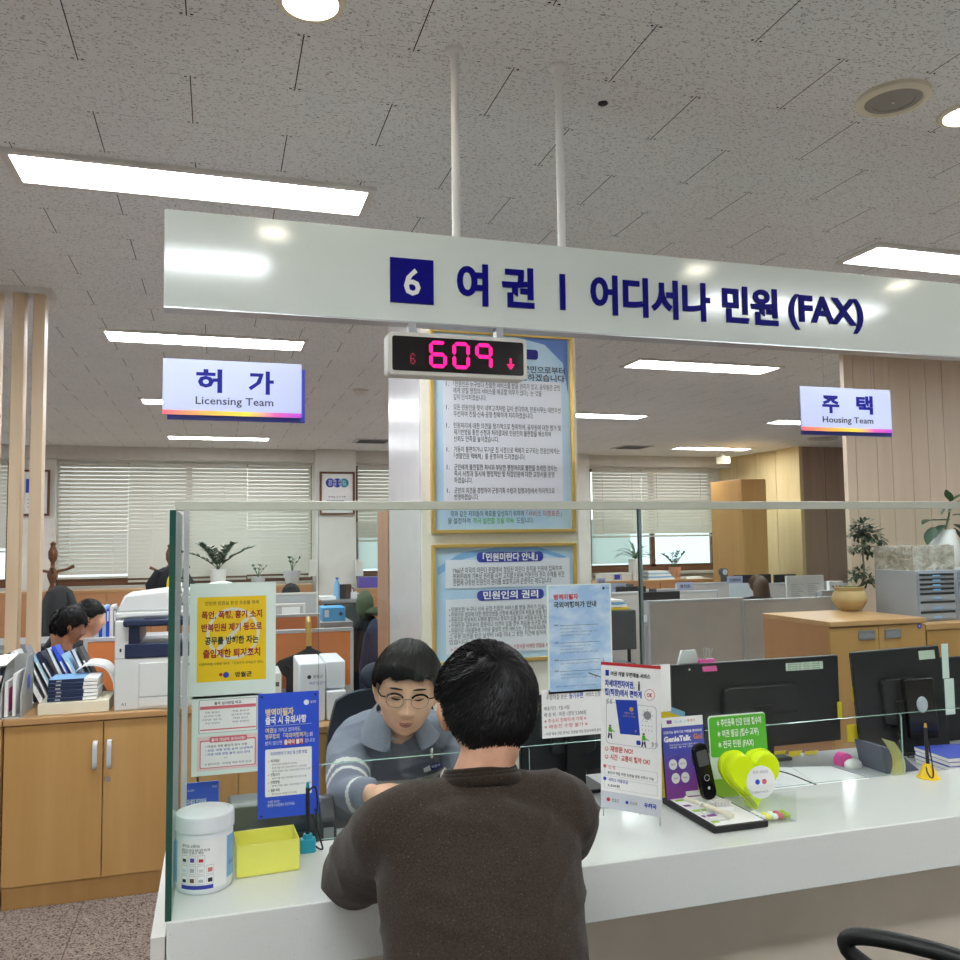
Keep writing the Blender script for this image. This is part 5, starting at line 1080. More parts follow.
# angled monitor
a, b = PY(857.5, 700, 2.6), PY(943, 700, 2.5); x0, x1 = a.x, b.x; w = math.hypot(x1-x0, .14)
zt1, zb1 = PY(857, 652, 2.58).z, PY(860, 750, 2.58).z
t = monitor(0, w, zb1, zt1+.01, 'black monitor seen from behind, turned and leaning, with paper strips on its right', R(-17)); t.location = ((x0+x1)/2, 2.53, DZ); t.rotation_euler = (0, R(-4), R(-17))
MB().m('sticker').rrect(w*.26, w*.44, zt1-DZ-.035, zt1-DZ-.004, -.0015, .002, 0).build('asset_sticker', t, world=False)
MB().m('black_gloss').rrect(-w*.02, w*.3, .06, .27, -.06, .01, -.022).build('arm_cover', t, world=False, bevel=.004)
MB().m('steel').ell((w*.14, -.062, .18), (.02, .004, .028)).build('badge', t, world=False)
clear_glass('smoky_film', '#b8b8c8')
m = MB().m('black').tube([(-.05, -.03, .05), (-.02, -.06, .0), (.05, -.06, -.02+.03), (.09, -.03, .02)], .003).build('cable', t, world=False)
for i, (p0, p1, lb) in enumerate((((941, 644), (949, 678), 'narrow white paper strip on the right rim of the turned monitor'), ((944, 679), (955, 714), 'lower white paper strip beside the turned monitor'))):
    A_, B_ = PY(*p0, 2.46), PY(*p1, 2.46); tag(B('pale_green', A_.x, B_.x, 2.458, 2.46, B_.z, A_.z).build('paper_strip'), lb, 'paper strip')
x0, x1, z0, z1 = RC(949, 760, 1030, 652, 2.62); t = monitor(x0, x1, z0, z1, 'black monitor cut by the right edge of the photo'); t.location.y = 2.62
# officer's monitor
x0, x1, z0, z1 = RC(516, 772, 607, 688, 2.55); t = monitor(x0, x1+.02, DZ+.06, z1, 'black monitor seen from behind, right of the visitor, beside the clerk'); t.location.y = 2.5
MB().m('sticker').rrect(-.02, .03, .1, .14, -.0235, .002, -.022).build('asset_sticker', t, world=False)
# sticky notes
for i, (p, lb) in enumerate(((((851, 687), (858, 701)), 'yellow sticky note on the left rim of the turned monitor, upper'), (((846.5, 725), (858, 741)), 'yellow sticky note on the left rim of the turned monitor, lower'), (((837, 702), (839.5, 718)), 'narrow yellow sticky note on the right rim of the large monitor'))):
    A_, B_ = PY(*p[0], 2.6), PY(*p[1], 2.6); tag(B('tape_yellow', A_.x, B_.x+.01, 2.598, 2.6, B_.z, A_.z).build('sticky_note'), lb, 'sticky note', 'yellow sticky notes on monitors')
for i in range(3):
    A_, B_ = PY(780+16*i, 758, 2.58), PY(793+16*i, 764, 2.58); o = MB().m('tape_yellow'); o.prism([(A_.x, B_.z), (B_.x-.01, B_.z), (B_.x+.01, A_.z+.01), (A_.x+.01, A_.z+.01)], 2.628, 2.63)
    tag(o.build('sticky_note'), 'yellow sticky note under the large monitor, %s' % ('leftmost', 'middle', 'rightmost')[i], 'sticky note', 'yellow sticky notes under the large monitor')
# small white terminal to the right of the big monitor and desk papers
for i, (x, y, rz, c, lb) in enumerate(((1.78, 2.36, .3, 'paper', 'white sheet fanned out on the desk below the large monitor, lowest'), (1.86, 2.33, -.15, 'paper', 'white sheet on the desk below the large monitor, middle of the pile'), (1.95, 2.32, .1, 'paper', 'white sheet nearest the acrylic guard'), (2.12, 2.33, .5, 'light_grey', 'grey printed sheet on the desk below the turned monitor'))):
    o = MB().m(c).box(-.105, .105, -.148, .148, 0, .002).build('desk_paper', world=False); o.location = (x, y+.02, DZ+.002+.003*i); o.rotation_euler = (0, 0, rz+1.2); tag(o, lb, 'paper', 'papers on the clerk desk')
o = MB().m('tape_yellow').lathe([(.035, 0), (.04, .004), (.001, .006)], (0, 0, 0), 20, sy=.6).build('yellow_pad', world=False); o.location = (1.66, 2.22, DZ+.002); tag(o, 'flat yellow pad on the desk behind the heart shaped jar', 'pad')
a = MB().m('black').tube(catmull([(1.62, 2.5, DZ+.03), (1.7, 2.35, DZ+.04), (1.78, 2.24, DZ+.012), (1.9, 2.21, DZ+.008)], 8), .0022, 6); tag(a.build('cable'), 'thin black cable crossing the desk papers', 'cable')
mat('manila2', '#c9c77e', .7); m = MB().m('manila2'); c0 = PY(894, 752, 2.26); vs = []
for i in range(13):
    u = i/12; x = c0.x+.04*math.sin(u*2.6)-.02; z = DZ+.13-.13*u+.0; vs += [(x, 2.235, z), (x, 2.29, z)]
for i in range(12): m.add(vs[2*i:2*i+4], [(0, 1, 3, 2)], True)
tag(m.build('receipt_roll'), 'curled pale yellow paper hanging in front of the turned monitor', 'paper')
m = MB().m('pink').cyl((c0.x-.05, 2.42, DZ+.0275), (c0.x-.05, 2.45, DZ+.0275), .027, n=24); tag(m.build('tape_roll'), 'pink and white striped roll behind the curled yellow paper', 'roll')
tag(MB().m('paper').ell((c0.x-.04, 2.4, DZ+.021), (.032, .022, .02)).build('crumpled_paper'), 'crumpled white paper beside the curled yellow paper', 'paper')
# blue booklets and dark sheet cover on the right end of the counter
for i in range(5):
    o = MB().m('paper').box(-.0, .22, 0, .16, 0, .011).m('blue_deep').box(-.001, .221, -.001, .161, .011, .012).build('booklet', world=False); o.location = (2.23+.004*(i % 2), 2.22, CT-.055+.0135*i); o.rotation_euler = (0, 0, R(-6)); tag(o, 'white booklet with blue cover, %s in the pile at the right end of the desk' % ('lowest', 'second', 'third', 'fourth', 'topmost')[i], 'booklet', 'booklet pile at the right end')
mat('slate', '#4c5568', .4); m = MB().m('slate').prism([(2.06, CT-.05), (2.2, CT-.05), (2.16, CT-.02), (2.1, CT+.03), (2.04, CT+.045)], 2.3, 2.42); tag(m.build('document_stand'), 'slate blue sloped document stand behind the yellow pen stand', 'document stand')
# ================================================================== PEOPLE
def sstep(x, a, b):
    t = np.clip((x-a)/(b-a), 0, 1); return t*t*(3-2*t)
A_, B_, C_ = .0755, .094, .118
def deform(P, fat=0.0):
    """head shape, face to +Y"""
    x, y, z = P[:, 0].copy(), P[:, 1].copy(), P[:, 2].copy(); lo = sstep(-z, .0, .105); fr = sstep(y, -.01, .05)
    x *= 1-(.26-fat)*lo; x *= 1+fat*.12*np.exp(-((z+.035)/.03)**2); x *= 1+.03*sstep(z, 0, .06)
    y = np.where(y < 0, y*(1-.38*sstep(-z, .02, .1)), y*(1-.06*lo)); y += .012*lo*fr
    y = np.where(y > 0, y*(1-.07*sstep(z, .03, .1)), y)
    g = lambda cx, cz, sx, sz: np.exp(-((x-cx)/sx)**2-((z-cz)/sz)**2)*fr
    y += .020*g(0, -.030, .0125, .013)+.013*g(0, -.008, .009, .022)+.010*(g(-.013, -.035, .008, .008)+g(.013, -.035, .008, .008))
    y -= .0085*(g(-.031, .008, .016, .011)+g(.031, .008, .016, .011)); y += .003*(g(-.03, .028, .022, .008)+g(.03, .028, .022, .008))
    y += .0055*g(0, -.0655, .020, .0075)+.004*g(0, -.058, .012, .004)-.003*g(0, -.083, .018, .006)+.007*g(0, -.102, .02, .013)
    y += .004*(g(-.042, -.028, .02, .02)+g(.042, -.028, .02, .02)); y -= .003*g(0, -.048, .006, .006)
    return np.stack([x, y, z], 1)
def head_pts(D, fat=0):
    r = 1/np.sqrt((D[:, 0]/A_)**2+(D[:, 1]/B_)**2+(D[:, 2]/C_)**2); return deform(D*r[:, None], fat)
def face_y(x, z, fat=0):
    y = np.sqrt(max(1e-6, 1-(x/A_)**2-(z/C_)**2))*B_; return deform(np.array([[x, y, z]]), fat)[0]
def grid_dirs(n, m):
    p = np.linspace(0, math.pi, m+1); t = np.linspace(0, 2*math.pi, n, endpoint=False)
    return np.array([(math.sin(a)*math.cos(b), math.sin(a)*math.sin(b), math.cos(a)) for a in p for b in t])
import bmesh
_b = bmesh.new(); bmesh.ops.create_icosphere(_b, subdivisions=6, radius=1); _b.verts.ensure_lookup_table(); ICO_D = np.array([v.co[:] for v in _b.verts]); ICO_D /= np.linalg.norm(ICO_D, axis=1)[:, None]; ICO_F = [tuple(v.index for v in f.verts) for f in _b.faces]; _b.free()
def grid_faces(n, m): return [(j*n+i, (j+1)*n+i, (j+1)*n+(i+1) % n, j*n+(i+1) % n) for j in range(m) for i in range(n)]
def loft(mb, rings, side=(1, 0, 0), n=28, per=5):
    """rings: (centre, half width, half depth); smooth closed body"""
    K = catmull([tuple(c)+(a, b) for c, a, b in rings], per); K = np.array(K); side = Vector(side); vs = []
    for i, k in enumerate(K):
        p = Vector(k[:3]); q = Vector(K[min(i+1, len(K)-1)][:3])-Vector(K[max(i-1, 0)][:3]); q.normalize(); s = (side-q*side.dot(q)).normalized(); f = q.cross(s)
        for j in range(n): t = 2*math.pi*j/n; vs.append(p+s*(max(k[3], .003)*math.cos(t))+f*(max(k[4], .003)*math.sin(t)))
    b = len(K); mb.add(vs, [(i*n+j, i*n+(j+1) % n, (i+1)*n+(j+1) % n, (i+1)*n+j) for i in range(b-1) for j in range(n)]+[tuple(range(n))[::-1], tuple(range((b-1)*n, b*n))], True)
def limb(mb, pts, rs, n=16, per=5):
    K = np.array(catmull([tuple(p)+(r,) for p, r in zip(pts, rs)], per)); mb.tube([Vector(k[:3]) for k in K], [float(k[3]) for k in K], n)
    for e in (0, -1): mb.ell(K[e][:3], (K[e][3],)*3, 14, 10)
def organic(mb, voxel, smooth=4):
    me = bpy.data.meshes.new('tmp'); me.from_pydata([tuple(v) for v in mb.v], [], mb.f); o = bpy.data.objects.new('tmp', me); COL.objects.link(o)
    m = o.modifiers.new('r', 'REMESH'); m.mode = 'VOXEL'; m.voxel_size = voxel
    if smooth: s = o.modifiers.new('s', 'SMOOTH'); s.factor = .5; s.iterations = smooth
    dg = bpy.context.evaluated_depsgraph_get(); e = o.evaluated_get(dg); r = bpy.data.meshes.new_from_object(e)
    bpy.data.objects.remove(o); bpy.data.meshes.remove(me)
    v = np.empty(len(r.vertices)*3); r.vertices.foreach_get('co', v); nn = np.empty(len(r.vertices)*3); r.vertices.foreach_get('normal', nn)
    return r, v.reshape(-1, 3), nn.reshape(-1, 3)
def finish(r, v, name, parent, mats, cls=None):
    off = np.array(parent.location)
    if parent.parent is not None: off = off+np.array(parent.parent.location)
    r.vertices.foreach_set('co', (v-off).ravel()); r.name = name
    for m in mats: r.materials.append(MATS[m])
    r.polygons.foreach_set('use_smooth', [True]*len(r.polygons))
    if cls is not None:
        c = np.empty(len(r.polygons)*3); r.polygons.foreach_get('center', c); c = c.reshape(-1, 3)+off; r.polygons.foreach_set('material_index', cls(c).astype(int).tolist())
    r.update(); o = bpy.data.objects.new(name, r); COL.objects.link(o); o.parent = parent; return o
def knit(name, c1, c2, scale=500, rough=.95, rib=0):
    t = NT(name); v = t.coords(); n = t.noise(v, scale, 2); n2 = t.noise(v, scale*.28, 3); n3 = t.noise(v, 6, 3)
    n2 = t.noise(v, scale*.55, 2); f = t.math('MULTIPLY_ADD', n, .5, t.math('MULTIPLY', n2, .5)); h = t.math('MULTIPLY_ADD', n3, 6, n2)
    fl = t.math('MULTIPLY', t.ramp(t.noise(v, 330, 1), .66, .74), .14); b = t.bsdf(t.mix(fl, t.mix(t.ramp(f, .2, .82), lin(c1), lin(c2)), lin('#a09a90')), rough, 0, .15, bump=h, bstr=.2, bdist=.003); b.inputs['Sheen Weight'].default_value = .12; MATS[name] = t.m
mat('office_blue', '#2c3440', .8)
knit('knit_brown', '#1d1712', '#463b32'); knit('knit_grey', '#6f7484', '#9a9eac'); knit('knit_white', '#d4d4d2', '#eceae6'); knit('cloth_dark', '#14161c', '#24272e'); knit('cloth_navy', '#15182a', '#23273a'); knit('knit_rib', '#1b1510', '#33291f', 300)
def skin(name, c1, c2):
    t = NT(name); n = t.noise(t.coords(), 30, 3); b = t.bsdf(t.mix(t.ramp(n, .3, .7), lin(c1), lin(c2)), .48, 0, .35); b.inputs['Subsurface Weight'].default_value = .12; b.inputs['Subsurface Radius'].default_value = (.012, .005, .003); MATS[name] = t.m
skin('skin_a', '#e8b193', '#f0c0a4'); skin('skin_b', '#cb9a7e', '#d9aa8e'); skin('skin_c', '#a97a60', '#b98a70')
t = NT('hair_black'); n = t.noise(t.coords((1, 1, .3)), 300, 2); t.bsdf(t.mix(n, lin('#08080a'), lin('#19181a')), .5, 0, .28); MATS['hair_black'] = t.m
t = NT('hair_brown2'); n = t.noise(t.coords((1, 1, .3)), 200, 2); t.bsdf(t.mix(n, lin('#3a2a1f'), lin('#6a503b')), .5, 0, .4); MATS['hair_brown2'] = t.m
def hair_mask(D, P, line, soft=.012):
    az = np.degrees(np.abs(np.arctan2(P[:, 0], P[:, 1]))); zl = np.interp(az, [q[0] for q in line], [q[1] for q in line]); return sstep(P[:, 2], zl-soft*.5, zl+soft*.5)
def make_hair(M, line, thick, nst, mt, parent, seed=1, crown=(.1, -.55, .8), slen=(.035, .07), top=1.35, rad=.0011, fat=0, ragged=.014, sidek=.62):
    rg = np.random.default_rng(seed); D = ICO_D; P = head_pts(D, fat); k = hair_mask(D, P, line, .024)
    def thk(D): return thick*(sidek+(top-sidek)*sstep(D[:, 2], -.25, .75))
    lump = np.array([noise.noise(Vector(d)*4.5) for d in D])*.009+np.array([noise.noise(Vector(d)*11) for d in D])*.002
    S = P+D*((thk(D)+lump)*k-.006*(1-k))[:, None]
    mb = MB().m(mt); mb.T = M; mb.add([Vector(q) for q in S], ICO_F, True)
    C = np.array(crown); C = C/np.linalg.norm(C); Q = rg.normal(size=(nst*5, 3)); Q /= np.linalg.norm(Q, axis=1)[:, None]; PP = head_pts(Q, fat); kk = hair_mask(Q, PP, line, .004) > .5; Q = Q[kk][:nst]; N = len(Q)
    tw = rg.normal(size=N)*.25; L = rg.uniform(*slen, N); SEG = 5; pts = []; d = Q.copy(); lift = rg.uniform(0, .0075, N); ph = rg.uniform(-1, 1, (N, 3))*.0
    for s in range(SEG+1):
        p = head_pts(d, fat); pts.append(p+d*(thk(d)*.93+lift*math.sin(math.pi*(.15+.75*s/SEG))-.0015*(s == 0)-.003*(s/SEG)**2)[:, None])
        tdir = d*(d@C)[:, None]-C[None]; tdir = tdir/np.maximum(np.linalg.norm(tdir, axis=1), 1e-3)[:, None]; sw = np.cross(tdir, d); tdir = tdir+sw*(tw+.25)[:, None]
        d = d+tdir*(L/SEG/.1)[:, None]; d /= np.linalg.norm(d, axis=1)[:, None]
        # keep the ends near the hairline
        pp = head_pts(d, fat); az = np.degrees(np.abs(np.arctan2(pp[:, 0], pp[:, 1]))); zl = np.interp(az, [q[0] for q in line], [q[1] for q in line])-rg.uniform(0, ragged, N)
        bad = pp[:, 2] < zl; d[bad] = (d-tdir*(L/SEG/.1)[:, None])[bad]; d /= np.linalg.norm(d, axis=1)[:, None]
    pts = np.array(pts); T = np.array(M)  # strands as thin three sided blades
    V = []; F = []; W = pts.reshape(-1, 3)@T[:3, :3].T+T[:3, 3]; W = W.reshape(SEG+1, N, 3); DD = d@T[:3, :3].T
    tan = W[-1]-W[0]; tan /= np.maximum(np.linalg.norm(tan, axis=1), 1e-4)[:, None]; s1 = np.cross(tan, DD); s1 /= np.maximum(np.linalg.norm(s1, axis=1), 1e-4)[:, None]; s2 = np.cross(s1, tan)
    for s in range(SEG+1):
        r = rad*(1-.75*(s/SEG)**2)*1.3
        for a in (0, 2.094, 4.189): V.append(W[s]+s1*(r*math.cos(a))+s2*(r*.6*math.sin(a)))
    V = np.array(V).transpose(1, 0, 2).reshape(-1, 3); per = (SEG+1)*3
    for i in range(N):
        b = i*per
        for s in range(SEG):
            for a in range(3): F.append((b+3*s+a, b+3*s+(a+1) % 3, b+3*s+3+(a+1) % 3, b+3*s+3+a))
    mb.T = None; b0 = len(mb.v); mb.v += [tuple(q) for q in V]; mb.f += [tuple(x+b0 for x in f) for f in F]; mb.mi += [mb.c]*len(F); mb.sm += [True]*len(F)
    return mb.build('hair', parent)
def hand(mb, w, d, nrm, s=1.0, curl=.5, right=1, tw=None):
    """w wrist, d towards the fingers, nrm out of the back of the hand"""
    w = Vector(w); d = Vector(d).normalized(); nrm = Vector(nrm); nrm = (nrm-d*nrm.dot(d)).normalized(); sd = d.cross(nrm)*right
    loft(mb, [(w-d*.01, .024*s, .018*s), (w+d*.02*s, .03*s, .016*s), (w+d*.055*s, .038*s, .014*s), (w+d*.085*s, .039*s, .0125*s), (w+d*.094*s, .034*s, .009*s)], side=sd, n=20, per=3)
    for i, (o, L) in enumerate(((-.029, .070), (-.010, .080), (.010, .075), (.028, .060))):
        p = w+d*(.086-.004*abs(i-1.4))*s+sd*o*s; q = (d+sd*o*2.2).normalized(); pts = [p-q*.012*s, p]; a = 0
        for k, f in enumerate((.45, .3, .25)):
            a += curl*(.55, .7, .5)[k]; v = q*math.cos(a)-nrm*math.sin(a); pts.append(pts[-1]+v*L*f*s)
        limb(mb, pts, [.0088*s, .0088*s, .0082*s, .0075*s, .0062*s], 10, 3)
    p = w+d*.022*s-sd*.022*s; v = (d*.75-sd*.75-nrm*.25).normalized(); v2 = (d*.95-sd*.2-nrm*.35).normalized(); limb(mb, [p, p+v*.036*s, p+v*.036*s+v2*.03*s, p+v*.036*s+v2*.052*s], [.013*s, .0115*s, .0095*s, .0075*s], 10, 3)
def person(label, J, head_M, cl, sk='skin_a', hair='hair_black', line=None, hth=.014, nst=1500, vox=.006, hv=3, fat=0, rad=.0011, arm=(.05, .043, .036), torso=None, cls=None, trouser='cloth_dark', hands=(1, 1), hdir=None, legs=True, seed=1, fold=.004, crown=(.1, -.55, .8), collar=True, slen=(.035, .07), cvox=.008, sleeve=1.0, hcurl=.6, tmul=1, nkr=1.0):
    J = {k: Vector(v) for k, v in J.items()}; root = thing('person', label, 'person', (J['pelvis'].x, J['pelvis'].y, 0)); M = head_M
    W = torso or (.15, .165, .19, .19, .10)
    body = MB(); body.T = M; body.add([Vector(q) for q in head_pts(ICO_D, fat)], ICO_F, True)
    for s in (-1, 1):
        Rm = Euler((R(-8), 0, R(-s*22))).to_matrix()
        body.ell((s*.080, -.006, -.004), (.008, .019, .032), 18, 12, Rm); body.ell((s*.087, -.016, .005), (.0055, .0175, .025), 14, 10, Rm); body.ell((s*.0895, -.02, .008), (.004, .013, .02), 14, 10, Rm); body.ell((s*.077, .0, -.028), (.006, .010, .011), 12, 8)
    body.T = None; hb = M @ Vector((0, -.03, -.055)); hb2 = M @ Vector((0, -.01, -.075))
    limb(body, [J['neck'], J['neck'].lerp(hb, .5), hb], [.062*nkr, .055*nkr, .057*nkr], 18); 
    ch, wa, pe = J['chest'], J['waist'], J['pelvis']; k = tmul
    loft(body, [(pe, (W[0]-.02)*k, .09*k), (wa, (W[1]-.03)*k, .085*k), (ch, (W[2]-.035)*k, .095*k), (J['neck'].lerp(ch, .45), (W[2]-.05)*k, .075*k), (J['neck'], .05, .05)])
    for s in 'LR':
        S, E, Wr = J['s'+s], J['e'+s], J['w'+s]; limb(body, [S, S.lerp(E, .5), E, E.lerp(Wr, .5), Wr], [arm[0]-.012, arm[1]-.01, arm[2]-.008, arm[2]-.009, .025], 14)
        if hands[s == 'R']: d = hdir[s] if hdir and s in hdir else (Wr-E, (0, 0, 1)); hand(body, Wr, d[0], d[1], 1.0, hcurl, -1 if s == 'L' else 1)
        if legs: limb(body, [J['h'+s], J['k'+s], J['a'+s]], [.07, .052, .035], 14); body.ell(J['a'+s]+Vector((0, .05*(1 if J['k'+s].y > pe.y else -1), -.03)), (.035, .1, .03))
    r, v, nn = organic(body, vox, hv); finish(r, v, 'body', root, [sk])
    # upper garment
    g = MB(); kk = tmul
    nb = J['neck']; loft(g, [(pe-(ch-pe)*.0+Vector((0, 0, -.05)), W[0]*kk, .12*kk), (wa.lerp(pe, .5), (W[0]+W[1])/2*kk, .122*kk), (wa, W[1]*kk, .12*kk), (ch, W[2]*kk, .125*kk), (nb.lerp(ch, .42), W[3]*.93*kk, .1*kk), (nb.lerp(ch, .12), W[4]*1.0, .07), (nb+(hb-nb)*.2, .06, .058)])
    for s in 'LR':
        S, E, Wr = J['s'+s], J['e'+s], J['w'+s]; inn = S.lerp(nb.lerp(ch, .3), .55)
        limb(g, [inn, S, S.lerp(E, .5), E], [arm[0]*1.05, arm[0], arm[1]*1.12, arm[1]], 18); limb(g, [E, E.lerp(Wr, .5*sleeve), E.lerp(Wr, .93*sleeve)], [arm[1]*1.0, arm[2]*1.05, arm[2]*.95], 18)
    r, v, nn = organic(g, cvox, 6)
    nz = np.array([noise.noise(Vector((p[0]*9, p[1]*9, p[2]*14)))+.6*noise.noise(Vector((p[0]*22+5, p[1]*22, p[2]*30))) for p in v]); rd = np.array([(1-abs(noise.noise(Vector((p[0]*7+p[2]*5, p[1]*6, p[2]*13-p[0]*4)))*2.2))**3 if 1 else 0 for p in v]); v = v+nn*((nz*.7+np.clip(rd, 0, 1)*1.1)*fold)[:, None]
    finish(r, v, cl[0], root, cl[1], cls)
    if legs:
        p = MB(); loft(p, [(pe+Vector((0, 0, -.06)), .15, .11), (pe, .175, .13), (pe+Vector((0, 0, .08)), .155, .115)])
        for s in 'LR': limb(p, [J['h'+s], J['h'+s].lerp(J['k'+s], .5), J['k'+s], J['k'+s].lerp(J['a'+s], .5), J['a'+s]+Vector((0, 0, .03))], [.088, .08, .066, .06, .055], 16)
        r, v, nn = organic(p, .012, 4); finish(r, v, 'trousers', root, [trouser])
        for s in 'LR':
            dy = .06 if J['k'+s].y > pe.y else -.06; a = J['a'+s]; q = MB().m('black').ell((a.x, a.y+dy, .045), (.048, .135, .045), 18, 10); q.build('shoe', root)
    hr = make_hair(M, line or [(0, .045), (60, .035), (85, .0), (110, -.045), (180, -.075)], hth, nst, hair, root, seed, crown, fat=fat, rad=rad, slen=slen)
    return root, J
def HM(c, yaw, pitch=0, roll=0, s=1.0, d=(1, 1, 1)): return Matrix.Translation(Vector(c)) @ Euler((R(pitch), R(roll), R(yaw)), 'XYZ').to_matrix().to_4x4() @ Matrix.Diagonal((s*d[0], s*d[1], s*d[2], 1))
# ---- chairs for the two men (mostly hidden)
def office_chair(label, x, y, rot, seat=.44, back=.95, mt='coat_grey', arms=True, head=False, armz=.66, bw=.23):
    t = thing('office_chair', label, 'chair', (x, y, 0), rot)
    m = MB().m(mt); m.prism([(-.23, -.22), (.23, -.22), (.24, .0), (.23, .22), (-.23, .22), (-.24, 0)], seat-.07, seat-.005, 'xy'); m.build('seat', t, world=False, bevel=.02)
    m = MB().m(mt); N = 10; vs = []
    for j in range(N+1):
        u = j/N; z = seat+.08+(back-seat-.08)*u; yb = -.24-.03*math.sin(u*2.6)-.03*u; wv = bw*(.82+.18*math.sin(math.pi*min(1, u*.9+.15)))
        for i in range(9): s = i/8*2-1; vs.append((s*wv, yb+.05*(s*s), z-.025*(s**4)*(u > .9)))
    k = len(vs); vs += [(a, b-.035, c) for a, b, c in vs]; f = []
    for j in range(N):
        for i in range(8): a = j*9+i; f += [(a, a+1, a+10, a+9), (k+a, k+a+9, k+a+10, k+a+1)]
    for i in range(8): f += [(i, k+i, k+i+1, i+1), (N*9+i, N*9+i+1, k+N*9+i+1, k+N*9+i)]
    for j in range(N): f += [(j*9, j*9+9, k+j*9+9, k+j*9), (j*9+8, k+j*9+8, k+j*9+17, j*9+17)]
    m.add(vs, f, True).build('backrest', t, world=False)
    if head: MB().m(mt).ell((.02, -.3, back+.05), (.06, .03, .05)).build('headrest', t, world=False); MB().m('black').cyl((0, -.3, back-.05), (0, -.3, back+.02), .012).build('headrest_post', t, world=False)
    MB().m('black').cyl((0, -.02, .1), (0, -.02, seat-.07), .028).build('column', t, world=False)
    MB().m('black').tube([(0, -.1, seat-.085), (0, -.29, seat-.04), (0, -.305, seat+.2)], .016).build('back_bracket', t, world=False)
    if arms:
        for s in (-1, 1):
            pts = catmull([(s*.19, .0, seat-.06), (s*.27, .02, seat-.03), (s*.29, .08, seat+.12), (s*.285, .16, armz-.035), (s*.28, .13, armz), (s*.28, -.02, armz+.005), (s*.275, -.18, armz-.02), (s*.22, -.27, armz-.05)], 6)
            MB().m('black').tube(pts, .017, 10).build('armrest', t, world=False)
    for i in range(5):
        a = 2*math.pi*i/5+.3; q = MB().m('black').tube([(0, -.02, .13), (.15*math.cos(a), .15*math.sin(a)-.02, .1), (.29*math.cos(a), .29*math.sin(a)-.02, .07)], [.03, .022, .016]).build('base_leg', t, world=False)
        MB().m('black').cyl((.29*math.cos(a)-.02, .29*math.sin(a)-.02, .03), (.29*math.cos(a)+.02, .29*math.sin(a)-.02, .03), .03, n=16).build('caster', q, world=False)
    return t
# ---- the visitor
vis = dict(pelvis=(.415, 1.22, .54), waist=(.412, 1.29, .74), chest=(.43, 1.42, .91), neck=(.447, 1.485, 1.058), sL=(.302, 1.49, .995), sR=(.598, 1.49, .995), eL=(.262, 1.715, .85), eR=(.645, 1.73, .83), wL=(.40, 1.96, .815), wR=(.56, 1.95, .815),
           hL=(.37, 1.24, .52), hR=(.53, 1.24, .52), kL=(.35, 1.66, .50), kR=(.56, 1.66, .50), aL=(.34, 1.62, .08), aR=(.57, 1.62, .08))
MV = HM((.472, 1.515, 1.186), -3, -8, 0, .98, (1.03, 1, .92))
root, J = person('young man in a brown knit sweater seen from behind, leaning on the white counter', vis, MV, ('sweater', ['knit_brown']), 'skin_b', line=[(0, .05), (60, .045), (75, .034), (84, .03), (100, .030), (108, .0), (118, -.03), (140, -.052), (160, -.068), (180, -.078)], hth=.015, nst=6500, vox=.005,
       torso=(.15, .152, .175, .185, .085), arm=(.074, .067, .054), seed=3, fold=.0045, nkr=.92, crown=(.05, -.6, .75), rad=.0009, hdir={'L': ((.9, .35, .05), (0, 0, 1)), 'R': ((-.8, .5, .05), (0, 0, 1))}, slen=(.03, .06), trouser='cloth_navy')
# collar of the sweater
nk = Vector((.4505, 1.492, 1.086)); m = MB().m('knit_rib'); vs = []
def ringtube(m, c, a, b, tilt, r, n=40, h=1.0):
    pts = []
    for i in range(n): t = 2*math.pi*i/n; pts.append(Vector(c)+Vector((a*math.cos(t), b*math.sin(t)*math.cos(tilt), b*math.sin(t)*math.sin(tilt))))
    return m.tube(pts, r, 10, closed=True)
ringtube(m, nk, .060, .060, R(-14), .0065); ringtube(m, nk+Vector((0, -.001, -.007)), .0625, .0625, R(-14), .0075); ringtube(m, nk+Vector((0, -.002, -.016)), .066, .066, R(-14), .010); m.build('collar', root)
office_chair('black chair under the man in the brown sweater, hidden by him', .45, 1.24, 0, .44, .72, 'black', arms=False)
# ---- the clerk
clk = dict(pelvis=(.53, 3.0, .55), waist=(.525, 2.87, .70), chest=(.51, 2.63, .85), neck=(.497, 2.47, .965), sL=(.675, 2.53, .90), sR=(.372, 2.545, .885), eL=(.74, 2.36, .76), eR=(.335, 2.33, .815), wL=(.66, 2.25, .79), wR=(.378, 2.225, .85),
           hL=(.61, 2.98, .53), hR=(.45, 2.98, .53), kL=(.62, 2.58, .50), kR=(.44, 2.58, .50), aL=(.62, 2.62, .08), aR=(.44, 2.62, .08))
MC = HM((.500, 2.345, 1.082), 180-11, -7, -4, 1.0)
def clerk_cls(c):
    k = np.zeros(len(c)); sR, eR, wR = (np.array(clk[q]) for q in ('sR', 'eR', 'wR'))
    d = (eR-sR); L = np.linalg.norm(d); d /= L; t = (c-sR)@d; rad = np.linalg.norm(c-sR-t[:, None]*d, axis=1); on_ = rad < .085; k[on_ & (t > L*.56) & (t < L*.64)] = 1; k[on_ & (t > L*.74) & (t < L*.82)] = 1
    e = (wR-eR); Le = np.linalg.norm(e); e /= Le; t2 = (c-eR)@e; r2 = np.linalg.norm(c-eR-t2[:, None]*e, axis=1); k[(r2 < .06) & (t2 > Le*.55) & (t2 < Le*.68)] = 1
    body = (c[:, 0] > .385) & (c[:, 0] < .66) & (c[:, 1] > 2.4); z = c[:, 2]; k[body & (z > .775) & (z < .80)] = 1; return k
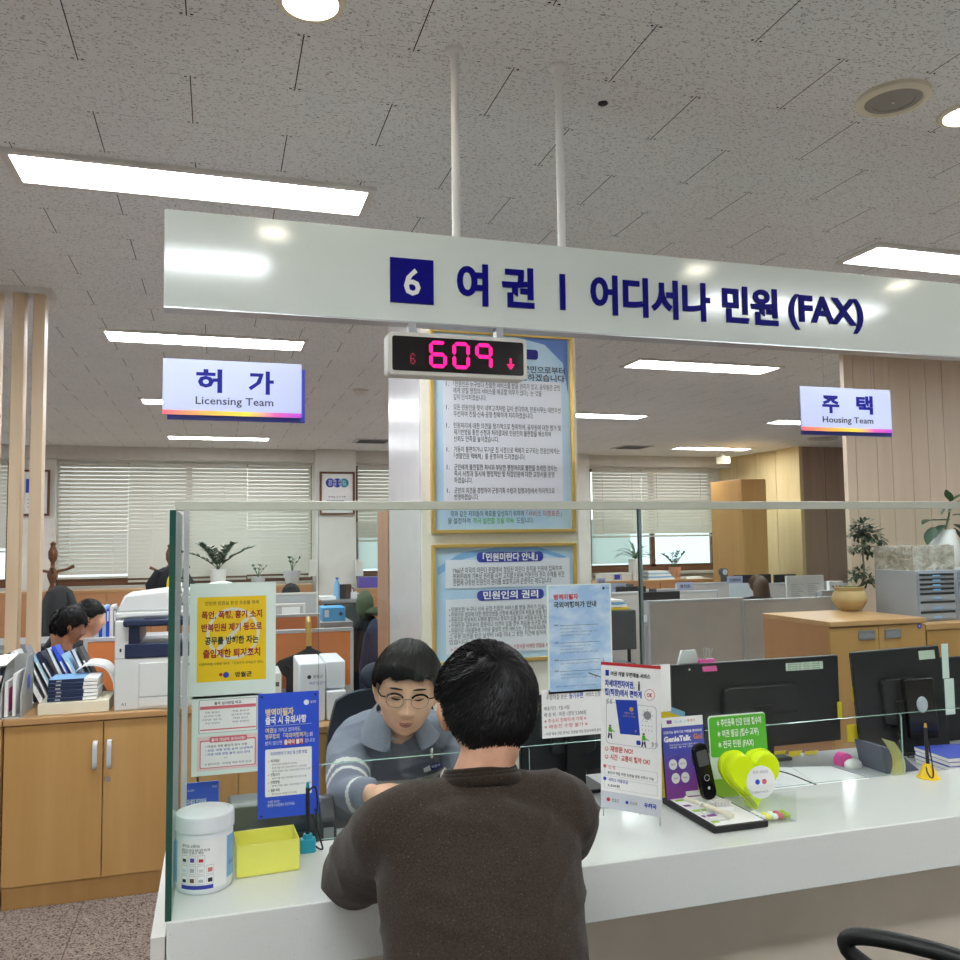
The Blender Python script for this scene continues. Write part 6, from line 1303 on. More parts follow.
root, J = person('clerk with black hair and glasses in a grey half zip sweater, behind the counter', clk, MC, ('sweater', ['knit_grey', 'knit_white']), 'skin_a',
       line=[(0, .062), (20, .054), (38, .06), (60, .042), (72, .022), (82, .022), (98, .030), (108, .025), (130, .015), (150, .0), (180, -.03)], hth=.018, nst=4200, vox=.0038, hv=2, cvox=.0055, torso=(.15, .16, .185, .19, .09), arm=(.062, .054, .046), cls=clerk_cls, seed=5, fold=.005, fat=.19, crown=(.1, -.45, .9), rad=.0009, hdir={'R': ((.95, -.35, .05), (0, -.2, 1)), 'L': ((-.9, -.3, 0), (0, 0, 1))}, sleeve=.75, hcurl=.45)
def onface(x, z, out=0.0): p = face_y(x, z, .19); return Vector((p[0], p[1]+out, p[2]))
def fpart(name, fn, parent=root):
    m = MB(); m.T = MC; fn(m); m.T = None; return m.build(name, parent)
def f(m):
    m.m('lips'); 
    for z, h, w_ in ((-.0625, .0032, .020), (-.0695, .0042, .017)):
        pts = [onface(w_*s, z+.0028*abs(s)*abs(s)+(.0015 if h < .004 and abs(abs(s)-.25) < .1 else 0), -.0005) for s in np.linspace(-1, 1, 13)]; m.tube(pts, [h*(1-abs(s)**2.2*.85) for s in np.linspace(-1, 1, 13)], 8)
fpart('lips', f)
def f(m): m.m('brown').tube([onface(.019*s, -.0662+.0032*s*s, .0026) for s in np.linspace(-1, 1, 9)], [.0011*(1-abs(s)*.7) for s in np.linspace(-1, 1, 9)], 6)
fpart('mouth_line', f)
for s in (-1, 1):
    def f(m): m.m('hair_black').tube([onface(s*(.031+.017*q), .0285+.002*(1-q*q)-.001*q, .0008) for q in np.linspace(-1, 1, 9)], [.0028*(1-.5*abs(q)**2) for q in np.linspace(-1, 1, 9)], 8)
    fpart('eyebrow', f)
    def f(m): m.m('skin_a').ell(onface(s*.031, .008, -.0075), (.0145, .0115, .0095), 20, 14)
    fpart('eyelid', f)
    def f(m): m.m('black').tube([onface(s*.031+.0125*q, .001+.0022*q*q, .0036-.0035*q*q) for q in np.linspace(-1, 1, 9)], [.0008, .0013, .0018, .0021, .0022, .0021, .0018, .0013, .0008], 6)
    fpart('eyelashes', f)
g = thing('glasses', 'x', 'x', MC.translation); del g['label'], g['category']; g.parent = root; g.location = MC.translation-root.location
gl = MB(); clear_glass('lens', '#ffffff', 1.15)
def lens_ring(s, z0=.002, a=.0235, b=.0185, n=30): return [Vector((s*.033+a*math.cos(t)*(1 if abs(math.cos(t)) < .8 else .98), .102-.012*abs(math.cos(t)*.3+s*.4)**2*2, z0+b*(abs(math.sin(t))**.85)*np.sign(math.sin(t)))) for t in np.linspace(0, 2*math.pi, n, endpoint=False)]
for s in (-1, 1):
    rg_ = lens_ring(s); m = MB(); m.T = MC; m.m('chrome').tube(rg_, .0009, 6, closed=True); m.T = None; m.build('lens_rim', g)
    m = MB(); m.T = MC; top = [p+Vector((0, .0005, .0005)) for p in rg_ if p.z > .010]; top.sort(key=lambda p: p.x); m.m('black_gloss').tube(top, .0027 if 1 else .0029, 8); m.T = None; m.build('brow_bar', g)
    m = MB(); m.T = MC; c = Vector((s*.033, .1015, .002)); m.m('lens').add([c]+rg_, [(0, i+1, (i+1) % len(rg_)+1) for i in range(len(rg_))], True); m.T = None; m.build('lens', g)
    m = MB(); m.T = MC; m.m('black_gloss').tube([(s*.057, .094, .010), (s*.070, .086, .010), (s*.0775, .05, .009), (s*.079, .0, .006)], .0016, 6); m.T = None; m.build('temple', g)
m = MB(); m.T = MC; m.m('chrome').tube([(-.0105, .101, .006), (0, .105, .009), (.0105, .101, .006)], .0012, 6); m.T = None; m.build('bridge', g)
# zip collar, zip, name tag
nk = J['neck']; fw = Vector((-.0, -1, 0))
m = MB().m('knit_grey'); vs = []; n = 30
for i in range(n+1):
    a = math.pi*(-.5+.12)+(2*math.pi-.24*math.pi)*i/n; ca, sa = math.cos(a), math.sin(a)
    for r_, z_ in ((.062, .052), (.078, .030), (.105 if sa < -.2 else .095, -.004), (.115 if sa < -.2 else .1, -.016), (.098, -.02)): vs.append(nk+Vector((ca*r_*1.05, sa*r_*(.95)-.012, z_+.5*sa*r_*.62)))
f_ = [(5*i+j, 5*i+j+1, 5*i+j+6, 5*i+j+5) for i in range(n) for j in range(4)]; m.add(vs, f_, True)
o = m.build('collar', root); so = o.modifiers.new('s', 'SOLIDIFY'); so.thickness = .005

from mathutils.bvhtree import BVHTree
def bvh(o):
    off = o.matrix_world.translation if 0 else Vector(o.location)+Vector(o.parent.location); return BVHTree.FromPolygons([v.co+off for v in o.data.vertices], [tuple(p.vertices) for p in o.data.polygons])
sw_ = [o for o in root.children if o.name.startswith('sweater')][0]; tr_ = bvh(sw_)
def on_cloth(px, py, out=.003):
    d = ray(px, py).normalized(); h = tr_.ray_cast(EYE, d); return (h[0]-d*out, h[1]) if h[0] is not None else (PY(px, py, 2.5), Vector((0, -1, 0)))
m = MB().m('chrome'); pts = [on_cloth(431+.6*i/6, 741+i*3.2, .003)[0] for i in range(8)]; m.tube(pts, .0018, 6); m.box(pts[2].x-.004, pts[2].x+.004, pts[2].y-.006, pts[2].y-.002, pts[2].z-.028, pts[2].z); m.build('zipper', root)
c, nn = on_cloth(432.5, 767, .013); hw, hh3 = .027, .0085
m = MB(); m.T = Matrix.Translation(c) @ Euler((R(-20), R(-10), 0)).to_matrix().to_4x4(); m.m('white').box(-hw, -hw*.25, -.001, .001, -hh3, hh3).m('sign_blue').box(-hw*.25, hw, -.001, .001, -hh3, hh3).m('paper').text('박영기', hw*.38, -hh3*.4, hh3*.9, -.0015, 'c', w=hw*.9); m.T = None; m.build('name_tag', root)
ct = MB().m('off_white'); q = J['neck']+Vector((0, -.045, -.005)); ct.ell(q, (.045, .02, .03)); ct.build('undershirt', root)
o = office_chair('dark blue office chair with headrest behind the clerk', .60, 2.99, R(180), .46, .93, 'office_blue', arms=False, head=True, bw=.215)
# ---- seated people in the background
def bgperson(label, hc, yaw, mt, hair='hair_black', sk='skin_a', pitch=0, lean=.1, line=None, sc=.95, nst=500, skirt=0, seat=.48, hth=.016, seed=9, hips=None):
    hx, hy, hz = hc; c, s = math.cos(R(yaw)), math.sin(R(yaw)); F = Vector((-s, c, 0)); Rt = Vector((c, s, 0))
    nk = Vector(hc)-F*.03-Vector((0, 0, .15)); pe = Vector((hx, hy, seat+.06))-F*(lean+.14); wa = nk.lerp(pe, .68); ch = nk.lerp(pe, .28)
    J = dict(pelvis=pe, waist=wa, chest=ch, neck=nk)
    for n_, q in (('L', -1), ('R', 1)):
        J['s'+n_] = nk+Rt*.17*q-Vector((0, 0, .06)); J['e'+n_] = J['s'+n_]+F*.12+Rt*.03*q-Vector((0, 0, .22)); J['w'+n_] = J['e'+n_]+F*.2-Rt*.06*q+Vector((0, 0, .02)); J['h'+n_] = pe+Rt*.09*q; J['k'+n_] = pe+Rt*.11*q+F*.40; J['a'+n_] = Vector((J['k'+n_].x, J['k'+n_].y, .08))
    r_, j_ = person(label, J, HM(hc, yaw, pitch, 0, sc), ('jacket', [mt]), sk, hair, line, hth, nst, .009, 2, arm=(.06, .052, .045), cvox=.012, seed=seed, rad=.0022)
    ch_ = office_chair('dark office chair under the '+label.split(',')[0], pe.x, pe.y, R(yaw), seat-.06, min(.9, nk.z-.05), 'coat_black', arms=False); return r_
bgperson('man with black hair in a dark jacket, looking down beside the posts', tuple(PY(68, 627, 5.68)), -68, 'cloth_dark', pitch=-14, sk='skin_c', seed=21, nst=900)
bgperson('man with black hair in profile, just behind the first man', tuple(PY(88.5, 619, 6.2)), -80, 'cloth_dark', pitch=-2, seed=22, nst=700)
bgperson('man seen only to the eyes over the light grey partition', tuple(PY(291, 597, 8.45)), 170, 'cloth_navy', seed=23, nst=400)
w = bgperson('woman with long brown hair seen from behind, over the partitions', (6.08, 8.75, .90), -20, 'cloth_dark', 'hair_brown2', seed=24, nst=500, seat=.42)
lh = MB().m('hair_brown2'); loft(lh, [((6.08, 8.71, 1.0), .05, .05), ((6.085, 8.68, .93), .088, .085), ((6.085, 8.67, .84), .1, .08), ((6.09, 8.66, .74), .1, .07), ((6.09, 8.66, .66), .07, .05)]); lh.build('long_hair', w)
for i_, (x_, y_, lb_) in enumerate(((-.5, 5.45, 'desk in front of the first man'),)): pass
# ================================================================== THINGS ON THE COUNTER
# wipes tub
bx, by = -.0225, 1.965; t = thing('wipes_tub', 'large white plastic wipes tub with printed label at the left end of the counter', 'tub', (bx, by, CT))
mat('tub_white', '#e4e9ec', .3, var=.01)
MB().m('tub_white').lathe([(.052, 0), (.0565, .004), (.058, .012), (.058, .118), (.055, .124), (.055, .13)], (bx, by, CT), 48).build('tub_body', t)
MB().m('tub_white').lathe([(.0565, .124), (.0605, .1245), (.0605, .152), (.059, .156), (.05, .159), (.0485, .1575), (.03, .162), (.001, .163)], (bx, by, CT), 48).build('lid', t)
def wrap(m, a0, a1, z0, z1, r, n=14):
    v = []
    for i in range(n+1): a = R(a0+(a1-a0)*i/n); v += [(bx+r*math.cos(a), by+r*math.sin(a), CT+z0), (bx+r*math.cos(a), by+r*math.sin(a), CT+z1)]
    m.add(v, [(2*i, 2*i+2, 2*i+3, 2*i+1) for i in range(n)], True)
def wraptext(m, s, a, z, h, w, r=.0586):
    v, f = text_mesh(s, .01); v = v.copy(); x0, x1 = v[:, 0].min(), v[:, 0].max(); X = (v[:, 0]-x0)/(x1-x0)*w; q = []
    for x, y in zip(X, v[:, 1]*h/.82): an = R(a)+x/r; q.append((bx+r*math.cos(an), by+r*math.sin(an), CT+z+y))
    m.add(q, f, False)
m = MB().m('sky_blue'); wrap(m, -178, -160, .02, .105, .0583); wrap(m, -40, 0, .025, .11, .0583); m.m('paper'); wrap(m, -158, -42, .014, .112, .0583, 24)
m.m('team_blue'); wrap(m, -140, -72, .0135, .0215, .0586); m.m('ink'); wraptext(m, '뽑아쓰는 소독티슈', -138, .098, .006, .04); wraptext(m, '생활환경 소독 및 세정 살균 청소용', -140, .090, .005, .062); wraptext(m, '컴퓨터 전화기 책상', -140, .085, .004, .05)
for r_ in range(3):
    for c in range(4):
        cc = [['dark_grey', 'purple', 'red', None], ['pale_blue', 'light_grey', 'off_white', 'pink_red'], ['dark_plastic', 'brown', 'light_grey', 'ink']][r_][c]
        if cc is None: continue
        m.m('light_grey'); a = -140+c*18; wrap(m, a, a+15, .064-.0205*r_, .082-.0205*r_, .0585, 4); m.m('paper'); wrap(m, a+.7, a+14.3, .065-.0205*r_, .081-.0205*r_, .0586, 4); m.m(cc); wrap(m, a+3, a+12, .068-.0205*r_, .0745-.0205*r_+.002*(c % 2), .0588, 4)
for k_ in range(3):
    m.m('team_blue'); wraptext(m, ['살균소독', '물티슈', '청소용'][k_], -34+11*k_, .05, .008, .008)
m.build('label', t)
# yellow open box
def cardbox(name, label, x0, x1, y0, y1, z0, z1, mt, cat, wt=.0025):
    t = thing(name, label, cat, ((x0+x1)/2, (y0+y1)/2, z0)); m = MB().m(mt).box(x0, x1, y0, y1, z0, z0+wt).box(x0, x1, y0, y0+wt, z0+wt, z1).box(x0, x1, y1-wt, y1, z0+wt, z1).box(x0, x0+wt, y0+wt, y1-wt, z0+wt, z1).box(x1-wt, x1, y0+wt, y1-wt, z0+wt, z1)
    return m
m = MB().m('neon'); w_, d_, h_ = .135, .10, .068; q = .0025
m.box(-w_/2, w_/2, -d_/2, d_/2, 0, q).box(-w_/2, w_/2, -d_/2, -d_/2+q, q, h_).box(-w_/2, w_/2, d_/2-q, d_/2, q, h_).box(-w_/2, -w_/2+q, -d_/2+q, d_/2-q, q, h_).box(w_/2-q, w_/2, -d_/2+q, d_/2-q, q, h_)
o = m.build('open_box', world=False, bevel=.0008); o.location = (.108, 2.03, CT+.001); o.rotation_euler = (0, 0, R(3)); tag(o, 'bright yellow open cardboard box beside the white wipes tub', 'box')
# teal pen stand
def penstand(x, y, mt, label, pen, h=.04, lean=0):
    t = thing('pen_stand', label, 'pen stand', (x, y, CT))
    if mt == 'teal': MB().m(mt).prism([(-.018, -.012), (.018, -.012), (.018, .012), (-.018, .012)], 0, .032, 'xy').build('base', t, world=False, bevel=.003); MB().m(mt).cyl((0, 0, .032), (0, 0, .042), .012, .01).build('socket', t, world=False)
    else: MB().m(mt).lathe([(.031, 0), (.031, .004), (.026, .008), (.013, .04), (.012, .042), (.001, .042)], (0, 0, 0), 28, False).build('base', t, world=False)
    MB().m('black').tube([(0, 0, .036), (lean, 0, .10), (lean*1.3, 0, .148)], [.0048, .0052, .0048], 12).build('pen', t, world=False); MB().m(pen).cyl((lean*1.3, 0, .148), (lean*1.35, 0, .16), .0045, .003).build('pen_tip', t, world=False)
    pts = catmull([(0.0, -.004, .14), (.016, -.008, .15), (.022, -.008, .11), (.018, -.006, .07), (.028, -.01, .03), (.034, -.006, .006), (.026, .004, .004), (.016, 0, .014)] if mt == 'teal' else [(-.012, -.006, .035), (-.016, -.014, .02), (-.012, -.024, .006), (-.004, -.024, .02), (.004, -.01, .06), (.006, 0, .1)], 6)
    MB().m('black').tube(pts, .0022, 6).build('cord', t, world=False)
penstand(.206, 2.09, 'teal', 'teal pen stand with black corded pen beside the yellow box', 'teal'); penstand(2.03, 2.10, 'yellow', 'yellow cone pen stand with black pen at the right end of the counter', 'gold', lean=-.002)
# dark scanner like devices behind the yellow box
t = thing('card_terminal', 'long dark rounded device behind the yellow box, on the desk', 'device', (.12, 2.29, DZ)); mat('dark_olive', '#23282a', .35, var=.03)
x0, x1 = PY(228, 800, 2.26).x, PY(316, 800, 2.26).x; zt_ = PY(270, 799, 2.28).z
MB().m('dark_olive').prism([(2.2, DZ), (2.36, DZ), (2.36, zt_-.01), (2.345, zt_), (2.25, zt_), (2.2, zt_-.05)], x0, x1, 'yz').build('shell', t, bevel=.008); MB().m('black_gloss').box(x0+.03, x1-.03, 2.196, 2.2, DZ+.02, DZ+.07).build('front_window', t)
t = thing('signature_pad', 'dark rounded device to the right of the long one, next to the teal pen stand', 'device', (.285, 2.27, DZ)); x0, x1 = PY(317, 800, 2.24).x+.004, PY(331, 800, 2.24).x+.01
MB().m('dark_plastic').prism([(2.2, DZ), (2.32, DZ), (2.31, DZ+.12), (2.26, DZ+.13), (2.2, DZ+.09)], x0, x1, 'yz').build('shell', t, bevel=.006); MB().m('grey').rrect(x0+.008, x1-.008, DZ+.03, DZ+.07, 2.199, .002, 2.2).build('screen', t)
# blue leaflet behind the tub
x0, x1, z0, z1 = RC(184, 830, 219, 780, 2.19); m = MB().m('blue').box(x0, x1, 2.185, 2.188, CT-.05, z1); w_ = x1-x0; y = 2.1845
m.m('paper').text('차세대 전자여권', x0+w_*.08, z1-.05, .012, y, 'l', w=w_*.55, bold=.03).text('발급 안내', x0+w_*.08, z1-.068, .011, y, 'l', w=w_*.3, bold=.02).text('외교부', x0+w_*.08, z1-.02, .005, y).text('여권', x0+w_*.8, z1-.015, .005, y)
m.m('navy').rect(x0+w_*.2, x1-.002, z1-.1, z1-.072, y-.0002).m('red').prism([(x0+w_*.33, z1-.1), (x0+w_*.42, z1-.08), (x0+w_*.45, z1-.06), (x0+w_*.38, z1-.08)], y-.0006, y-.0004)
tag(m.build('leaflet'), 'blue passport leaflet standing behind the white wipes tub', 'leaflet')
x0, x1 = PY(171.5, 800, 2.19).x, PY(176, 800, 2.19).x
# small tape holder by the clerk's sleeve
t = thing('tape_dispenser', 'small tape dispenser with yellow tape beside the clerk sleeve', 'tape dispenser', (.325, 2.22, CB)); t.location = (.345, 2.225, DZ)
B('dark_grey', -.03, .03, -.02, .02, 0, .03).build('base', t, world=False, bevel=.004); MB().m('yellow').cyl((0, -.012, .05), (0, .012, .05), .026, n=24).build('tape_roll', t, world=False); MB().m('black').cyl((-.0, -.014, .05), (0, .014, .05), .012, n=20).build('hub', t, world=False)
# standing mini banner
pr_, pl_ = Vector((1.072, 1.975, CT)), Vector((.965, 2.105, CT)); uu = pr_-pl_; bw = uu.length; an = math.atan2(uu.y, uu.x); hb_ = .375
t = thing('banner_stand', 'small standing banner with red top edge and blue passport picture', 'banner', tuple(pl_), (R(-3), 0, an)); bz = .022
mat('banner_grey', '#cdd0d8', .5, var=.01); y = -.0006
m = MB().m('paper').box(0, bw, 0, .0008, bz, bz+hb_).m('banner_grey').rect(0, bw, bz, bz+hb_*.115, y).m('red').rect(0, bw, bz+hb_*.978, bz+hb_, y)
w, h, z0 = bw, hb_, bz; y2 = y-.0003
m.m('blue_deep').rect(w*.08, w*.14, z0+h*.905, z0+h*.945, y2); m.m('ink').text('여권 개별 우편배송 서비스', w*.17, z0+h*.91, h*.028, y2, 'l', w=w*.66, bold=.03)
m.m('blue_deep').text('차세대전자여권,', w*.07, z0+h*.835, h*.042, y2, 'l', w=w*.5, bold=.035).text('집(직장)에서 편하게', w*.07, z0+h*.775, h*.042, y2, 'l', w=w*.62, bold=.03)
m.m('red').disc(w*.82, z0+h*.8, w*.085, y2, 20, w*.085); m.m('paper').disc(w*.82, z0+h*.8, w*.078, y2-.0002, 20, w*.078); m.m('red').text('OK', w*.82, z0+h*.785, h*.03, y2-.0004, 'c', w=w*.09, bold=.04); m.m('ink').rect(w*.63, w*.66, z0+h*.82, z0+h*.87, y2).disc(w*.645, z0+h*.878, w*.014, y2, 10)
m.m('light_grey').rrect(w*.09, w*.93, z0+h*.44, z0+h*.725, y2, .009); m.m('paper').rrect(w*.1, w*.92, z0+h*.4435, z0+h*.7215, y2-.0001, .009)
m.text('“', w*.0, z0, .001, y2) if 0 else None
m.m('light_grey').text('“', w*.09, z0+h*.66, h*.10, y2-.0002, 'l', w=w*.11, bold=.03).text('”', w*.84, z0+h*.40, h*.10, y2-.0002, 'l', w=w*.11, bold=.03)
m.m('blue_deep').add([(w*.27, y2-.0003, z0+h*.745), (w*.25, y2-.0003, z0+h*.745), (w*.33, y2-.0003, z0+h*.515), (w*.66, y2-.0003, z0+h*.52), (w*.61, y2-.0003, z0+h*.755), (w*.27, y2-.0003, z0+h*.745)], [(0, 1, 2, 3, 4)], False)
m.m('gold').disc(w*.52, z0+h*.69, w*.035, y2-.0005, 18, w*.035).text('대한민국 여권', w*.4, z0+h*.655, h*.014, y2-.0005, 'l', w=w*.16).text('REPUBLIC OF KOREA', w*.38, z0+h*.636, h*.01, y2-.0005, 'l', w=w*.2).disc(w*.59, z0+h*.545, w*.014, y2-.0005, 10, w*.014)
m.m('grey').disc(w*.78, z0+h*.66, w*.065, y2-.0004, 14, w*.065)
for i in range(8): a = i*.785; m.disc(w*.78+w*.085*math.cos(a), z0+h*.66+w*.085*math.sin(a), w*.008, y2-.0004, 6)
for i in range(10): m.disc(w*(.7+.05*(i % 4)), z0+h*(.56+.03*(i//4)), w*.008, y2-.0004, 6)
for px_0, c1, c2 in ((.16, 'green', 'navy'), (.72, 'green', 'blue_deep')):
    zb = z0+h*(.475 if px_0 < .5 else .445); m.m('skin').disc(w*px_0, zb+h*.083, w*.02, y2-.0005, 12, w*.02).m('ink').disc(w*px_0, zb+h*.089, w*.018, y2-.0006, 12, w*.012); m.m(c1).prism([(w*(px_0-.03), zb+h*.045), (w*(px_0+.03), zb+h*.045), (w*(px_0+.025), zb+h*.078), (w*(px_0-.025), zb+h*.078)], y2-.0006, y2-.0004).prism([(w*(px_0+.02), zb+h*.065), (w*(px_0+.085), zb+h*.05), (w*(px_0+.08), zb+h*.045), (w*(px_0+.02), zb+h*.055)], y2-.0006, y2-.0004)
    m.m('navy').prism([(w*(px_0-.025), zb+h*.045), (w*(px_0-.04), zb), (w*(px_0-.02), zb), (w*px_0, zb+h*.03)], y2-.0006, y2-.0004).prism([(w*(px_0+.025), zb+h*.045), (w*(px_0+.04), zb), (w*(px_0+.02), zb), (w*(px_0-.0), zb+h*.03)], y2-.0006, y2-.0004)
m.m('blue_deep').rrect(w*.6, w*.67, z0+h*.455, z0+h*.485, y2-.0006, .003)
for zf, s, ww in ((.39, '재방문 NO!', .38), (.335, '시간 · 교통비 절약 OK!', .66)): m.m('red').disc(w*.1, z0+h*(zf+.012), w*.03, y2, 14, w*.03).m('paper').disc(w*.1, z0+h*(zf+.012), w*.022, y2-.0002, 14, w*.022).m('red').text('✓', w*.1, z0+h*zf, h*.02, y2-.0004, 'c').text(s, w*.16, z0+h*zf, h*.034, y2, 'l', w=w*ww, bold=.025)
for zf, s, s2, c in ((.27, '신 청', '본인이 직접 여권 민원실 방문 신청시 가능', 'pink_red'), (.185, '서비스 이용요금', '5,500원', 'blue_deep')):
    m.m('light_grey').rrect(w*.06, w*.94, z0+h*(zf-.05), z0+h*(zf+.02), y2, .003).m('paper').rrect(w*.065, w*.935, z0+h*(zf-.048), z0+h*(zf+.018), y2-.0001, .003); m.m(c).disc(w*.07, z0+h*(zf+.013), w*.028, y2-.0003, 14, w*.028).text(s, w*.13, z0+h*zf, h*.022, y2-.0003, 'l', w=w*(.12 if len(s) < 5 else .33), bold=.02); m.m('ink').text(s2, w*.12, z0+h*(zf-.036), h*.018, y2-.0003, 'l', w=w*(.76 if len(s2) > 8 else .2), bold=.02)
m.m('red').disc(w*.13, z0+h*.06, w*.03, y2, 12, w*.03).m('ink').text('영월군', w*.19, z0+h*.05, h*.022, y2, 'l', w=w*.12).m('blue_deep').disc(w*.44, z0+h*.06, w*.026, y2, 12, w*.026).m('ink').text('외교부', w*.49, z0+h*.05, h*.022, y2, 'l', w=w*.12).m('blue_deep').text('우체국', w*.72, z0+h*.05, h*.028, y2, 'l', w=w*.2, bold=.05)
m.build('banner_sheet', t, world=False)
for sx in (0.006, bw-.006): MB().m('alu').cyl((sx, .003, 0), (sx, .003, bz+hb_+.008), .0018, n=8).build('pole', t, world=False)
MB().m('alu').tube([(bw*.5, .004, bz+hb_*.5), (bw*.5, .06, .002)], .0018).build('rear_leg', t, world=False)
# translator display stand
t = thing('display_stand', 'black display board with clear top carrying the leaflet, handset and jar', 'display stand', (1.24, 2.01, CT))
B('black', 1.165, 1.32, 1.885, 2.14, CT+.001, CT+.016).build('base_board', t, bevel=.001); m = MB().m('paper').box(1.175, 1.312, 1.892, 2.14, CT+.0162, CT+.0175)
for i in range(5): m.m('violet' if i % 2 else 'lime').box(1.18, 1.20+.02*(i % 3), 1.91+.045*i, 1.925+.045*i, CT+.0175, CT+.0178)
m.build('printed_top', t); lx0_, lx1_ = 1.166, 1.30
MB().m('black').prism([(2.119, CT+.016), (2.124, CT+.016), (2.1445, CT+.22), (2.1395, CT+.22)], lx0_, lx1_, 'yz').build('back_plate', t)
t = thing('leaflet', 'purple GenieTalk leaflet leaning on the display stand', 'leaflet', (lx0_, 2.116, CT+.0165), (R(-5.7), 0, 0)); w, h = .128, .215; y = -.0012
grad_mat('purple_grad', [(0, '#5a4fb0'), (1, '#5a4fb0')]); tt = NT('leaf_purple'); tc = tt.n('ShaderNodeTexCoord'); sp = tt.n('ShaderNodeSeparateXYZ'); tt.l(tc.outputs['Generated'], sp.inputs[0]); tt.bsdf(tt.mix(tt.ramp(sp.outputs[2], .1, .6), lin('#8a3f9c'), lin('#4d55b4')), .4); MATS['leaf_purple'] = tt.m
m = MB().m('leaf_purple').box(0, w, -.001, 0, 0, h).m('paper').rect(0, w, h*.88, h, y); m.m('violet').rect(w*.12, w*.24, h*.92, h*.965, y-.0003).m('sky_blue').text('지니톡 고!', w*.3, h*.925, h*.03, y-.0003, 'l', w=w*.3).m('red').text('통역기', w*.62, h*.93, h*.03, y-.0003, 'l', w=w*.18)
m.m('paper').text('인공지능 통역기로 여행을 편리하게', w*.03, h*.8, h*.03, y, 'l', w=w*.92, bold=.02).text('GenieTalk', w*.0+.003, h*.70, h*.075, y, 'l', w=w*.66, bold=.05); m.m('orange').text('Go!', w*.74, h*.71, h*.075, y, 'l', w=w*.22, bold=.04)
m.m('paper').text('언제 어디서나 외국어 통역 서비스', w*.15, h*.645, h*.02, y, 'l', w=w*.7).text('여행 통역 안내', w*.15, h*.615, h*.02, y, 'l', w=w*.6)
for i, (a, b) in enumerate(((.2, .42), (.43, .42), (.24, .25), (.47, .25))): m.m('paper').disc(w*a, h*b, w*.1, y, 20, w*.11).m('violet').text(['통역', '번역', '회화', '학습'][i], w*a, h*(b-.01), h*.02, y-.0003, 'c', w=w*.1)
m.m('skin').disc(w*.86, h*.52, w*.06, y, 14, w*.1); m.m('pot_tan').prism([(w*.74, 0.001), (w*.98, .001), (w*.97, h*.38), (w*.88, h*.44), (w*.78, h*.36)], y-.0002, y); m.m('ink').prism([(w*.68, h*.38), (w*.74, h*.4), (w*.70, h*.52), (w*.65, h*.5)], y-.0004, y-.0002); m.m('brown').disc(w*.88, h*.56, w*.07, y-.0001, 14, w*.06)
m.m('paper').rect(w*.45, w*.8, h*.02, h*.08, y-.0004); m.build('sheet', t, world=False)
# handset on its dock
t = thing('handset', 'black slim handheld translator standing on the display stand', 'handset', (1.262, 2.055, CT+.018), (R(-8), R(-7), R(8))); w, h = .046, .155
MB().m('black_gloss').rrect(-w/2, w/2, .008, h, -.007, .02, .007).build('casing', t, world=False, bevel=.002); MB().m('dark_grey').rrect(-w*.38, w*.38, h*.62, h*.88, -.0074, .004, -.007).build('screen', t, world=False)
m = MB().m('light_grey'); m.tube([(.008*math.cos(a), -.0076, h*.42+.008*math.sin(a)) for a in np.linspace(0, 6.0, 14)], .0007, 6); m.build('ring_button', t, world=False); MB().m('light_grey').disc(0, h*.25, .004, -.0074).build('button', t, world=False)
t = thing('charging_dock', 'small white ribbed charging dock in front of the black handset', 'dock', (1.245, 1.985, CT+.018)); m = MB().m('white')
m.box(-.03, .03, -.02, .02, 0, .014).build('dock_base', t, world=False, bevel=.003)
m = MB().m('off_white')
for i in range(6): MB().m('off_white').box(-.027+.0095*i, -.021+.0095*i, -.012, .012, .0145, .026).build('rib', t, world=False)
MB().m('white').tube(catmull([(-.03, 0, .008), (-.06, -.01, .03), (-.075, -.03, .02), (-.06, -.06, .003), (-.02, -.075, .003)], 6), .0018, 6).build('cord', t, world=False)
o = MB().m('cream').cyl((-.05, .03, .028), (.03, -.07, .005), .006, n=12).build('stylus', world=False); o.location = (1.215, 1.99, CT+.02); tag(o, 'cream coloured stylus pen lying on the display stand', 'pen')
# green sign
t = thing('green_sign', 'green and white acrylic sign behind the neon heart jar', 'sign', (1.405, 2.122, CT), (R(-4), 0, 0)); w, h = .185, .225
MB().m('pale_green').rrect(-w/2, w/2, 0, h, 0, .01, .003).build('acrylic_sheet', t, world=False)
m = MB().m('green').rrect(-w/2+.002, w/2, h*.5, h*.985, -.0006, .008); m.m('lime').rect(-w/2+.002, w/2-.002, .004, h*.24, -.0006)
for i, s in enumerate(('✶ 주민등록 인감 민원 접수처', '✶ 여권 발급 (접수·교부)', '✶ 전국 민원 (FAX)')): m.m('paper').text(s, -w*.36, h*(.87-.13*i), h*.08, -.001, 'l', w=w*(.78, .72, .62)[i], bold=.02)
m.build('print', t, world=False)
MB().m('pale_green').box(-w/2, w/2, .0, .04, 0, .003).build('foot', t, world=False)
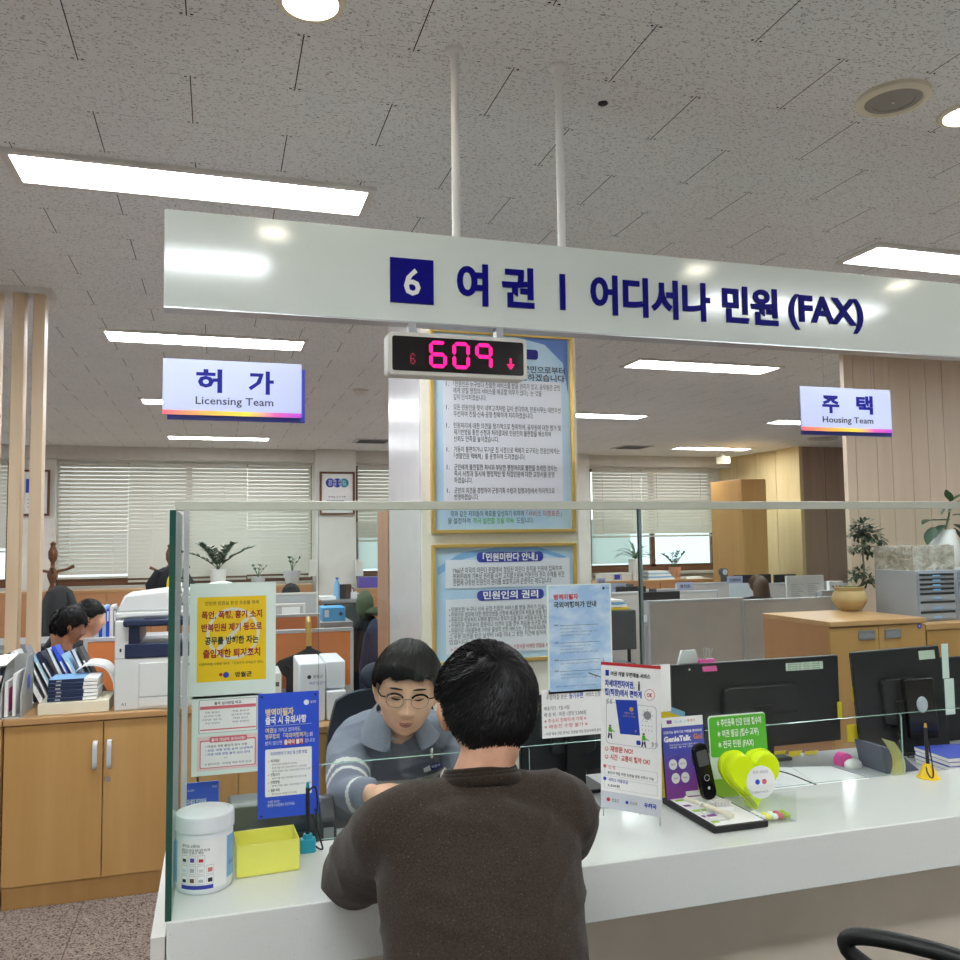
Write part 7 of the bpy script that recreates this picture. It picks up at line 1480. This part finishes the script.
# heart shaped neon jar
tt = NT('neon_plastic'); b = tt.bsdf(lin('#dcf51e'), .12, 0, .6); b.inputs['Transmission Weight'].default_value = .0; b.inputs['IOR'].default_value = 1.3; b.inputs['Subsurface Weight'].default_value = .3; b.inputs['Subsurface Radius'].default_value = (.01, .01, .004); MATS['neon_plastic'] = tt.m
t = thing('heart_jar', 'neon yellow heart shaped jar with round white sticker', 'jar', (1.37, 2.03, CT+.001), (R(-4), 0, R(-4)))
hp = [];
for i in range(48):
    a = 2*math.pi*i/48; X_ = 16*math.sin(a)**3; Y_ = 13*math.cos(a)-5*math.cos(2*a)-2*math.cos(3*a)-math.cos(4*a); hp.append((X_/16*.078, (Y_+17)/29*.148))
m = MB().m('neon_plastic'); L_ = []
for d, k in ((-.036, .9), (-.030, .97), (-.02, 1), (.02, 1), (.03, .97), (.036, .9)): L_.append([(x*k, d, (z-.075)*k+.075) for x, z in hp])
vs = [p for l_ in L_ for p in l_]; n = 48; m.add(vs, [(j*n+i, j*n+(i+1) % n, (j+1)*n+(i+1) % n, (j+1)*n+i) for j in range(5) for i in range(n)], True); m.add(vs[:n], [tuple(range(n))], False); m.add(vs[-n:], [tuple(range(n))[::-1]], False); m.build('jar_body', t, world=False)
m = MB().m('neon_plastic'); m.tube([(x*1.02, 0, (z-.075)*1.02+.075) for x, z in hp], .003, 6, closed=True); m.build('seam_rim', t, world=False)
m = MB().m('paper').disc(.012, .072, .042, -.0375, 36); m.m('ink').text('건강도 보건소도', .012, .095, .007, -.038, 'c', w=.045); m.m('blue').disc(.002, .073, .007, -.038, 12).m('pink_red').disc(.022, .073, .007, -.038, 12); m.m('ink_soft').text('영월군 보건소', .012, .045, .005, -.038, 'c', w=.04); m.build('sticker', t, world=False)
# clear acrylic tray with candies
clear_glass('acrylic_clear', '#fdfefe', 1.3); t = thing('acrylic_tray', 'small clear acrylic box in front of the neon heart jar', 'box', (1.362, 1.935, CT+.001), (0, 0, R(-3)))
def slab(a): m = MB().m('acrylic_clear').box(*a); return m
w, d, h = .105, .075, .075
for nm_, a in (('front_wall', (-w/2, w/2, -d/2, -d/2+.002, 0, h)), ('back_wall', (-w/2, w/2, d/2-.002, d/2, 0, h)), ('side_wall', (-w/2, -w/2+.002, -d/2+.002, d/2-.002, 0, h)), ('side_wall', (w/2-.002, w/2, -d/2+.002, d/2-.002, 0, h)), ('floor_plate', (-w/2+.002, w/2-.002, -d/2+.002, d/2-.002, 0, .002))): slab(a).build(nm_, t, world=False)
rg = random.Random(2)
for i in range(11):
    o = MB().m(['paper', 'neon', 'pale_green', 'pink_red', 'lime'][i % 5]).ell((0, 0, 0), (.011, .009, .008), 10, 7).build('candy', world=False); o.location = (1.362+(-.036+.018*(i % 5)), 1.93+.018*(i//5-.6), CT+.0115+.0*i); tag(o, 'small wrapped candy inside the clear acrylic box', 'candy', 'candies in the clear acrylic box')
# visitor side chair
c_ = office_chair('black office chair with curved armrest in front of the counter, lower right', 1.15, 1.26, R(38), .44, .84, 'coat_black', arms=True, armz=.66)
for i_, (c, lb) in enumerate((('yellow', 'yellow book edge behind the purple leaflet'), ('sky_blue', 'blue book standing behind the purple leaflet'))):
    P0, P1 = PY(664, 730, 2.3), PY(690, 713-6*i_, 2.3); m = MB().m(c).prism([(P0.x, DZ), (P1.x, DZ), (P1.x, P1.z-.02), (P0.x, P1.z+.015)], 2.3+.03*i_, 2.32+.03*i_); tag(m.build('book'), lb, 'book')
